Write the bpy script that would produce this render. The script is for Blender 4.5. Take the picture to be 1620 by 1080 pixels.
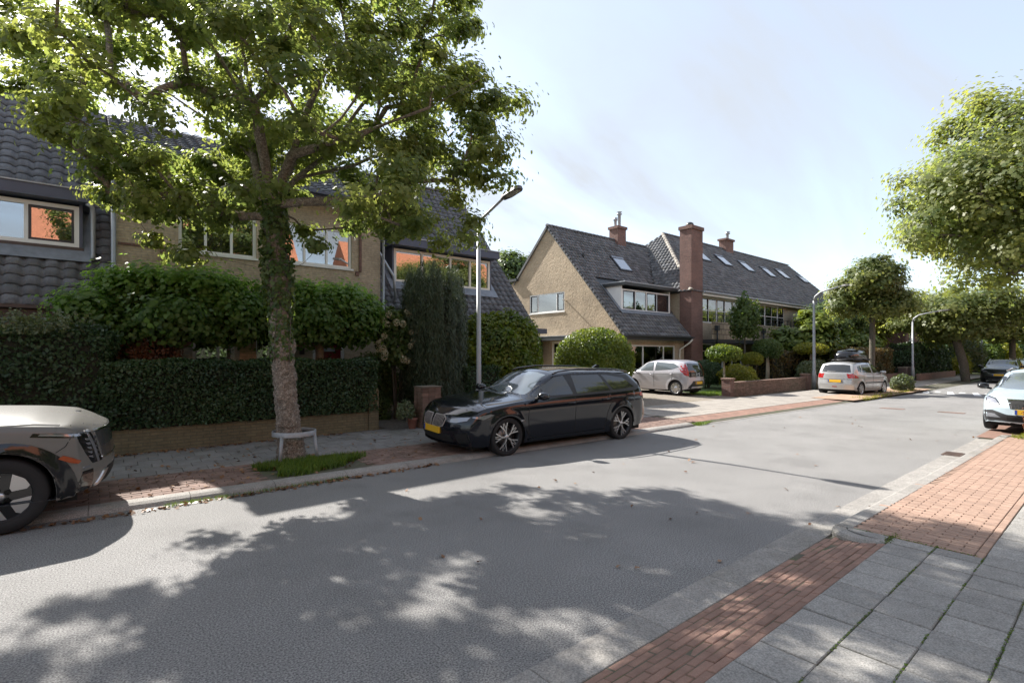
import bpy, bmesh, math, random
import numpy as np
from mathutils import Vector, Matrix, noise
from mathutils.bvhtree import BVHTree
R = math.radians
sc = bpy.context.scene
for o in list(bpy.data.objects):
    bpy.data.objects.remove(o)
COL = sc.collection
# ------------------------------------------------------------- camera
F_PX = 812.0
YAW = math.atan(984 / F_PX)                 # street axis (+X) is this far right of the view axis
CS, SN = math.cos(YAW), math.sin(YAW)
CAMZ = 1.85
cam = bpy.data.cameras.new('camera'); camo = bpy.data.objects.new('camera', cam); COL.objects.link(camo)
cam.sensor_width = 36.0; cam.lens = 36.0 * F_PX / 1620.0
cam.shift_y = 20.0 / 1620.0
cam.clip_start = 0.05; cam.clip_end = 3000
camo.location = (0, 0, CAMZ)
camo.rotation_euler = (R(90), 0, math.atan2(SN, CS) - R(90))
sc.camera = camo
# ------------------------------------------------------------- world and sun
SUN_EL = R(40)
SUN_AZ = R(-8.5)                            # clockwise from +Y; the sun stands behind the houses, a little to the left
w = bpy.data.worlds.new('World'); sc.world = w; w.use_nodes = True
nt = w.node_tree; nt.nodes.clear()
def N(t, **k):
    n = nt.nodes.new(t)
    for a, b in k.items(): setattr(n, a, b)
    return n
out = N('ShaderNodeOutputWorld'); bg = N('ShaderNodeBackground'); bg.inputs[1].default_value = 0.15
sky = N('ShaderNodeTexSky', sky_type='NISHITA'); sky.sun_disc = False
sky.sun_elevation = SUN_EL; sky.sun_rotation = SUN_AZ; sky.air_density = 1.0; sky.dust_density = 1.0; sky.ozone_density = 1.2; sky.altitude = 0
tc = N('ShaderNodeTexCoord'); sep = N('ShaderNodeSeparateXYZ'); nt.links.new(tc.outputs['Generated'], sep.inputs[0])
zz = N('ShaderNodeMath', operation='MAXIMUM'); zz.inputs[1].default_value = 0.0; nt.links.new(sep.outputs[2], zz.inputs[0])
za = N('ShaderNodeMath', operation='ADD'); za.inputs[1].default_value = 0.22; nt.links.new(zz.outputs[0], za.inputs[0])
dx = N('ShaderNodeMath', operation='DIVIDE'); nt.links.new(sep.outputs[0], dx.inputs[0]); nt.links.new(za.outputs[0], dx.inputs[1])
dy = N('ShaderNodeMath', operation='DIVIDE'); nt.links.new(sep.outputs[1], dy.inputs[0]); nt.links.new(za.outputs[0], dy.inputs[1])
cmb = N('ShaderNodeCombineXYZ'); nt.links.new(dx.outputs[0], cmb.inputs[0]); nt.links.new(dy.outputs[0], cmb.inputs[1])
mp = N('ShaderNodeMapping'); mp.inputs['Rotation'].default_value = (0, 0, R(35)); mp.inputs['Scale'].default_value = (0.55, 1.5, 1)
nt.links.new(cmb.outputs[0], mp.inputs[0])
nz = N('ShaderNodeTexNoise'); nz.inputs['Scale'].default_value = 1.1; nz.inputs['Detail'].default_value = 7; nz.inputs['Roughness'].default_value = 0.52; nz.inputs['Distortion'].default_value = 0.5
nt.links.new(mp.outputs[0], nz.inputs['Vector'])
cr = N('ShaderNodeValToRGB'); cr.color_ramp.elements[0].position = 0.38; cr.color_ramp.elements[0].color = (0.50, 0.50, 0.50, 1)
cr.color_ramp.elements[1].position = 0.62; cr.color_ramp.elements[1].color = (0.96, 0.96, 0.96, 1)
nt.links.new(nz.outputs[0], cr.inputs[0])
mx = N('ShaderNodeMix', data_type='RGBA'); nt.links.new(cr.outputs[0], mx.inputs[0])
hsv = N('ShaderNodeHueSaturation'); hsv.inputs['Saturation'].default_value = 0.95; hsv.inputs['Value'].default_value = 0.72; nt.links.new(sky.outputs[0], hsv.inputs['Color'])
nt.links.new(hsv.outputs[0], mx.inputs[6]); mx.inputs[7].default_value = (1.22, 1.29, 1.38, 1)
nt.links.new(mx.outputs[2], bg.inputs[0]); nt.links.new(bg.outputs[0], out.inputs[0])
sl = bpy.data.lights.new('sun', 'SUN'); so = bpy.data.objects.new('sun', sl); COL.objects.link(so)
sl.energy = 3.0; sl.angle = R(0.6); sl.color = (1.0, 0.955, 0.89)
sdir = Vector((math.sin(SUN_AZ) * math.cos(SUN_EL), math.cos(SUN_AZ) * math.cos(SUN_EL), math.sin(SUN_EL)))
so.rotation_euler = sdir.to_track_quat('Z', 'Y').to_euler(); so.location = (0, 0, 40)
sc.view_settings.view_transform = 'Standard'; sc.view_settings.look = 'None'; sc.view_settings.gamma = 1
sc.view_settings.use_curve_mapping = False
sc.view_settings.exposure = 2.0
# ------------------------------------------------------------- helpers
rng = np.random.default_rng(7); random.seed(7)
def tag(o, label=None, cat=None, group=None, kind=None):
    if label: o['label'] = label
    if cat: o['category'] = cat
    if group: o['group'] = group
    if kind: o['kind'] = kind
    return o
def thing(name, label, cat, loc=(0, 0, 0), group=None, rotz=0):
    o = bpy.data.objects.new(name, None); COL.objects.link(o); o.location = loc; o.rotation_euler = (0, 0, rotz)
    o.empty_display_size = 0.2
    return tag(o, label, cat, group)
def link(name, me, parent=None, world=True):
    o = bpy.data.objects.new(name, me); COL.objects.link(o)
    if parent is not None:
        o.parent = parent
        if world:
            v = Vector((0, 0, 0)); p = parent
            while p is not None: v -= p.location; p = p.parent
            o.location = v
    return o
class MB:
    def __init__(s): s.v = []; s.f = []; s.m = []; s.sm = []
    def raw(s, vs, fs, m=0, smooth=False):
        b = len(s.v); s.v.extend([tuple(v) for v in vs])
        for f in fs: s.f.append([b + i for i in f]); s.m.append(m); s.sm.append(smooth)
        return s
    def box(s, x0, x1, y0, y1, z0, z1, m=0):
        if x0 > x1: x0, x1 = x1, x0
        if y0 > y1: y0, y1 = y1, y0
        if z0 > z1: z0, z1 = z1, z0
        vs = [(x0,y0,z0),(x1,y0,z0),(x1,y1,z0),(x0,y1,z0),(x0,y0,z1),(x1,y0,z1),(x1,y1,z1),(x0,y1,z1)]
        return s.raw(vs, [(0,3,2,1),(4,5,6,7),(0,1,5,4),(1,2,6,5),(2,3,7,6),(3,0,4,7)], m)
    def prism(s, poly, d, m=0, top=None):
        """poly: 3D points of one face; d: extrusion vector"""
        n = len(poly); d = Vector(d); a = [Vector(p) for p in poly]; b = [p + d for p in a]
        nn = Vector((0, 0, 0))
        for i in range(n): nn += a[i].cross(a[(i + 1) % n])
        flip = nn.dot(d) > 0
        fs = [list(range(n)), list(range(2 * n - 1, n - 1, -1))] + [[i, n + i, n + (i + 1) % n, (i + 1) % n] for i in range(n)]
        if flip: fs = [f[::-1] for f in fs]
        return s.raw(a + b, fs, m)
    def tube(s, pts, r, n=8, m=0, cap=True):
        pts = [Vector(p) for p in pts]; k = len(pts)
        rs = r if isinstance(r, (list, tuple)) else [r] * k
        ref = Vector((0, 0, 1)); vs = []; X = None
        for i, p in enumerate(pts):
            t = (pts[min(i + 1, k - 1)] - pts[max(i - 1, 0)]).normalized()
            if X is None:
                X = t.cross(ref) if abs(t.dot(ref)) < .95 else t.cross(Vector((1, 0, 0)))
            X = (X - t * X.dot(t)).normalized(); Y = t.cross(X)
            for j in range(n):
                a = 2 * math.pi * j / n; vs.append(p + (X * math.cos(a) + Y * math.sin(a)) * rs[i])
        fs = []
        for i in range(k - 1):
            for j in range(n):
                a, b = i * n + j, i * n + (j + 1) % n
                fs.append((a, b, b + n, a + n))
        s.raw(vs, fs, m, True)
        if cap:
            b = len(s.v) - n * k
            s.f.append([b + j for j in range(n)][::-1]); s.m.append(m); s.sm.append(False)
            s.f.append([b + (k - 1) * n + j for j in range(n)]); s.m.append(m); s.sm.append(False)
        return s
    def lathe(s, prof, n=24, c=(0, 0, 0), axis='Z', m=0, smooth=True):
        """prof: list of (radius, height) ; axis Z or Y"""
        vs = []; c = Vector(c)
        for (r, h) in prof:
            for j in range(n):
                a = 2 * math.pi * j / n
                p = Vector((r * math.cos(a), r * math.sin(a), h)) if axis == 'Z' else Vector((r * math.cos(a), h, r * math.sin(a)))
                vs.append(c + p)
        fs = []
        for i in range(len(prof) - 1):
            for j in range(n):
                a, b = i * n + j, i * n + (j + 1) % n
                fs.append((a, b, b + n, a + n) if axis == 'Z' else (a, a + n, b + n, b))
        return s.raw(vs, fs, m, smooth)
    def mesh(s, name, mats):
        me = bpy.data.meshes.new(name); me.from_pydata(s.v, [], s.f)
        for mt in (mats if isinstance(mats, (list, tuple)) else [mats]): me.materials.append(mt)
        if len(me.polygons) == len(s.m):
            me.polygons.foreach_set('material_index', s.m); me.polygons.foreach_set('use_smooth', s.sm)
        me.update(); return me
    def build(s, name, mats, parent=None, world=True):
        return link(name, s.mesh(name, mats), parent, world)
def P3(x, y, z): return Vector((x, y, z))
# ------------------------------------------------------------- materials
MATS = {}
def mat(name, col, rough=0.7, metal=0.0, var=0.0, hue=None, nscale=6.0, bump=0.0, bscale=40.0, spec=0.5, piece=0.0, coat=0.0, stain=None, sscale=1.2, samt=0.5, speck=0.0, spscale=150.0, ncontrast=(0.3, 0.7)):
    """procedural principled: base colour with noise variation, optional stains, per piece variation and bump"""
    if name in MATS: return MATS[name]
    m = bpy.data.materials.new(name); m.use_nodes = True; MATS[name] = m; t = m.node_tree
    b = t.nodes['Principled BSDF']; L = t.links.new
    b.inputs['Roughness'].default_value = rough; b.inputs['Metallic'].default_value = metal
    b.inputs['Specular IOR Level'].default_value = spec
    if coat: b.inputs['Coat Weight'].default_value = coat; b.inputs['Coat Roughness'].default_value = 0.03
    c = (*col, 1)
    tcn = t.nodes.new('ShaderNodeTexCoord'); g = t.nodes.new('ShaderNodeNewGeometry')
    pos = g.outputs['Position']
    cur = t.nodes.new('ShaderNodeRGB'); cur.outputs[0].default_value = c; cur = cur.outputs[0]
    def mixc(fac, a, bb, blend='MIX'):
        x = t.nodes.new('ShaderNodeMix'); x.data_type = 'RGBA'; x.blend_type = blend
        if isinstance(fac, (int, float)): x.inputs[0].default_value = fac
        else: L(fac, x.inputs[0])
        if isinstance(a, tuple): x.inputs[6].default_value = a
        else: L(a, x.inputs[6])
        if isinstance(bb, tuple): x.inputs[7].default_value = bb
        else: L(bb, x.inputs[7])
        return x.outputs[2]
    def noi(scale, det=5, lo=.3, hi=.7, ro=.6):
        n = t.nodes.new('ShaderNodeTexNoise'); n.inputs['Scale'].default_value = scale; n.inputs['Detail'].default_value = det; n.inputs['Roughness'].default_value = ro
        L(pos, n.inputs['Vector']); mr = t.nodes.new('ShaderNodeMapRange'); mr.inputs[1].default_value = lo; mr.inputs[2].default_value = hi
        L(n.outputs[0], mr.inputs[0]); return mr.outputs[0], n.outputs[0]
    if var:
        f, _ = noi(nscale, 6, *ncontrast)
        lo = tuple(max(0, x * (1 - var)) for x in col) + (1,); hi = tuple(x * (1 + var) for x in (hue or col)) + (1,)
        cur = mixc(f, lo, hi)
    if stain:
        f, _ = noi(sscale, 5, .52, .68)
        mm = t.nodes.new('ShaderNodeMath'); mm.operation = 'MULTIPLY'; mm.inputs[1].default_value = samt; L(f, mm.inputs[0])
        cur = mixc(mm.outputs[0], cur, (*stain, 1))
    if speck:
        f, _ = noi(spscale, 2, .35, .65)
        mr = t.nodes.new('ShaderNodeMapRange'); mr.inputs[3].default_value = 1 - speck; mr.inputs[4].default_value = 1 + speck; L(f, mr.inputs[0])
        vm = t.nodes.new('ShaderNodeVectorMath'); vm.operation = 'SCALE'; L(cur, vm.inputs[0]); L(mr.outputs[0], vm.inputs['Scale']); cur = vm.outputs[0]
    if piece:
        oi = t.nodes.new('ShaderNodeObjectInfo'); at = t.nodes.new('ShaderNodeAttribute'); at.attribute_name = 'rnd'
        ad = t.nodes.new('ShaderNodeMath'); ad.operation = 'ADD'; L(oi.outputs['Random'], ad.inputs[0]); L(at.outputs['Fac'], ad.inputs[1])
        fr = t.nodes.new('ShaderNodeMath'); fr.operation = 'FRACT'; L(ad.outputs[0], fr.inputs[0])
        mr = t.nodes.new('ShaderNodeMapRange'); mr.inputs[3].default_value = 1 - piece; mr.inputs[4].default_value = 1 + piece; L(fr.outputs[0], mr.inputs[0])
        vm = t.nodes.new('ShaderNodeVectorMath'); vm.operation = 'SCALE'; L(cur, vm.inputs[0]); L(mr.outputs[0], vm.inputs['Scale']); cur = vm.outputs[0]
    L(cur, b.inputs['Base Color'])
    if bump:
        _, n = noi(bscale, 6)
        bp = t.nodes.new('ShaderNodeBump'); bp.inputs['Strength'].default_value = bump; bp.inputs['Distance'].default_value = 0.02
        L(n, bp.inputs['Height']); L(bp.outputs[0], b.inputs['Normal'])
    return m
def brickmat(name, c1, c2, mortar, bw=0.21, bh=0.06, ms=0.010, bump=0.5, rough=0.85, rough_scale=None, rb=0.0):
    m = bpy.data.materials.new(name); m.use_nodes = True; MATS[name] = m; t = m.node_tree; b = t.nodes['Principled BSDF']; L = t.links.new
    b.inputs['Roughness'].default_value = rough
    g = t.nodes.new('ShaderNodeNewGeometry'); sp = t.nodes.new('ShaderNodeSeparateXYZ'); L(g.outputs['Position'], sp.inputs[0])
    ad = t.nodes.new('ShaderNodeMath'); ad.operation = 'ADD'; L(sp.outputs[0], ad.inputs[0]); L(sp.outputs[1], ad.inputs[1])
    cb = t.nodes.new('ShaderNodeCombineXYZ'); L(ad.outputs[0], cb.inputs[0]); L(sp.outputs[2], cb.inputs[1])
    br = t.nodes.new('ShaderNodeTexBrick'); L(cb.outputs[0], br.inputs['Vector'])
    br.inputs['Scale'].default_value = 1.0; br.inputs['Brick Width'].default_value = bw; br.inputs['Row Height'].default_value = bh
    br.inputs['Mortar Size'].default_value = ms; br.inputs['Mortar Smooth'].default_value = 0.3; br.inputs['Bias'].default_value = 0.0
    br.inputs['Color1'].default_value = (*c1, 1); br.inputs['Color2'].default_value = (*c2, 1); br.inputs['Mortar'].default_value = (*mortar, 1)
    n = t.nodes.new('ShaderNodeTexNoise'); n.inputs['Scale'].default_value = 0.9; n.inputs['Detail'].default_value = 7; L(g.outputs['Position'], n.inputs['Vector'])
    mr = t.nodes.new('ShaderNodeMapRange'); mr.inputs[1].default_value = .3; mr.inputs[2].default_value = .7; mr.inputs[3].default_value = .78; mr.inputs[4].default_value = 1.15; L(n.outputs[0], mr.inputs[0])
    vm = t.nodes.new('ShaderNodeVectorMath'); vm.operation = 'SCALE'; L(br.outputs['Color'], vm.inputs[0]); L(mr.outputs[0], vm.inputs['Scale'])
    n2 = t.nodes.new('ShaderNodeTexNoise'); n2.inputs['Scale'].default_value = 14; n2.inputs['Detail'].default_value = 5; L(g.outputs['Position'], n2.inputs['Vector'])
    mr2 = t.nodes.new('ShaderNodeMapRange'); mr2.inputs[1].default_value = .3; mr2.inputs[2].default_value = .7; mr2.inputs[3].default_value = .82; mr2.inputs[4].default_value = 1.12; L(n2.outputs[0], mr2.inputs[0])
    vm2 = t.nodes.new('ShaderNodeVectorMath'); vm2.operation = 'SCALE'; L(vm.outputs[0], vm2.inputs[0]); L(mr2.outputs[0], vm2.inputs['Scale'])
    L(vm2.outputs[0], b.inputs['Base Color'])
    iv = t.nodes.new('ShaderNodeMath'); iv.operation = 'MULTIPLY_ADD'; iv.inputs[1].default_value = -1; iv.inputs[2].default_value = 1; L(br.outputs['Fac'], iv.inputs[0])
    hh = iv.outputs[0]
    if rb:
        n3 = t.nodes.new('ShaderNodeTexNoise'); n3.inputs['Scale'].default_value = rough_scale or 9; n3.inputs['Detail'].default_value = 6; L(g.outputs['Position'], n3.inputs['Vector'])
        aa = t.nodes.new('ShaderNodeMath'); aa.operation = 'MULTIPLY_ADD'; aa.inputs[1].default_value = rb; L(n3.outputs[0], aa.inputs[0]); L(hh, aa.inputs[2]); hh = aa.outputs[0]
    bp = t.nodes.new('ShaderNodeBump'); bp.inputs['Strength'].default_value = bump; bp.inputs['Distance'].default_value = 0.012
    L(hh, bp.inputs['Height']); L(bp.outputs[0], b.inputs['Normal'])
    return m
def leafmat(name, c1, c2, trans=0.45, tcol=None, rough=0.45):
    """leaf: random hue between c1 and c2 per leaf, half diffuse half translucent"""
    m = bpy.data.materials.new(name); m.use_nodes = True; MATS[name] = m; t = m.node_tree; t.nodes.clear(); L = t.links.new
    o = t.nodes.new('ShaderNodeOutputMaterial'); at = t.nodes.new('ShaderNodeAttribute'); at.attribute_name = 'rnd'
    cr = t.nodes.new('ShaderNodeValToRGB'); e = cr.color_ramp.elements; e[0].color = (*c1, 1); e[1].color = (*c2, 1); L(at.outputs['Fac'], cr.inputs[0])
    pb = t.nodes.new('ShaderNodeBsdfPrincipled'); pb.inputs['Roughness'].default_value = rough; pb.inputs['Specular IOR Level'].default_value = 0.35; L(cr.outputs[0], pb.inputs['Base Color'])
    tr = t.nodes.new('ShaderNodeBsdfTranslucent'); tm = t.nodes.new('ShaderNodeMix'); tm.data_type = 'RGBA'; tm.blend_type = 'MULTIPLY'; tm.inputs[0].default_value = 1
    L(cr.outputs[0], tm.inputs[6]); tm.inputs[7].default_value = (*(tcol or (2.3, 2.2, 0.9)), 1); tm.clamp_result = True; L(tm.outputs[2], tr.inputs[0])
    mxx = t.nodes.new('ShaderNodeMixShader'); mxx.inputs[0].default_value = trans; L(pb.outputs[0], mxx.inputs[1]); L(tr.outputs[0], mxx.inputs[2]); L(mxx.outputs[0], o.inputs[0])
    return m
def glassmat(name, tint=(0.75, 0.8, 0.8), refl=0.12, dark=None):
    m = bpy.data.materials.new(name); m.use_nodes = True; MATS[name] = m; t = m.node_tree; t.nodes.clear(); L = t.links.new
    o = t.nodes.new('ShaderNodeOutputMaterial'); gl = t.nodes.new('ShaderNodeBsdfGlossy'); gl.inputs['Roughness'].default_value = 0.015; gl.inputs[0].default_value = (1, 1, 1, 1)
    if dark: tr = t.nodes.new('ShaderNodeBsdfDiffuse'); tr.inputs[0].default_value = (*dark, 1)
    else: tr = t.nodes.new('ShaderNodeBsdfTransparent'); tr.inputs[0].default_value = (*tint, 1)
    lw = t.nodes.new('ShaderNodeFresnel'); lw.inputs[0].default_value = 1.5
    ad = t.nodes.new('ShaderNodeMath'); ad.operation = 'MULTIPLY_ADD'; ad.inputs[1].default_value = 1 - refl; ad.inputs[2].default_value = refl; L(lw.outputs[0], ad.inputs[0])
    mxx = t.nodes.new('ShaderNodeMixShader'); L(ad.outputs[0], mxx.inputs[0]); L(tr.outputs[0], mxx.inputs[1]); L(gl.outputs[0], mxx.inputs[2]); L(mxx.outputs[0], o.inputs[0])
    return m
asphalt = mat('asphalt', (0.198, 0.193, 0.186), 0.88, var=0.13, nscale=0.55, bump=0.6, bscale=95, speck=0.55, spscale=80, stain=(0.13, 0.127, 0.122), samt=0.5, sscale=0.9)
concrete = mat('concrete_kerb', (0.255, 0.24, 0.22), 0.85, var=0.16, nscale=5, bump=0.5, bscale=80, speck=0.3, spscale=90, piece=0.08, stain=(0.16, 0.15, 0.12), samt=0.4)
tilegrey = mat('grey_paving_tile', (0.255, 0.245, 0.228), 0.85, var=0.12, nscale=9, bump=0.4, bscale=90, speck=0.28, spscale=95, piece=0.14, stain=(0.15, 0.145, 0.135), samt=0.35, sscale=3)
tilepale = mat('pale_paving_tile', (0.27, 0.245, 0.215), 0.85, var=0.10, nscale=5, speck=0.12, piece=0.10, bump=0.2, bscale=120)
tiledark = mat('weathered_paving_tile', (0.20, 0.19, 0.18), 0.88, var=0.15, nscale=4, speck=0.15, piece=0.12, bump=0.3, bscale=120, stain=(0.10, 0.085, 0.06), samt=0.5)
pbrick = mat('red_paving_brick', (0.235, 0.140, 0.105), 0.88, var=0.16, nscale=9, piece=0.17, speck=0.10, bump=0.25, bscale=110, stain=(0.17, 0.10, 0.075), samt=0.4, sscale=2.5)
pbrick2 = mat('orange_paving_brick', (0.30, 0.20, 0.15), 0.88, var=0.12, nscale=9, piece=0.13, speck=0.10, bump=0.25, bscale=110)
pbrickd = mat('weathered_paving_brick', (0.19, 0.125, 0.10), 0.9, var=0.2, nscale=6, piece=0.2, speck=0.1, bump=0.3, bscale=90, stain=(0.09, 0.07, 0.05), samt=0.5)
sand = mat('joint_sand', (0.085, 0.078, 0.055), 0.95, var=0.3, nscale=12, stain=(0.06, 0.085, 0.02), samt=0.7, sscale=4)
soil = mat('garden_soil', (0.10, 0.08, 0.055), 0.95, var=0.3, nscale=5, bump=0.5, bscale=30, stain=(0.05, 0.08, 0.02), samt=0.7)
gravel = mat('driveway_gravel', (0.20, 0.17, 0.135), 0.95, var=0.25, nscale=14, bump=0.6, bscale=60, speck=0.25, spscale=60, stain=(0.12, 0.10, 0.06), samt=0.5)
yellowbrick = brickmat('yellow_brick', (0.52, 0.415, 0.285), (0.45, 0.36, 0.245), (0.40, 0.34, 0.26), rb=0.4, bump=0.45)
roughbrick = brickmat('rough_yellow_brick', (0.47, 0.365, 0.245), (0.40, 0.31, 0.205), (0.38, 0.31, 0.22), rb=3.0, rough_scale=9, bump=0.7)
redbrick = brickmat('red_brown_brick', (0.23, 0.115, 0.088), (0.17, 0.085, 0.068), (0.17, 0.13, 0.11), rb=0.8, bump=0.6)
orangebrick = brickmat('orange_brick', (0.20, 0.115, 0.085), (0.16, 0.095, 0.07), (0.2, 0.16, 0.13))
gardenwallm = brickmat('mossy_yellow_brick', (0.19, 0.155, 0.085), (0.15, 0.125, 0.07), (0.12, 0.105, 0.065), bump=0.35)
tilepanel = brickmat('dotted_parapet_tile', (0.40, 0.33, 0.235), (0.34, 0.275, 0.19), (0.16, 0.12, 0.09), bw=0.42, bh=0.30, ms=0.03, bump=0.3)
wallbrickm = mat('garden_wall_brick', (0.20, 0.128, 0.098), 0.9, var=0.25, nscale=8, piece=0.28, bump=0.4, bscale=70, stain=(0.12, 0.11, 0.07), samt=0.5)
mortarm = mat('mortar', (0.17, 0.145, 0.115), 0.95, var=0.2, bump=0.3)
rooftile = mat('grey_roof_tile', (0.125, 0.130, 0.142), 0.75, var=0.30, nscale=7, piece=0.20, bump=0.3, bscale=60, stain=(0.15, 0.145, 0.125), samt=0.5, sscale=9, speck=0.2, spscale=60)
rooftile2 = mat('weathered_roof_tile', (0.132, 0.136, 0.144), 0.8, var=0.35, nscale=3, piece=0.28, bump=0.3, bscale=50, stain=(0.19, 0.175, 0.13), samt=0.55, sscale=5)
orangetile = mat('orange_roof_tile', (0.38, 0.14, 0.07), 0.7, var=0.2, piece=0.15)
white = mat('white_paint', (0.80, 0.80, 0.77), 0.5, var=0.04, nscale=3)
cream = mat('cream_paint', (0.76, 0.72, 0.62), 0.5, var=0.05)
darkframe = mat('dark_frame_paint', (0.035, 0.035, 0.042), 0.4, var=0.1)
bluegrey = mat('blue_grey_paint', (0.075, 0.085, 0.125), 0.45, var=0.08, nscale=3)
darktrim = mat('dark_green_trim', (0.03, 0.034, 0.036), 0.45, var=0.1)
brownpaint = mat('brown_fascia_paint', (0.075, 0.052, 0.045), 0.5, var=0.1)
lead = mat('lead_flashing', (0.22, 0.24, 0.27), 0.55, metal=0.3, var=0.2, bump=0.1)
zinc = mat('zinc', (0.36, 0.38, 0.40), 0.5, metal=0.5, var=0.12)
galv = mat('galvanised_steel', (0.30, 0.31, 0.32), 0.55, metal=0.4, var=0.15, nscale=14, stain=(0.25, 0.23, 0.2), samt=0.4)
lampgrey = mat('lamp_post_grey', (0.30, 0.31, 0.32), 0.5, metal=0.4, var=0.10, nscale=5)
blackplas = mat('black_plastic', (0.018, 0.018, 0.020), 0.45, var=0.1)
reddoor = mat('dark_red_door', (0.16, 0.012, 0.014), 0.35, var=0.1)
pane = glassmat('window_glass', (0.62, 0.66, 0.68), 0.28)
paned = glassmat('dim_window_glass', refl=0.16, dark=(0.012, 0.014, 0.016))
skypane = glassmat('skylight_glass', refl=0.35, dark=(0.12, 0.13, 0.14))
curtain = mat('pale_curtain', (0.42, 0.42, 0.40), 0.9, var=0.1, nscale=9)
blind = mat('blue_grey_blind', (0.28, 0.33, 0.37), 0.8, var=0.05)
dark = mat('dark_interior', (0.03, 0.028, 0.025), 0.9, var=0.2)
bark = mat('maple_bark', (0.17, 0.14, 0.112), 0.95, var=0.55, nscale=22, bump=1.0, bscale=30, stain=(0.36, 0.32, 0.27), samt=0.8, sscale=26, speck=0.4, spscale=60)
bark2 = mat('grey_bark', (0.11, 0.095, 0.075), 0.95, var=0.35, nscale=12, bump=0.8, bscale=40, stain=(0.08, 0.10, 0.04), samt=0.5, sscale=4)
palebark = mat('pale_bark', (0.36, 0.32, 0.25), 0.95, var=0.3, nscale=12, bump=0.6, bscale=40)
terracotta = mat('terracotta', (0.22, 0.09, 0.06), 0.8, var=0.15)
# leaves
lf_maple = leafmat('maple_leaf', (0.058, 0.094, 0.036), (0.145, 0.170, 0.058), 0.52, (3.9, 3.5, 2.1))
lf_mapleR = leafmat('autumn_tinged_maple_leaf', (0.070, 0.105, 0.040), (0.180, 0.190, 0.065), 0.48, (2.9, 2.8, 1.6))
lf_hedge = leafmat('yew_hedge_leaf', (0.025, 0.052, 0.024), (0.055, 0.095, 0.038), 0.22)
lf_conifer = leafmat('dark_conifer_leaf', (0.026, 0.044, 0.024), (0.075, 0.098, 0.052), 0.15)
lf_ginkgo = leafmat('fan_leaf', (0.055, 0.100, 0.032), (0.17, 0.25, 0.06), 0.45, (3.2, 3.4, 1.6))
lf_laurel = leafmat('laurel_leaf', (0.05, 0.095, 0.018), (0.16, 0.19, 0.03), 0.30)
lf_green = leafmat('mid_green_leaf', (0.045, 0.085, 0.028), (0.11, 0.15, 0.048), 0.35)
lf_grey = leafmat('grey_green_leaf', (0.07, 0.095, 0.055), (0.15, 0.18, 0.10), 0.25)
lf_yellow = leafmat('yellow_green_leaf', (0.11, 0.14, 0.02), (0.28, 0.27, 0.035), 0.35, (1.8, 1.7, 0.9))
lf_red = leafmat('russet_leaf', (0.10, 0.04, 0.022), (0.26, 0.12, 0.06), 0.25, (1.6, 1.3, 1.0))
lf_beech = leafmat('browning_beech_leaf', (0.045, 0.055, 0.016), (0.15, 0.10, 0.035), 0.25, (1.8, 1.5, 1.0))
lf_grass = leafmat('grass_blade', (0.05, 0.10, 0.018), (0.14, 0.20, 0.035), 0.3)
lf_white = leafmat('cream_petal', (0.42, 0.38, 0.24), (0.62, 0.56, 0.40), 0.3, (1.1, 1.1, 1.0))
lf_dead = leafmat('fallen_leaf', (0.12, 0.055, 0.025), (0.27, 0.15, 0.07), 0.1, (1.2, 1.1, 1.0))
# ------------------------------------------------------------- foliage
LEAF = {  # outlines: x across, y along, z fold
 'oval': [(0, 0, 0), (.28, .35, .10), (.22, .75, .06), (0, 1, -.05), (-.22, .75, .06), (-.28, .35, .10)],
 'maple': [(0, 0, 0), (.18, .12, .03), (.55, .30, .02), (.24, .48, .10), (.34, .86, -.04), (0, 1, -.06), (-.34, .86, -.04), (-.24, .48, .10), (-.55, .30, .02), (-.18, .12, .03)],
 'fan': [(0, 0, 0), (.45, .55, .12), (.30, .88, .02), (0, .80, -.04), (-.30, .88, .02), (-.45, .55, .12)],
 'blade': [(-.05, 0, 0), (.05, 0, 0), (.03, .6, .04), (0, 1, .15)],
 'needle': [(-.10, 0, 0), (.10, 0, 0), (.07, .8, .02), (0, 1, 0)],
 'quad': [(0, 0, 0), (.35, .5, .1), (0, 1, 0), (-.35, .5, .1)],
}
def unit(a): return a / np.maximum(np.linalg.norm(a, axis=-1, keepdims=True), 1e-9)
def leaf_mesh(name, pts, nrm, size, m, shape='oval', seed=0, jitter=0.8, updir=None, clump=None, svar=0.3):
    """one mesh of leaves: pts centres, nrm preferred facing, jitter = random tilt"""
    r = np.random.default_rng(seed); n = len(pts)
    nr = unit(np.asarray(nrm, float) + r.normal(0, jitter, (n, 3)))
    t = r.normal(0, 1, (n, 3))
    if updir is not None: t = np.asarray(updir, float)[None, :] + r.normal(0, .35, (n, 3))
    t = unit(t - nr * (t * nr).sum(1, keepdims=True)); s = np.cross(t, nr)
    o = np.array(LEAF[shape]); k = len(o)
    sz = (np.asarray(size) * (1 + r.uniform(-svar, svar, n)))[:, None, None]
    V = pts[:, None, :] + sz * (s[:, None, :] * o[None, :, 0, None] + t[:, None, :] * (o[None, :, 1, None] - .5) + nr[:, None, :] * o[None, :, 2, None])
    me = bpy.data.meshes.new(name); me.vertices.add(n * k); me.vertices.foreach_set('co', V.reshape(-1).astype(np.float32))
    me.loops.add(n * k); me.loops.foreach_set('vertex_index', np.arange(n * k, dtype=np.int32))
    me.polygons.add(n); me.polygons.foreach_set('loop_start', np.arange(0, n * k, k, dtype=np.int32))
    me.update(calc_edges=True)
    rn = r.uniform(0, 1, n) if clump is None else np.clip(.55 * clump + .45 * r.uniform(0, 1, n), 0, 1)
    at = me.attributes.new('rnd', 'FLOAT', 'POINT'); at.data.foreach_set('value', np.repeat(rn, k).astype(np.float32))
    me.materials.append(m); return me
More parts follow.
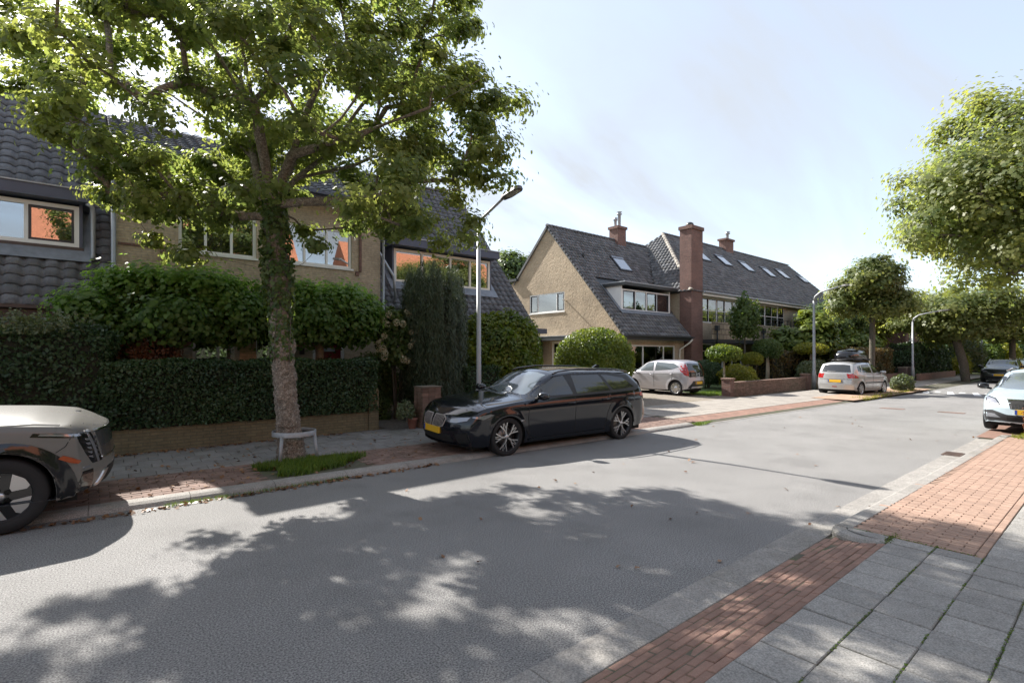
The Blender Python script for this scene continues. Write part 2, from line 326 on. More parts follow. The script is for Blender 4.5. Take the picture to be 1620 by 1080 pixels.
def shell_points(n, c, rad, seed, inner=.55, zcut=-1.0, lump=.18, lf=2.2):
    """points through the outer part of a lumpy ellipsoid"""
    r = np.random.default_rng(seed); d = unit(r.normal(0, 1, (n * 2, 3))); d = d[d[:, 2] > zcut][:n]
    off = r.uniform(0, 50, 3); ph = r.uniform(0, 6, (6,)); 
    L = (np.sin(d[:, 0] * lf * 2 + ph[0]) * np.sin(d[:, 1] * lf * 2.3 + ph[1]) + np.sin(d[:, 2] * lf * 2.6 + ph[2]) * np.sin(d[:, 0] * lf * 3.1 + ph[3]) + .6 * np.sin(d[:, 1] * lf * 5 + ph[4]) * np.sin(d[:, 2] * lf * 5 + ph[5])) * .5
    k = 1 + lump * L; q = r.uniform(inner, 1, len(d)) ** .6
    return np.asarray(c) + d * np.asarray(rad) * (k * q)[:, None], d
def box_points(n, x0, x1, y0, y1, z0, z1, seed, depth=.10, bulge=.05, faces='xXyYZ'):
    r = np.random.default_rng(seed); fs = {'x': (y1-y0)*(z1-z0), 'X': (y1-y0)*(z1-z0), 'y': (x1-x0)*(z1-z0), 'Y': (x1-x0)*(z1-z0), 'Z': (x1-x0)*(y1-y0)}
    ar = np.array([fs[f] for f in faces]); cnt = (n * ar / ar.sum()).astype(int); P = []; Nn = []
    for f, k in zip(faces, cnt):
        u = r.uniform(0, 1, k); v = r.uniform(0, 1, k); dd = r.uniform(-1, .35, k) * depth
        if f in 'xX':
            p = np.stack([np.full(k, x0 if f == 'x' else x1), y0 + u*(y1-y0), z0 + v*(z1-z0)], 1); nn = np.array([-1 if f == 'x' else 1, 0, 0])
        elif f in 'yY':
            p = np.stack([x0 + u*(x1-x0), np.full(k, y0 if f == 'y' else y1), z0 + v*(z1-z0)], 1); nn = np.array([0, -1 if f == 'y' else 1, 0])
        else:
            p = np.stack([x0 + u*(x1-x0), y0 + v*(y1-y0), np.full(k, z1)], 1); nn = np.array([0, 0, 1])
        b = bulge * (np.sin(p[:, 0]*3.1 + 1) * np.sin(p[:, 2]*4.3 + p[:, 1]*2) + .6*np.sin(p[:, 0]*8.3) * np.sin(p[:, 2]*9.1 + 2))
        P.append(p + nn * (dd + b)[:, None]); Nn.append(np.repeat(nn[None].astype(float), k, 0))
    return np.concatenate(P), np.concatenate(Nn)
def hedge(name, label, x0, x1, y0, y1, z0, z1, n, size, m, seed, cat='hedge', shape='oval', faces='xXyYZ', bulge=.05, group=None, core=(0.012, 0.022, 0.010), top=None):
    t = thing(name, label, cat, ((x0+x1)/2, (y0+y1)/2, z0), group)
    b = MB(); b.box(x0+.14, x1-.14, y0+.14, y1-.14, z0, z1-.14)
    b.build('twig_mass', mat('hedge_twigs', (0.022, 0.024, 0.014), .95, var=.4, nscale=20, bump=.8, bscale=30), t)
    P, Nn = box_points(n, x0+.04, x1-.04, y0+.04, y1-.04, z0, z1-.04, seed, .14, bulge, faces)
    if top:   # a shaggy top
        r = np.random.default_rng(seed + 5); k = top
        p = np.stack([r.uniform(x0, x1, k), r.uniform(y0, y1, k), z1 - .1 + np.abs(r.normal(0, .16, k))], 1); P = np.concatenate([P, p]); Nn = np.concatenate([Nn, np.repeat([[0, -.3, 1.]], k, 0)])
    cl = .5 + .5*np.sin(P[:, 0]*2.3 + seed) * np.sin(P[:, 2]*3.7 + P[:, 1])
    link('foliage', leaf_mesh('foliage', P, Nn, size, m, shape, seed, .75, clump=cl), t)
    return t
def bush(name, label, c, rad, n, size, m, seed, cat='shrub', shape='oval', inner=.5, zcut=-.75, lump=.18, group=None, lf=2.2, stems=5, stemmat=None, jitter=.8, updir=None, gz=None):
    gz = c[2] - rad[2] if gz is None else gz
    t = thing(name, label, cat, (c[0], c[1], gz), group)
    P, D = shell_points(n, c, rad, seed, inner, zcut, lump, lf)
    P = P[P[:, 2] > gz + .01]; D = D[:len(P)]
    D = unit((P - np.asarray(c)) / np.asarray(rad))
    cl = .5 + .5*np.sin(P[:, 0]*3.3 + seed) * np.sin(P[:, 2]*3.9 + P[:, 1]*2)
    link('foliage', leaf_mesh('foliage', P, D, size, m, shape, seed, jitter, clump=cl, updir=updir), t)
    r = random.Random(seed); b = MB()
    for i in range(stems):
        a = r.uniform(0, 6.28); q = r.uniform(.2, .6)
        b.tube([(c[0] + .08*math.cos(a), c[1] + .08*math.sin(a), gz), (c[0] + rad[0]*q*.5*math.cos(a), c[1] + rad[1]*q*.5*math.sin(a), (gz + c[2])/2), (c[0] + rad[0]*q*math.cos(a), c[1] + rad[1]*q*math.sin(a), c[2] + rad[2]*.45)], [.035, .022, .008], 6)
    b.build('stem', stemmat or bark2, t)
    return t
# ------------------------------------------------------------- trees
def grow(trunk, limbs, clumps, tip=.006, power=.46, seed=0, step=.35, gravity=.05, reach=1.0):
    """skeleton: trunk polyline, limb polylines, each clump centre joined to the nearest limb"""
    r = random.Random(seed); P = []; par = []
    def addpath(pts, parent):
        last = parent
        for i in range(len(pts)):
            p = Vector(pts[i])
            if last is not None:
                q = P[last]; d = (p - q).length; k = max(1, int(d / step))
                for j in range(1, k + 1):
                    P.append(q.lerp(p, j / k)); par.append(last); last = len(P) - 1
            else:
                P.append(p); par.append(-1); last = len(P) - 1
        return last
    addpath(trunk, None); ntr = len(P)
    for pts in limbs:
        s = Vector(pts[0]); i = min(range(len(P)), key=lambda k: (P[k] - s).length)
        addpath(pts[1:], i)
    base = Vector(trunk[-1])
    order = sorted(range(len(clumps)), key=lambda i: (Vector(clumps[i]) - base).length)
    A = np.zeros((len(P) + len(clumps) * 14, 3)); n = len(P); A[:n] = [tuple(p) for p in P]
    D0 = np.zeros(len(A)); D0[:n] = np.linalg.norm(A[:n] - np.array(base), axis=1)
    ends = []
    for i in order:
        c = np.array(clumps[i]); d = np.linalg.norm(A[:n] - c, axis=1)
        up = np.maximum(0, A[:n, 2] - c[2]) * .8
        j = int(np.argmin(d + .35 * D0[:n] * reach * 0 + up + .25 * np.abs(D0[:n] - max(0, np.linalg.norm(c - np.array(base)) * .72)) + (np.arange(n) < ntr * .62) * 6))
        q = Vector(A[j]); p = Vector(c); L = (p - q).length; k = max(2, int(L / .28)); last = j
        side = Vector((r.uniform(-1, 1), r.uniform(-1, 1), r.uniform(-.2, .8))) * L * .13
        for s in range(1, k + 1):
            f = s / k; pt = q.lerp(p, f) + side * math.sin(f * math.pi)
            if n >= len(A): A = np.concatenate([A, np.zeros((2000, 3))]); D0 = np.concatenate([D0, np.zeros(2000)])
            A[n] = tuple(pt); D0[n] = (pt - base).length; P.append(pt); par.append(last); last = n; n += 1
        ends.append(last)
    w = [0.0] * n; 
    hc = [0] * n
    for k in range(n):
        if par[k] >= 0: hc[par[k]] += 1
    for k in range(n):
        if hc[k] == 0: w[k] = 1.0
    for k in range(n - 1, 0, -1): w[par[k]] += w[k]
    rad = [tip * max(1, x) ** power for x in w]
    best = [-1] * n
    for k in range(1, n):
        q = par[k]
        if best[q] < 0 or w[k] > w[best[q]]: best[q] = k
    chains = []
    for k in range(n):
        if par[k] < 0 or best[par[k]] != k:
            ch = [k]; 
            while best[ch[-1]] >= 0: ch.append(best[ch[-1]])
            chains.append((([par[k]] if par[k] >= 0 else []) + ch))
    return P, rad, chains, ntr
def tree(name, label, base, trunk, limbs, clumps, leafn, leafsize, m, bk, seed, spread=.38, cat='tree', shape='maple', group=None, r0=None, knobs=0.0, tip=.006, power=.46, flat=.65, sides=7, svar=.3, trunk_prof=None, top_sun_tint=False):
    t = thing(name, label, cat, base, group)
    P, rad, chains, ntr = grow(trunk, limbs, clumps, tip, power, seed)
    k0 = (r0 / rad[0]) if r0 else 1.0
    b = MB(); tb = MB()
    for ci, ch in enumerate(chains):
        pts = [P[i] for i in ch]; rs = [rad[i] * k0 if rad[i] * k0 > .012 else max(rad[i], .004) for i in ch]
        if ci and len(rs) > 1: rs[0] = rs[1]
        if len(pts) < 2: continue
        if ci == 0:
            pts2 = pts[:ntr]; rs2 = rs[:ntr]
            if trunk_prof: rs2 = [trunk_prof(p.z - base[2], q) for p, q in zip(pts2, rs2)]
            # dense rings for a knobbly trunk
            cen = []; rr = []; K = 17 if knobs else 2
            for i in range(len(pts2) - 1):
                for j in range(K): cen.append(pts2[i].lerp(pts2[i+1], j / K)); rr.append(rs2[i] + (rs2[i+1] - rs2[i]) * j / K)
            cen.append(pts2[-1]); rr.append(rs2[-1]); ns = 28 if knobs else 10
            v0 = len(tb.v); tb.tube(cen, rr, ns, cap=False)
            if knobs:
                for i, c in enumerate(cen):
                    for j in range(ns):
                        v = Vector(tb.v[v0 + i * ns + j]); d = (v - c).normalized()
                        nn = noise.noise(v * 8.0) * .35 + noise.noise(v * 19.0) * .5 + noise.noise(v * 42.0) * .5; big = max(0, noise.noise(v * 5.0 + Vector((3, 1, 7))) - .25) * 1.6
                        tb.v[v0 + i * ns + j] = tuple(v + d * knobs * (nn + big))
            if len(pts) > ntr: b.tube(pts[ntr-1:], rs[ntr-1:], sides + 2, cap=False)
        else: b.tube(pts, rs, max(4, min(sides + 3, int(4 + rs[0] * 60))), cap=False)
    tb.build('trunk', bk, t); b.build('branches', bk, t)
    C = np.array([tuple(c) for c in clumps]); r = np.random.default_rng(seed)
    idx = np.repeat(np.arange(len(C)), max(1, leafn // len(C))); n = len(idx)
    off = r.normal(0, 1, (n, 3)) * np.array([spread, spread, spread * flat]) 
    csz = r.uniform(.65, 1.3, len(C))[idx][:, None]
    zr_ = (C[:, 2] - C[:, 2].min())/(C[:, 2].max() - C[:, 2].min() + 1e-6)  # height tints upper clumps lighter, standing in for sun on the crown top
    pts = C[idx] + off * csz; crnd = (np.clip(zr_**2.2 + r.normal(0, .12, len(C)), 0, 1) if top_sun_tint else r.uniform(0, 1, len(C)))[idx]
    cen = C.mean(0); out = unit(pts - cen) * .5 + np.array([0, 0, .9])
    link('crown', leaf_mesh('crown', pts, out, leafsize, m, shape, seed, .55, clump=crnd, svar=svar), t)
    return t
def lumpy(blobs, n, seed, k=.38):
    """add protruding boughs round each ellipsoid so that the crown has an uneven outline"""
    r = random.Random(seed); out = []
    for (x, y, z, rx, ry, rz_) in blobs:
        out.append((x, y, z, rx*.86, ry*.86, rz_*.84))
        for i in range(n):
            d = Vector((r.gauss(0, 1), r.gauss(0, 1), r.gauss(0, .9))).normalized(); s = r.uniform(.65, 1.25)*k
            out.append((x + d.x*rx*.85, y + d.y*ry*.85, z + d.z*rz_*.85, rx*s, ry*s, rz_*s*.85))
    return out
def crown_pts(n, blobs, seed, mind=.42, inner=.25, zmin=None):
    """clump centres spread through a union of ellipsoids, denser towards the outside"""
    r = random.Random(seed); out = []; tries = 0; vol = [b[3]*b[4]*b[5] for b in blobs]
    while len(out) < n and tries < n * 60:
        tries += 1; b = r.choices(blobs, vol)[0]
        d = Vector((r.gauss(0, 1), r.gauss(0, 1), r.gauss(0, 1))).normalized() * r.uniform(inner, 1) ** .5
        p = Vector((b[0] + d.x*b[3], b[1] + d.y*b[4], b[2] + d.z*b[5]))
        if zmin is not None and p.z < zmin: continue
        if noise.noise(p * .75 + Vector((seed, 0, 0))) < -.22: continue
        if all((p - q).length > mind for q in out[-260:]): out.append(p)
    return out
# ------------------------------------------------------------- pieces (bricks, tiles) that can be picked apart
CAMV = Vector((0, 0, CAMZ))
def chamfer_box(name, lx, ly, lz, m, ch=.006, bot=0.0):
    """a paving piece: top at z=0, thin chamfer round the top"""
    b = MB(); x, y = lx/2, ly/2; a = [(-x,-y),(x,-y),(x,y),(-x,y)]; i = [(-x+ch,-y+ch),(x-ch,-y+ch),(x-ch,y-ch),(-x+ch,y-ch)]
    vs = [(p[0], p[1], -lz) for p in a] + [(p[0], p[1], -ch) for p in a] + [(p[0], p[1], 0) for p in i]
    fs = [(8, 9, 10, 11)] + [(k, (k+1)%4, 4+(k+1)%4, 4+k) for k in range(4)] + [(4+k, 4+(k+1)%4, 8+(k+1)%4, 8+k) for k in range(4)]
    b.raw(vs, fs); return b.mesh(name, m)
def place(name, me, xf, parent, limit=290, stuffname=None, label=None):
    """xf: list of 4x4 world matrices; the nearest become parts that share the mesh, the rest one joined part"""
    off = Vector((0, 0, 0)); p = parent
    while p is not None: off += p.location; p = p.parent
    T = Matrix.Translation(-off)
    def score(M):
        v = M.translation - CAMV; dep = v.x*CS + v.y*SN; lat = v.x*SN - v.y*CS
        inside = dep > .3 and abs(lat) < dep * 1.06 and -1.0*dep < v.z < .8*dep
        return v.length + (0 if inside else 500)
    xf = sorted(xf, key=score)
    for M in xf[:limit]:
        o = bpy.data.objects.new(name, me); COL.objects.link(o); o.parent = parent; o.matrix_local = T @ M
    rest = xf[limit:]
    if rest:
        nv = len(me.vertices); co = np.empty(nv*3, np.float32); me.vertices.foreach_get('co', co); co = co.reshape(-1, 3)
        Ms = np.array([np.array(T @ M) for M in rest]); V = np.einsum('kij,nj->kni', Ms[:, :3, :3], co) + Ms[:, None, :3, 3]
        fs = [tuple(pp.vertices) for pp in me.polygons]; ls = np.array([i for f in fs for i in f]); lt = [len(f) for f in fs]; K = len(rest)
        m2 = bpy.data.meshes.new(stuffname or name); m2.vertices.add(K*nv); m2.vertices.foreach_set('co', V.reshape(-1).astype(np.float32))
        li = (ls[None, :] + (np.arange(K)*nv)[:, None]).reshape(-1); m2.loops.add(len(li)); m2.loops.foreach_set('vertex_index', li.astype(np.int32))
        st = np.concatenate([[0], np.cumsum(lt)[:-1]]); sta = (st[None, :] + (np.arange(K)*len(ls))[:, None]).reshape(-1)
        m2.polygons.add(len(sta)); m2.polygons.foreach_set('loop_start', sta.astype(np.int32)); 
        sm = np.array([pp.use_smooth for pp in me.polygons]); m2.update(calc_edges=True); m2.polygons.foreach_set('use_smooth', np.tile(sm, K))
        at = m2.attributes.new('rnd', 'FLOAT', 'POINT'); at.data.foreach_set('value', np.repeat(rng.uniform(0, 1, K), nv).astype(np.float32))
        for q in me.materials: m2.materials.append(q)
        o = bpy.data.objects.new(stuffname or name, m2); COL.objects.link(o); o.parent = parent; o['kind'] = 'stuff'
def mtx(loc, u, v, n):
    u, v, n = Vector(u), Vector(v), Vector(n); M = Matrix.Identity(4)
    for i in range(3): M[i][0] = u[i]; M[i][1] = v[i]; M[i][2] = n[i]; M[i][3] = loc[i]
    return M
def rz(x, y, z, a=0, tx=0, ty=0): return Matrix.Translation((x, y, z)) @ Matrix.Rotation(a, 4, 'Z') @ Matrix.Rotation(tx, 4, 'X') @ Matrix.Rotation(ty, 4, 'Y')
def pantile(name, wd, ln, m, amp=.028, seg=9, th=.016):
    """S-shaped roof tile; u across, v up the slope, w outward; its foot is lifted so it laps the tile below"""
    b = MB(); top = []; 
    for j, (vv, lift) in enumerate(((0, .034), (ln, .004))):
        for i in range(seg + 1):
            f = i / seg; h = amp * (math.sin(2*math.pi*(f*1.0 - .12)) + .35*math.sin(4*math.pi*f))
            top.append((f*wd - wd/2, vv, h + lift + .02))
    n = seg + 1; vs = top + [(p[0], p[1], p[2] - th) for p in top[:n]]
    fs = [(i, i+1, n+i+1, n+i) for i in range(seg)] + [(2*n+i, 2*n+i+1, i+1, i) for i in range(seg)]
    b.raw(vs, fs, 0, True)
    for k in range(seg, 2*seg): b.sm[k] = False
    return b.mesh(name, m)
def inpoly(x, y, poly):
    c = False; n = len(poly); j = n - 1
    for i in range(n):
        xi, yi = poly[i]; xj, yj = poly[j]
        if (yi > y) != (yj > y) and x < (xj - xi) * (y - yi) / (yj - yi + 1e-12) + xi: c = not c
        j = i
    return c
def tile_roof(parent, o, u, v, poly, wd, ln, m, limit=290, holes=(), slabmat=None, amp=.028, thick=.10, name='roof_tile', seg=9, slabname='roof_slab'):
    """poly in (u,v) metres on the slope; slab under, tiles over"""
    o = Vector(o); u = Vector(u).normalized(); v = Vector(v).normalized(); n = u.cross(v)
    if n.z < 0: n = -n
    b = MB(); b.prism([o + u*p[0] + v*p[1] - n*.01 for p in poly], -n*thick); b.build(slabname, slabmat or darktrim, parent)
    me = pantile('roof_tile', wd * 1.04, ln * 1.13, m, amp, seg); xs = [p[0] for p in poly]; ys = [p[1] for p in poly]; xf = []
    j = 0; y = min(ys) - .02
    rr = random.Random(3)
    while y < max(ys) - ln*.4:
        x = min(xs) + wd/2
        while x < max(xs):
            cy = y + ln*.5
            if inpoly(x, cy, poly) and not any(inpoly(x, cy, h) for h in holes):
                a = rr.gauss(0, .006); uu = (u + v*a).normalized(); vv = (v - u*a).normalized()
                xf.append(mtx(o + u*x + v*y + n*rr.uniform(-.002, .004), uu, vv, n))
            x += wd
        y += ln
    place(name, me, xf, parent, limit, 'roof_tiles')
def ridge_tiles(parent, a, b_, m, step=.36, r=.11, limit=60, name='ridge_tile'):
    a = Vector(a); b_ = Vector(b_); d = (b_ - a); L = d.length; d.normalize(); s = d.cross(Vector((0, 0, 1))).normalized(); n = s.cross(d).normalized()
    mb = MB(); vs = []
    for yy, rr in ((0, r*1.12), (step*1.1, r*.92)):
        for i in range(8):
            t = math.pi * (i / 7) ; vs.append((rr*math.cos(t), yy, rr*math.sin(t)*.9))
    mb.raw(vs, [(i, 8+i, 8+i+1, i+1) for i in range(7)], 0, True); mb.raw([vs[i] for i in range(8)], [tuple(range(8))])
    me = mb.mesh(name, m); k = int(L / step)
    place(name, me, [mtx(a + d*(i*step), s, d, n) for i in range(k)], parent, limit, 'ridge_tiles')
# ------------------------------------------------------------- walls and windows in axis-aligned planes
def pl(plane, a, z, d, pos):
    """plane 'Y': wall facing -Y at y=pos, a=x ; plane 'X': wall facing -X at x=pos, a=y ; 'E': wall facing +X ; 'N': facing +Y; d outward"""
    if plane == 'Y': return (a, pos - d, z)
    if plane == 'X': return (pos - d, a, z)
    if plane == 'E': return (pos + d, a, z)
    return (a, pos + d, z)
def pbox(b, plane, pos, a0, a1, z0, z1, d0, d1, m=0):
    p = pl(plane, a0, z0, d0, pos); q = pl(plane, a1, z1, d1, pos)
    b.box(p[0], q[0], p[1], q[1], p[2], q[2], m)
def wall(parent, plane, pos, poly, holes, m, thick=.28, name='wall'):
    """wall panel from an (a,z) polygon, convex or not, with rectangular openings; built as a real slab"""
    as_ = sorted(set([p[0] for p in poly] + [h[0] for h in holes] + [h[1] for h in holes]))
    b = MB()
    def span(a):   # z range of polygon at a
        zs = []; n = len(poly)
        for i in range(n):
            (x0, z0), (x1, z1) = poly[i], poly[(i+1) % n]
            if abs(x1 - x0) < 1e-9: continue
            if min(x0, x1) - 1e-9 <= a <= max(x0, x1) + 1e-9: zs.append(z0 + (z1 - z0)*(a - x0)/(x1 - x0))
        return min(zs), max(zs)
    for a0, a1 in zip(as_, as_[1:]):
        e = 1e-6; l0, t0 = span(a0 + e); l1, t1 = span(a1 - e); cuts = sorted([(h[2], h[3]) for h in holes if h[0] <= a0 + 1e-6 and h[1] >= a1 - 1e-6])
        segs = []; lo = None; cur = (l0, l1)
        for c0, c1 in cuts: segs.append((cur, (c0, c0))); cur = (c1, c1)
        segs.append((cur, (t0, t1)))
        for (b0, b1), (u0, u1) in segs:
            if max(u0 - b0, u1 - b1) < 1e-4: continue
            q = [pl(plane, a0, b0, 0, pos), pl(plane, a1, b1, 0, pos), pl(plane, a1, u1, 0, pos), pl(plane, a0, u0, 0, pos)]
            dv = Vector(pl(plane, 0, 0, -thick, 0)) - Vector(pl(plane, 0, 0, 0, 0)); b.prism(q, dv)
    return b.build(name, m, parent)
def window(parent, plane, pos, a0, a1, z0, z1, fr=white, bars=(), hbars=(), depth=.07, inset=.06, fw=.07, sill=True, case=(), casem=darkframe, gl=None, label=None, behind=None, behindm=None, room=.0, sillm=None, name='window', glaz=()):
    """window = outer frame with mullions; panes, casements and sill are its pieces. bars: mullion centres"""
    g = gl or pane; b = MB(); d1 = -inset; d0 = -inset - depth
    pbox(b, plane, pos, a0, a1, z0, z0+fw, d0, d1); pbox(b, plane, pos, a0, a1, z1-fw, z1, d0, d1)
    pbox(b, plane, pos, a0, a0+fw, z0+fw, z1-fw, d0, d1); pbox(b, plane, pos, a1-fw, a1, z0+fw, z1-fw, d0, d1)
    mw = fw*.8
    for x in bars: pbox(b, plane, pos, x-mw/2, x+mw/2, z0+fw, z1-fw, d0, d1)
    xs = [a0+fw] + [v for x in sorted(bars) for v in (x-mw/2, x+mw/2)] + [a1-fw]; cells = [(xs[i], xs[i+1]) for i in range(0, len(xs), 2)]
    for (c0, c1) in cells:
        for hz in hbars: pbox(b, plane, pos, c0, c1, hz-.02, hz+.02, d0, d1)
    wd = b.build(name, fr, parent)
    if label: wd['label'] = label
    for i, (c0, c1) in enumerate(cells):
        if i in case:
            k = MB(); q = .045; e0, e1 = d0+.012, d1+.008
            pbox(k, plane, pos, c0+.004, c1-.004, z0+fw+.004, z0+fw+q, e0, e1); pbox(k, plane, pos, c0+.004, c1-.004, z1-fw-q, z1-fw-.004, e0, e1)
            pbox(k, plane, pos, c0+.004, c0+q, z0+fw+q, z1-fw-q, e0, e1); pbox(k, plane, pos, c1-q, c1-.004, z0+fw+q, z1-fw-q, e0, e1)
            k.build('casement', casem, wd)
        zc = [z0+fw] + sorted([v for hz in hbars for v in (hz-.02, hz+.02)]) + [z1-fw]
        for zi in range(0, len(zc), 2):
            k = MB(); m_ = (d0+d1)/2; pbox(k, plane, pos, c0, c1, zc[zi], zc[zi+1], m_-.004, m_+.004); k.build('pane', g, wd)
    for (b0, b1, zz0, zz1, mm) in glaz:
        k = MB(); pbox(k, plane, pos, b0, b1, zz0, zz1, d0-.10, d0-.08); k.build('curtain', mm, wd)
    if sill:
        k = MB(); pbox(k, plane, pos, a0-.03, a1+.03, z0-.05, z0-.002, -inset-.02, .035); k.build('sill', sillm or fr, wd)
    return wd
def bar(b, plane, pos, a0, a1, z0, z1, d0, d1): pbox(b, plane, pos, a0, a1, z0, z1, d0, d1)
# ============================================================= THE SETTING
def LY(x): return 7.6 - .035 * min(x, 30)
def RY(x): return 2.27 if x < 6 else 2.27 - .008 * (x - 6)
LA = -math.atan(.035)
def sheet(name, pts, z, m, parent=None, kind='structure', th=0):
    b = MB()
    P_ = [(p[0], p[1], p[2] if len(p) > 2 else z) for p in pts]
    b.raw(P_, [list(range(len(P_)))])
    o = b.build(name, m, parent)
    if kind and parent is None: o['kind'] = kind
    return o
def strip(name, xs, ya, za, yb, zb, m, kind='structure', parent=None):
    """sheet between two lines along the street; ya, yb functions of x (ya nearer the camera)"""
    b = MB(); vs = []
    for x in xs: vs += [(x, ya(x), za), (x, yb(x), zb)]
    b.raw(vs, [(2*i, 2*i+2, 2*i+3, 2*i+1) for i in range(len(xs)-1)])
    o = b.build(name, m, parent)
    if kind and parent is None: o['kind'] = kind
    return o
ground = sheet('ground', [(-400, -400), (600, -400), (600, 400), (-400, 400)], -.06, mat('far_grass', (0.07, 0.09, 0.035), .95, var=.3, nscale=.5))
XS = [-30, -10, 0, 6, 12, 18, 24, 30, 45, 70, 140]
road = strip('road', XS, lambda x: RY(x) - .01, 0, lambda x: LY(x) + .02, 0, asphalt)
# worn pale band of asphalt along the left kerb
# ---- right pavement
RZ = .10
gut = strip('gutter_bed', [-6, 6, 15.3], lambda x: RY(x) - .34, -.012, lambda x: RY(x) + .005, -.012, sand)
me = chamfer_box('gutter_slab', .996, .285, .06, concrete, .004)
place('gutter_slab', me, [rz(-4.5 + i, RY(-4.5+i) - .147, .006, 0) for i in range(20)], gut)
for i in range(0): pass
bed = MB()
bed.raw([(-6, 1.985, .0), (5.72, 1.985, .0), (5.9, 1.47, .086), (-6, 1.47, .086)], [(0, 3, 2, 1)])
bed.raw([(-6, -8, .088), (60, -8, .088), (60, .2, .088), (15.2, .2, .088), (15.2, 1.86, .088), (5.9, 1.86, .088), (5.9, 1.47, .088), (-6, 1.47, .088)], [(0, 1, 2, 3, 4, 5, 6, 7)])
pav = bed.build('pavement', sand); pav['kind'] = 'structure'
# the band of red bricks between gutter and tiles, long side along the street
me = chamfer_box('paving_brick', .204, .060, .05, pbrick, .005)
xf = []; rr = random.Random(4); rows = 8; rw = .0645; slope = math.atan(.09/.515)
for r_ in range(rows):
    y = 1.98 - rw*(r_+.5); z = .004 + (1.98 - y) * .175
    x = -3.2 + (r_ % 2)*.105
    while x < 5.95 - .12*(1 if r_ < 2 else 0) - (0.0):
        if x < 5.80: xf.append(rz(x + rr.gauss(0, .003), y + rr.gauss(0, .0015), z + rr.gauss(0, .0018), rr.gauss(0, .008), -slope + rr.gauss(0, .008), rr.gauss(0, .006)))
        x += .2095
place('paving_brick', me, xf, pav, 290, 'paving_bricks')
# concrete tiles in columns; the last row before the raised brick panel is cut short
me = chamfer_box('paving_tile', .311, .3175, .05, tilegrey, .006); me2 = None
xf = []; offs = [.05, .14, .27, .09, .2, .3, .12, .22, .02, .17, .26, .1, .21, .06, .3, .12]
for c_ in range(14):
    y = 1.465 - .3235*(c_+.5); x = (-2.131 if c_ < 2 else -2.4 + offs[c_])
    while x < (5.70 if c_ < 2 else 22):
        xf.append(rz(x + rr.gauss(0, .002), y + rr.gauss(0, .0015), RZ + rr.gauss(0, .0022), rr.gauss(0, .004), rr.gauss(0, .004), rr.gauss(0, .004)))
        x += .3215
place('paving_tile', me, xf, pav, 290, 'paving_tiles')
me = chamfer_box('paving_tile', .172, .316, .05, tilegrey, .006)
place('paving_tile', me, [rz(5.838 - .0*j, 1.465 - .3235*(j + .5) + .0, RZ, 0) for j in range(2)], pav, 4)
# raised panel of pale red bricks, long side across the street, with a border course
me = chamfer_box('paving_brick', .060, .196, .05, pbrick2, .005); xf = []
nr = int((15.1 - 5.98)/.0625); xh = []
for i in range(nr):
    x = 5.975 + i*.0625; y = .855 + (.2005 if i % 2 else .1) - .10*(1 if i % 2 else 0)
    if i % 2: xh.append(rz(x, .887 + .048, RZ + rr.gauss(0, .0015), rr.gauss(0, .01))); y = .887 + .1 + .1
    else: y = .887 + .1
    while y < 1.82 - .012*(x - 6):
        xf.append(rz(x + rr.gauss(0, .0015), y, RZ + rr.gauss(0, .0018), rr.gauss(0, .008), rr.gauss(0, .008), rr.gauss(0, .01))); y += .2
me3 = chamfer_box('paving_brick', .196, .060, .05, pbrick2, .005)
panel = sheet('pavement', [(5.92, .79), (15.15, .79), (15.15, 1.84), (5.92, 1.84)], .0895, sand)
place('paving_brick', me, xf, panel, 220, 'paving_bricks'); place('half_brick', chamfer_box('half_brick', .060, .094, .05, pbrick2, .005), xh, panel, 40, 'half_bricks')
place('border_brick', me3, [rz(6.0 + i*.2015, .853, RZ, rr.gauss(0, .006)) for i in range(45)], panel, 45)
# raised kerb along the panel, with a rounded end
kb = strip('kerb_bed', [5.9, 10, 15.3], lambda x: 1.80 - .012*(x-6), .05, lambda x: 2.0 - .012*(x-6), -.01, sand)
def kerb_mesh(name, L, wd, h, m, face=.04, drop=.0, side=1):
    """kerb stone: rounded front towards the road (+y if side=1)"""
    pr = [(-wd/2, -.06), (wd/2, -.06), (wd/2, 0.0), (wd/2 - face*.35, h*.6), (wd/2 - face, h*.93), (wd/2 - face*1.6, h), (-wd/2 + .004, h), (-wd/2, h - .005)]
    b = MB(); n = len(pr); vs = [(-L/2, side*y, z) for y, z in pr] + [(L/2, side*y, z) for y, z in pr]
    fs = [list(range(n)), list(range(2*n-1, n-1, -1))] + [[i, n+i, n+(i+1) % n, (i+1) % n] for i in range(n)]
    if side > 0: fs = [f[::-1] for f in fs]
    b.raw(vs, fs); return b.mesh(name, m)
me = kerb_mesh('kerb_stone', .994, .19, RZ + .002, concrete)
place('kerb_stone', me, [rz(6.42 + i, 1.895 - .012*i, 0, -.012) for i in range(9)], kb)
mb = MB(); n_ = 14; arcp = []
for i in range(n_ + 1):
    a = R(88 + i*8.5); arcp.append((a, 5.97 + .31*math.cos(a), 1.62 + .365*math.sin(a), 5.97 + .19*math.cos(a), 1.62 + .245*math.sin(a)))
vs = []
for a, x1, y1, x0, y0 in arcp:
    zt_ = RZ - .014*max(0, math.sin((a - R(88))/R(119)*math.pi)); xm, ym = x1*.8 + x0*.2, y1*.8 + y0*.2; vs += [(x1, y1, -.02), (x1, y1, zt_ - .03), (xm, ym, zt_), (x0, y0, zt_ + .004), (x0, y0, .0)]
mb.raw(vs, [(i*5+j, (i+1)*5+j, (i+1)*5+j+1, i*5+j+1) for i in range(n_) for j in range(4)] + [(0, 1, 2, 3, 4), tuple(n_*5 + k for k in (4, 3, 2, 1, 0))]); mb.build('rounded_kerb_end', concrete, kb)
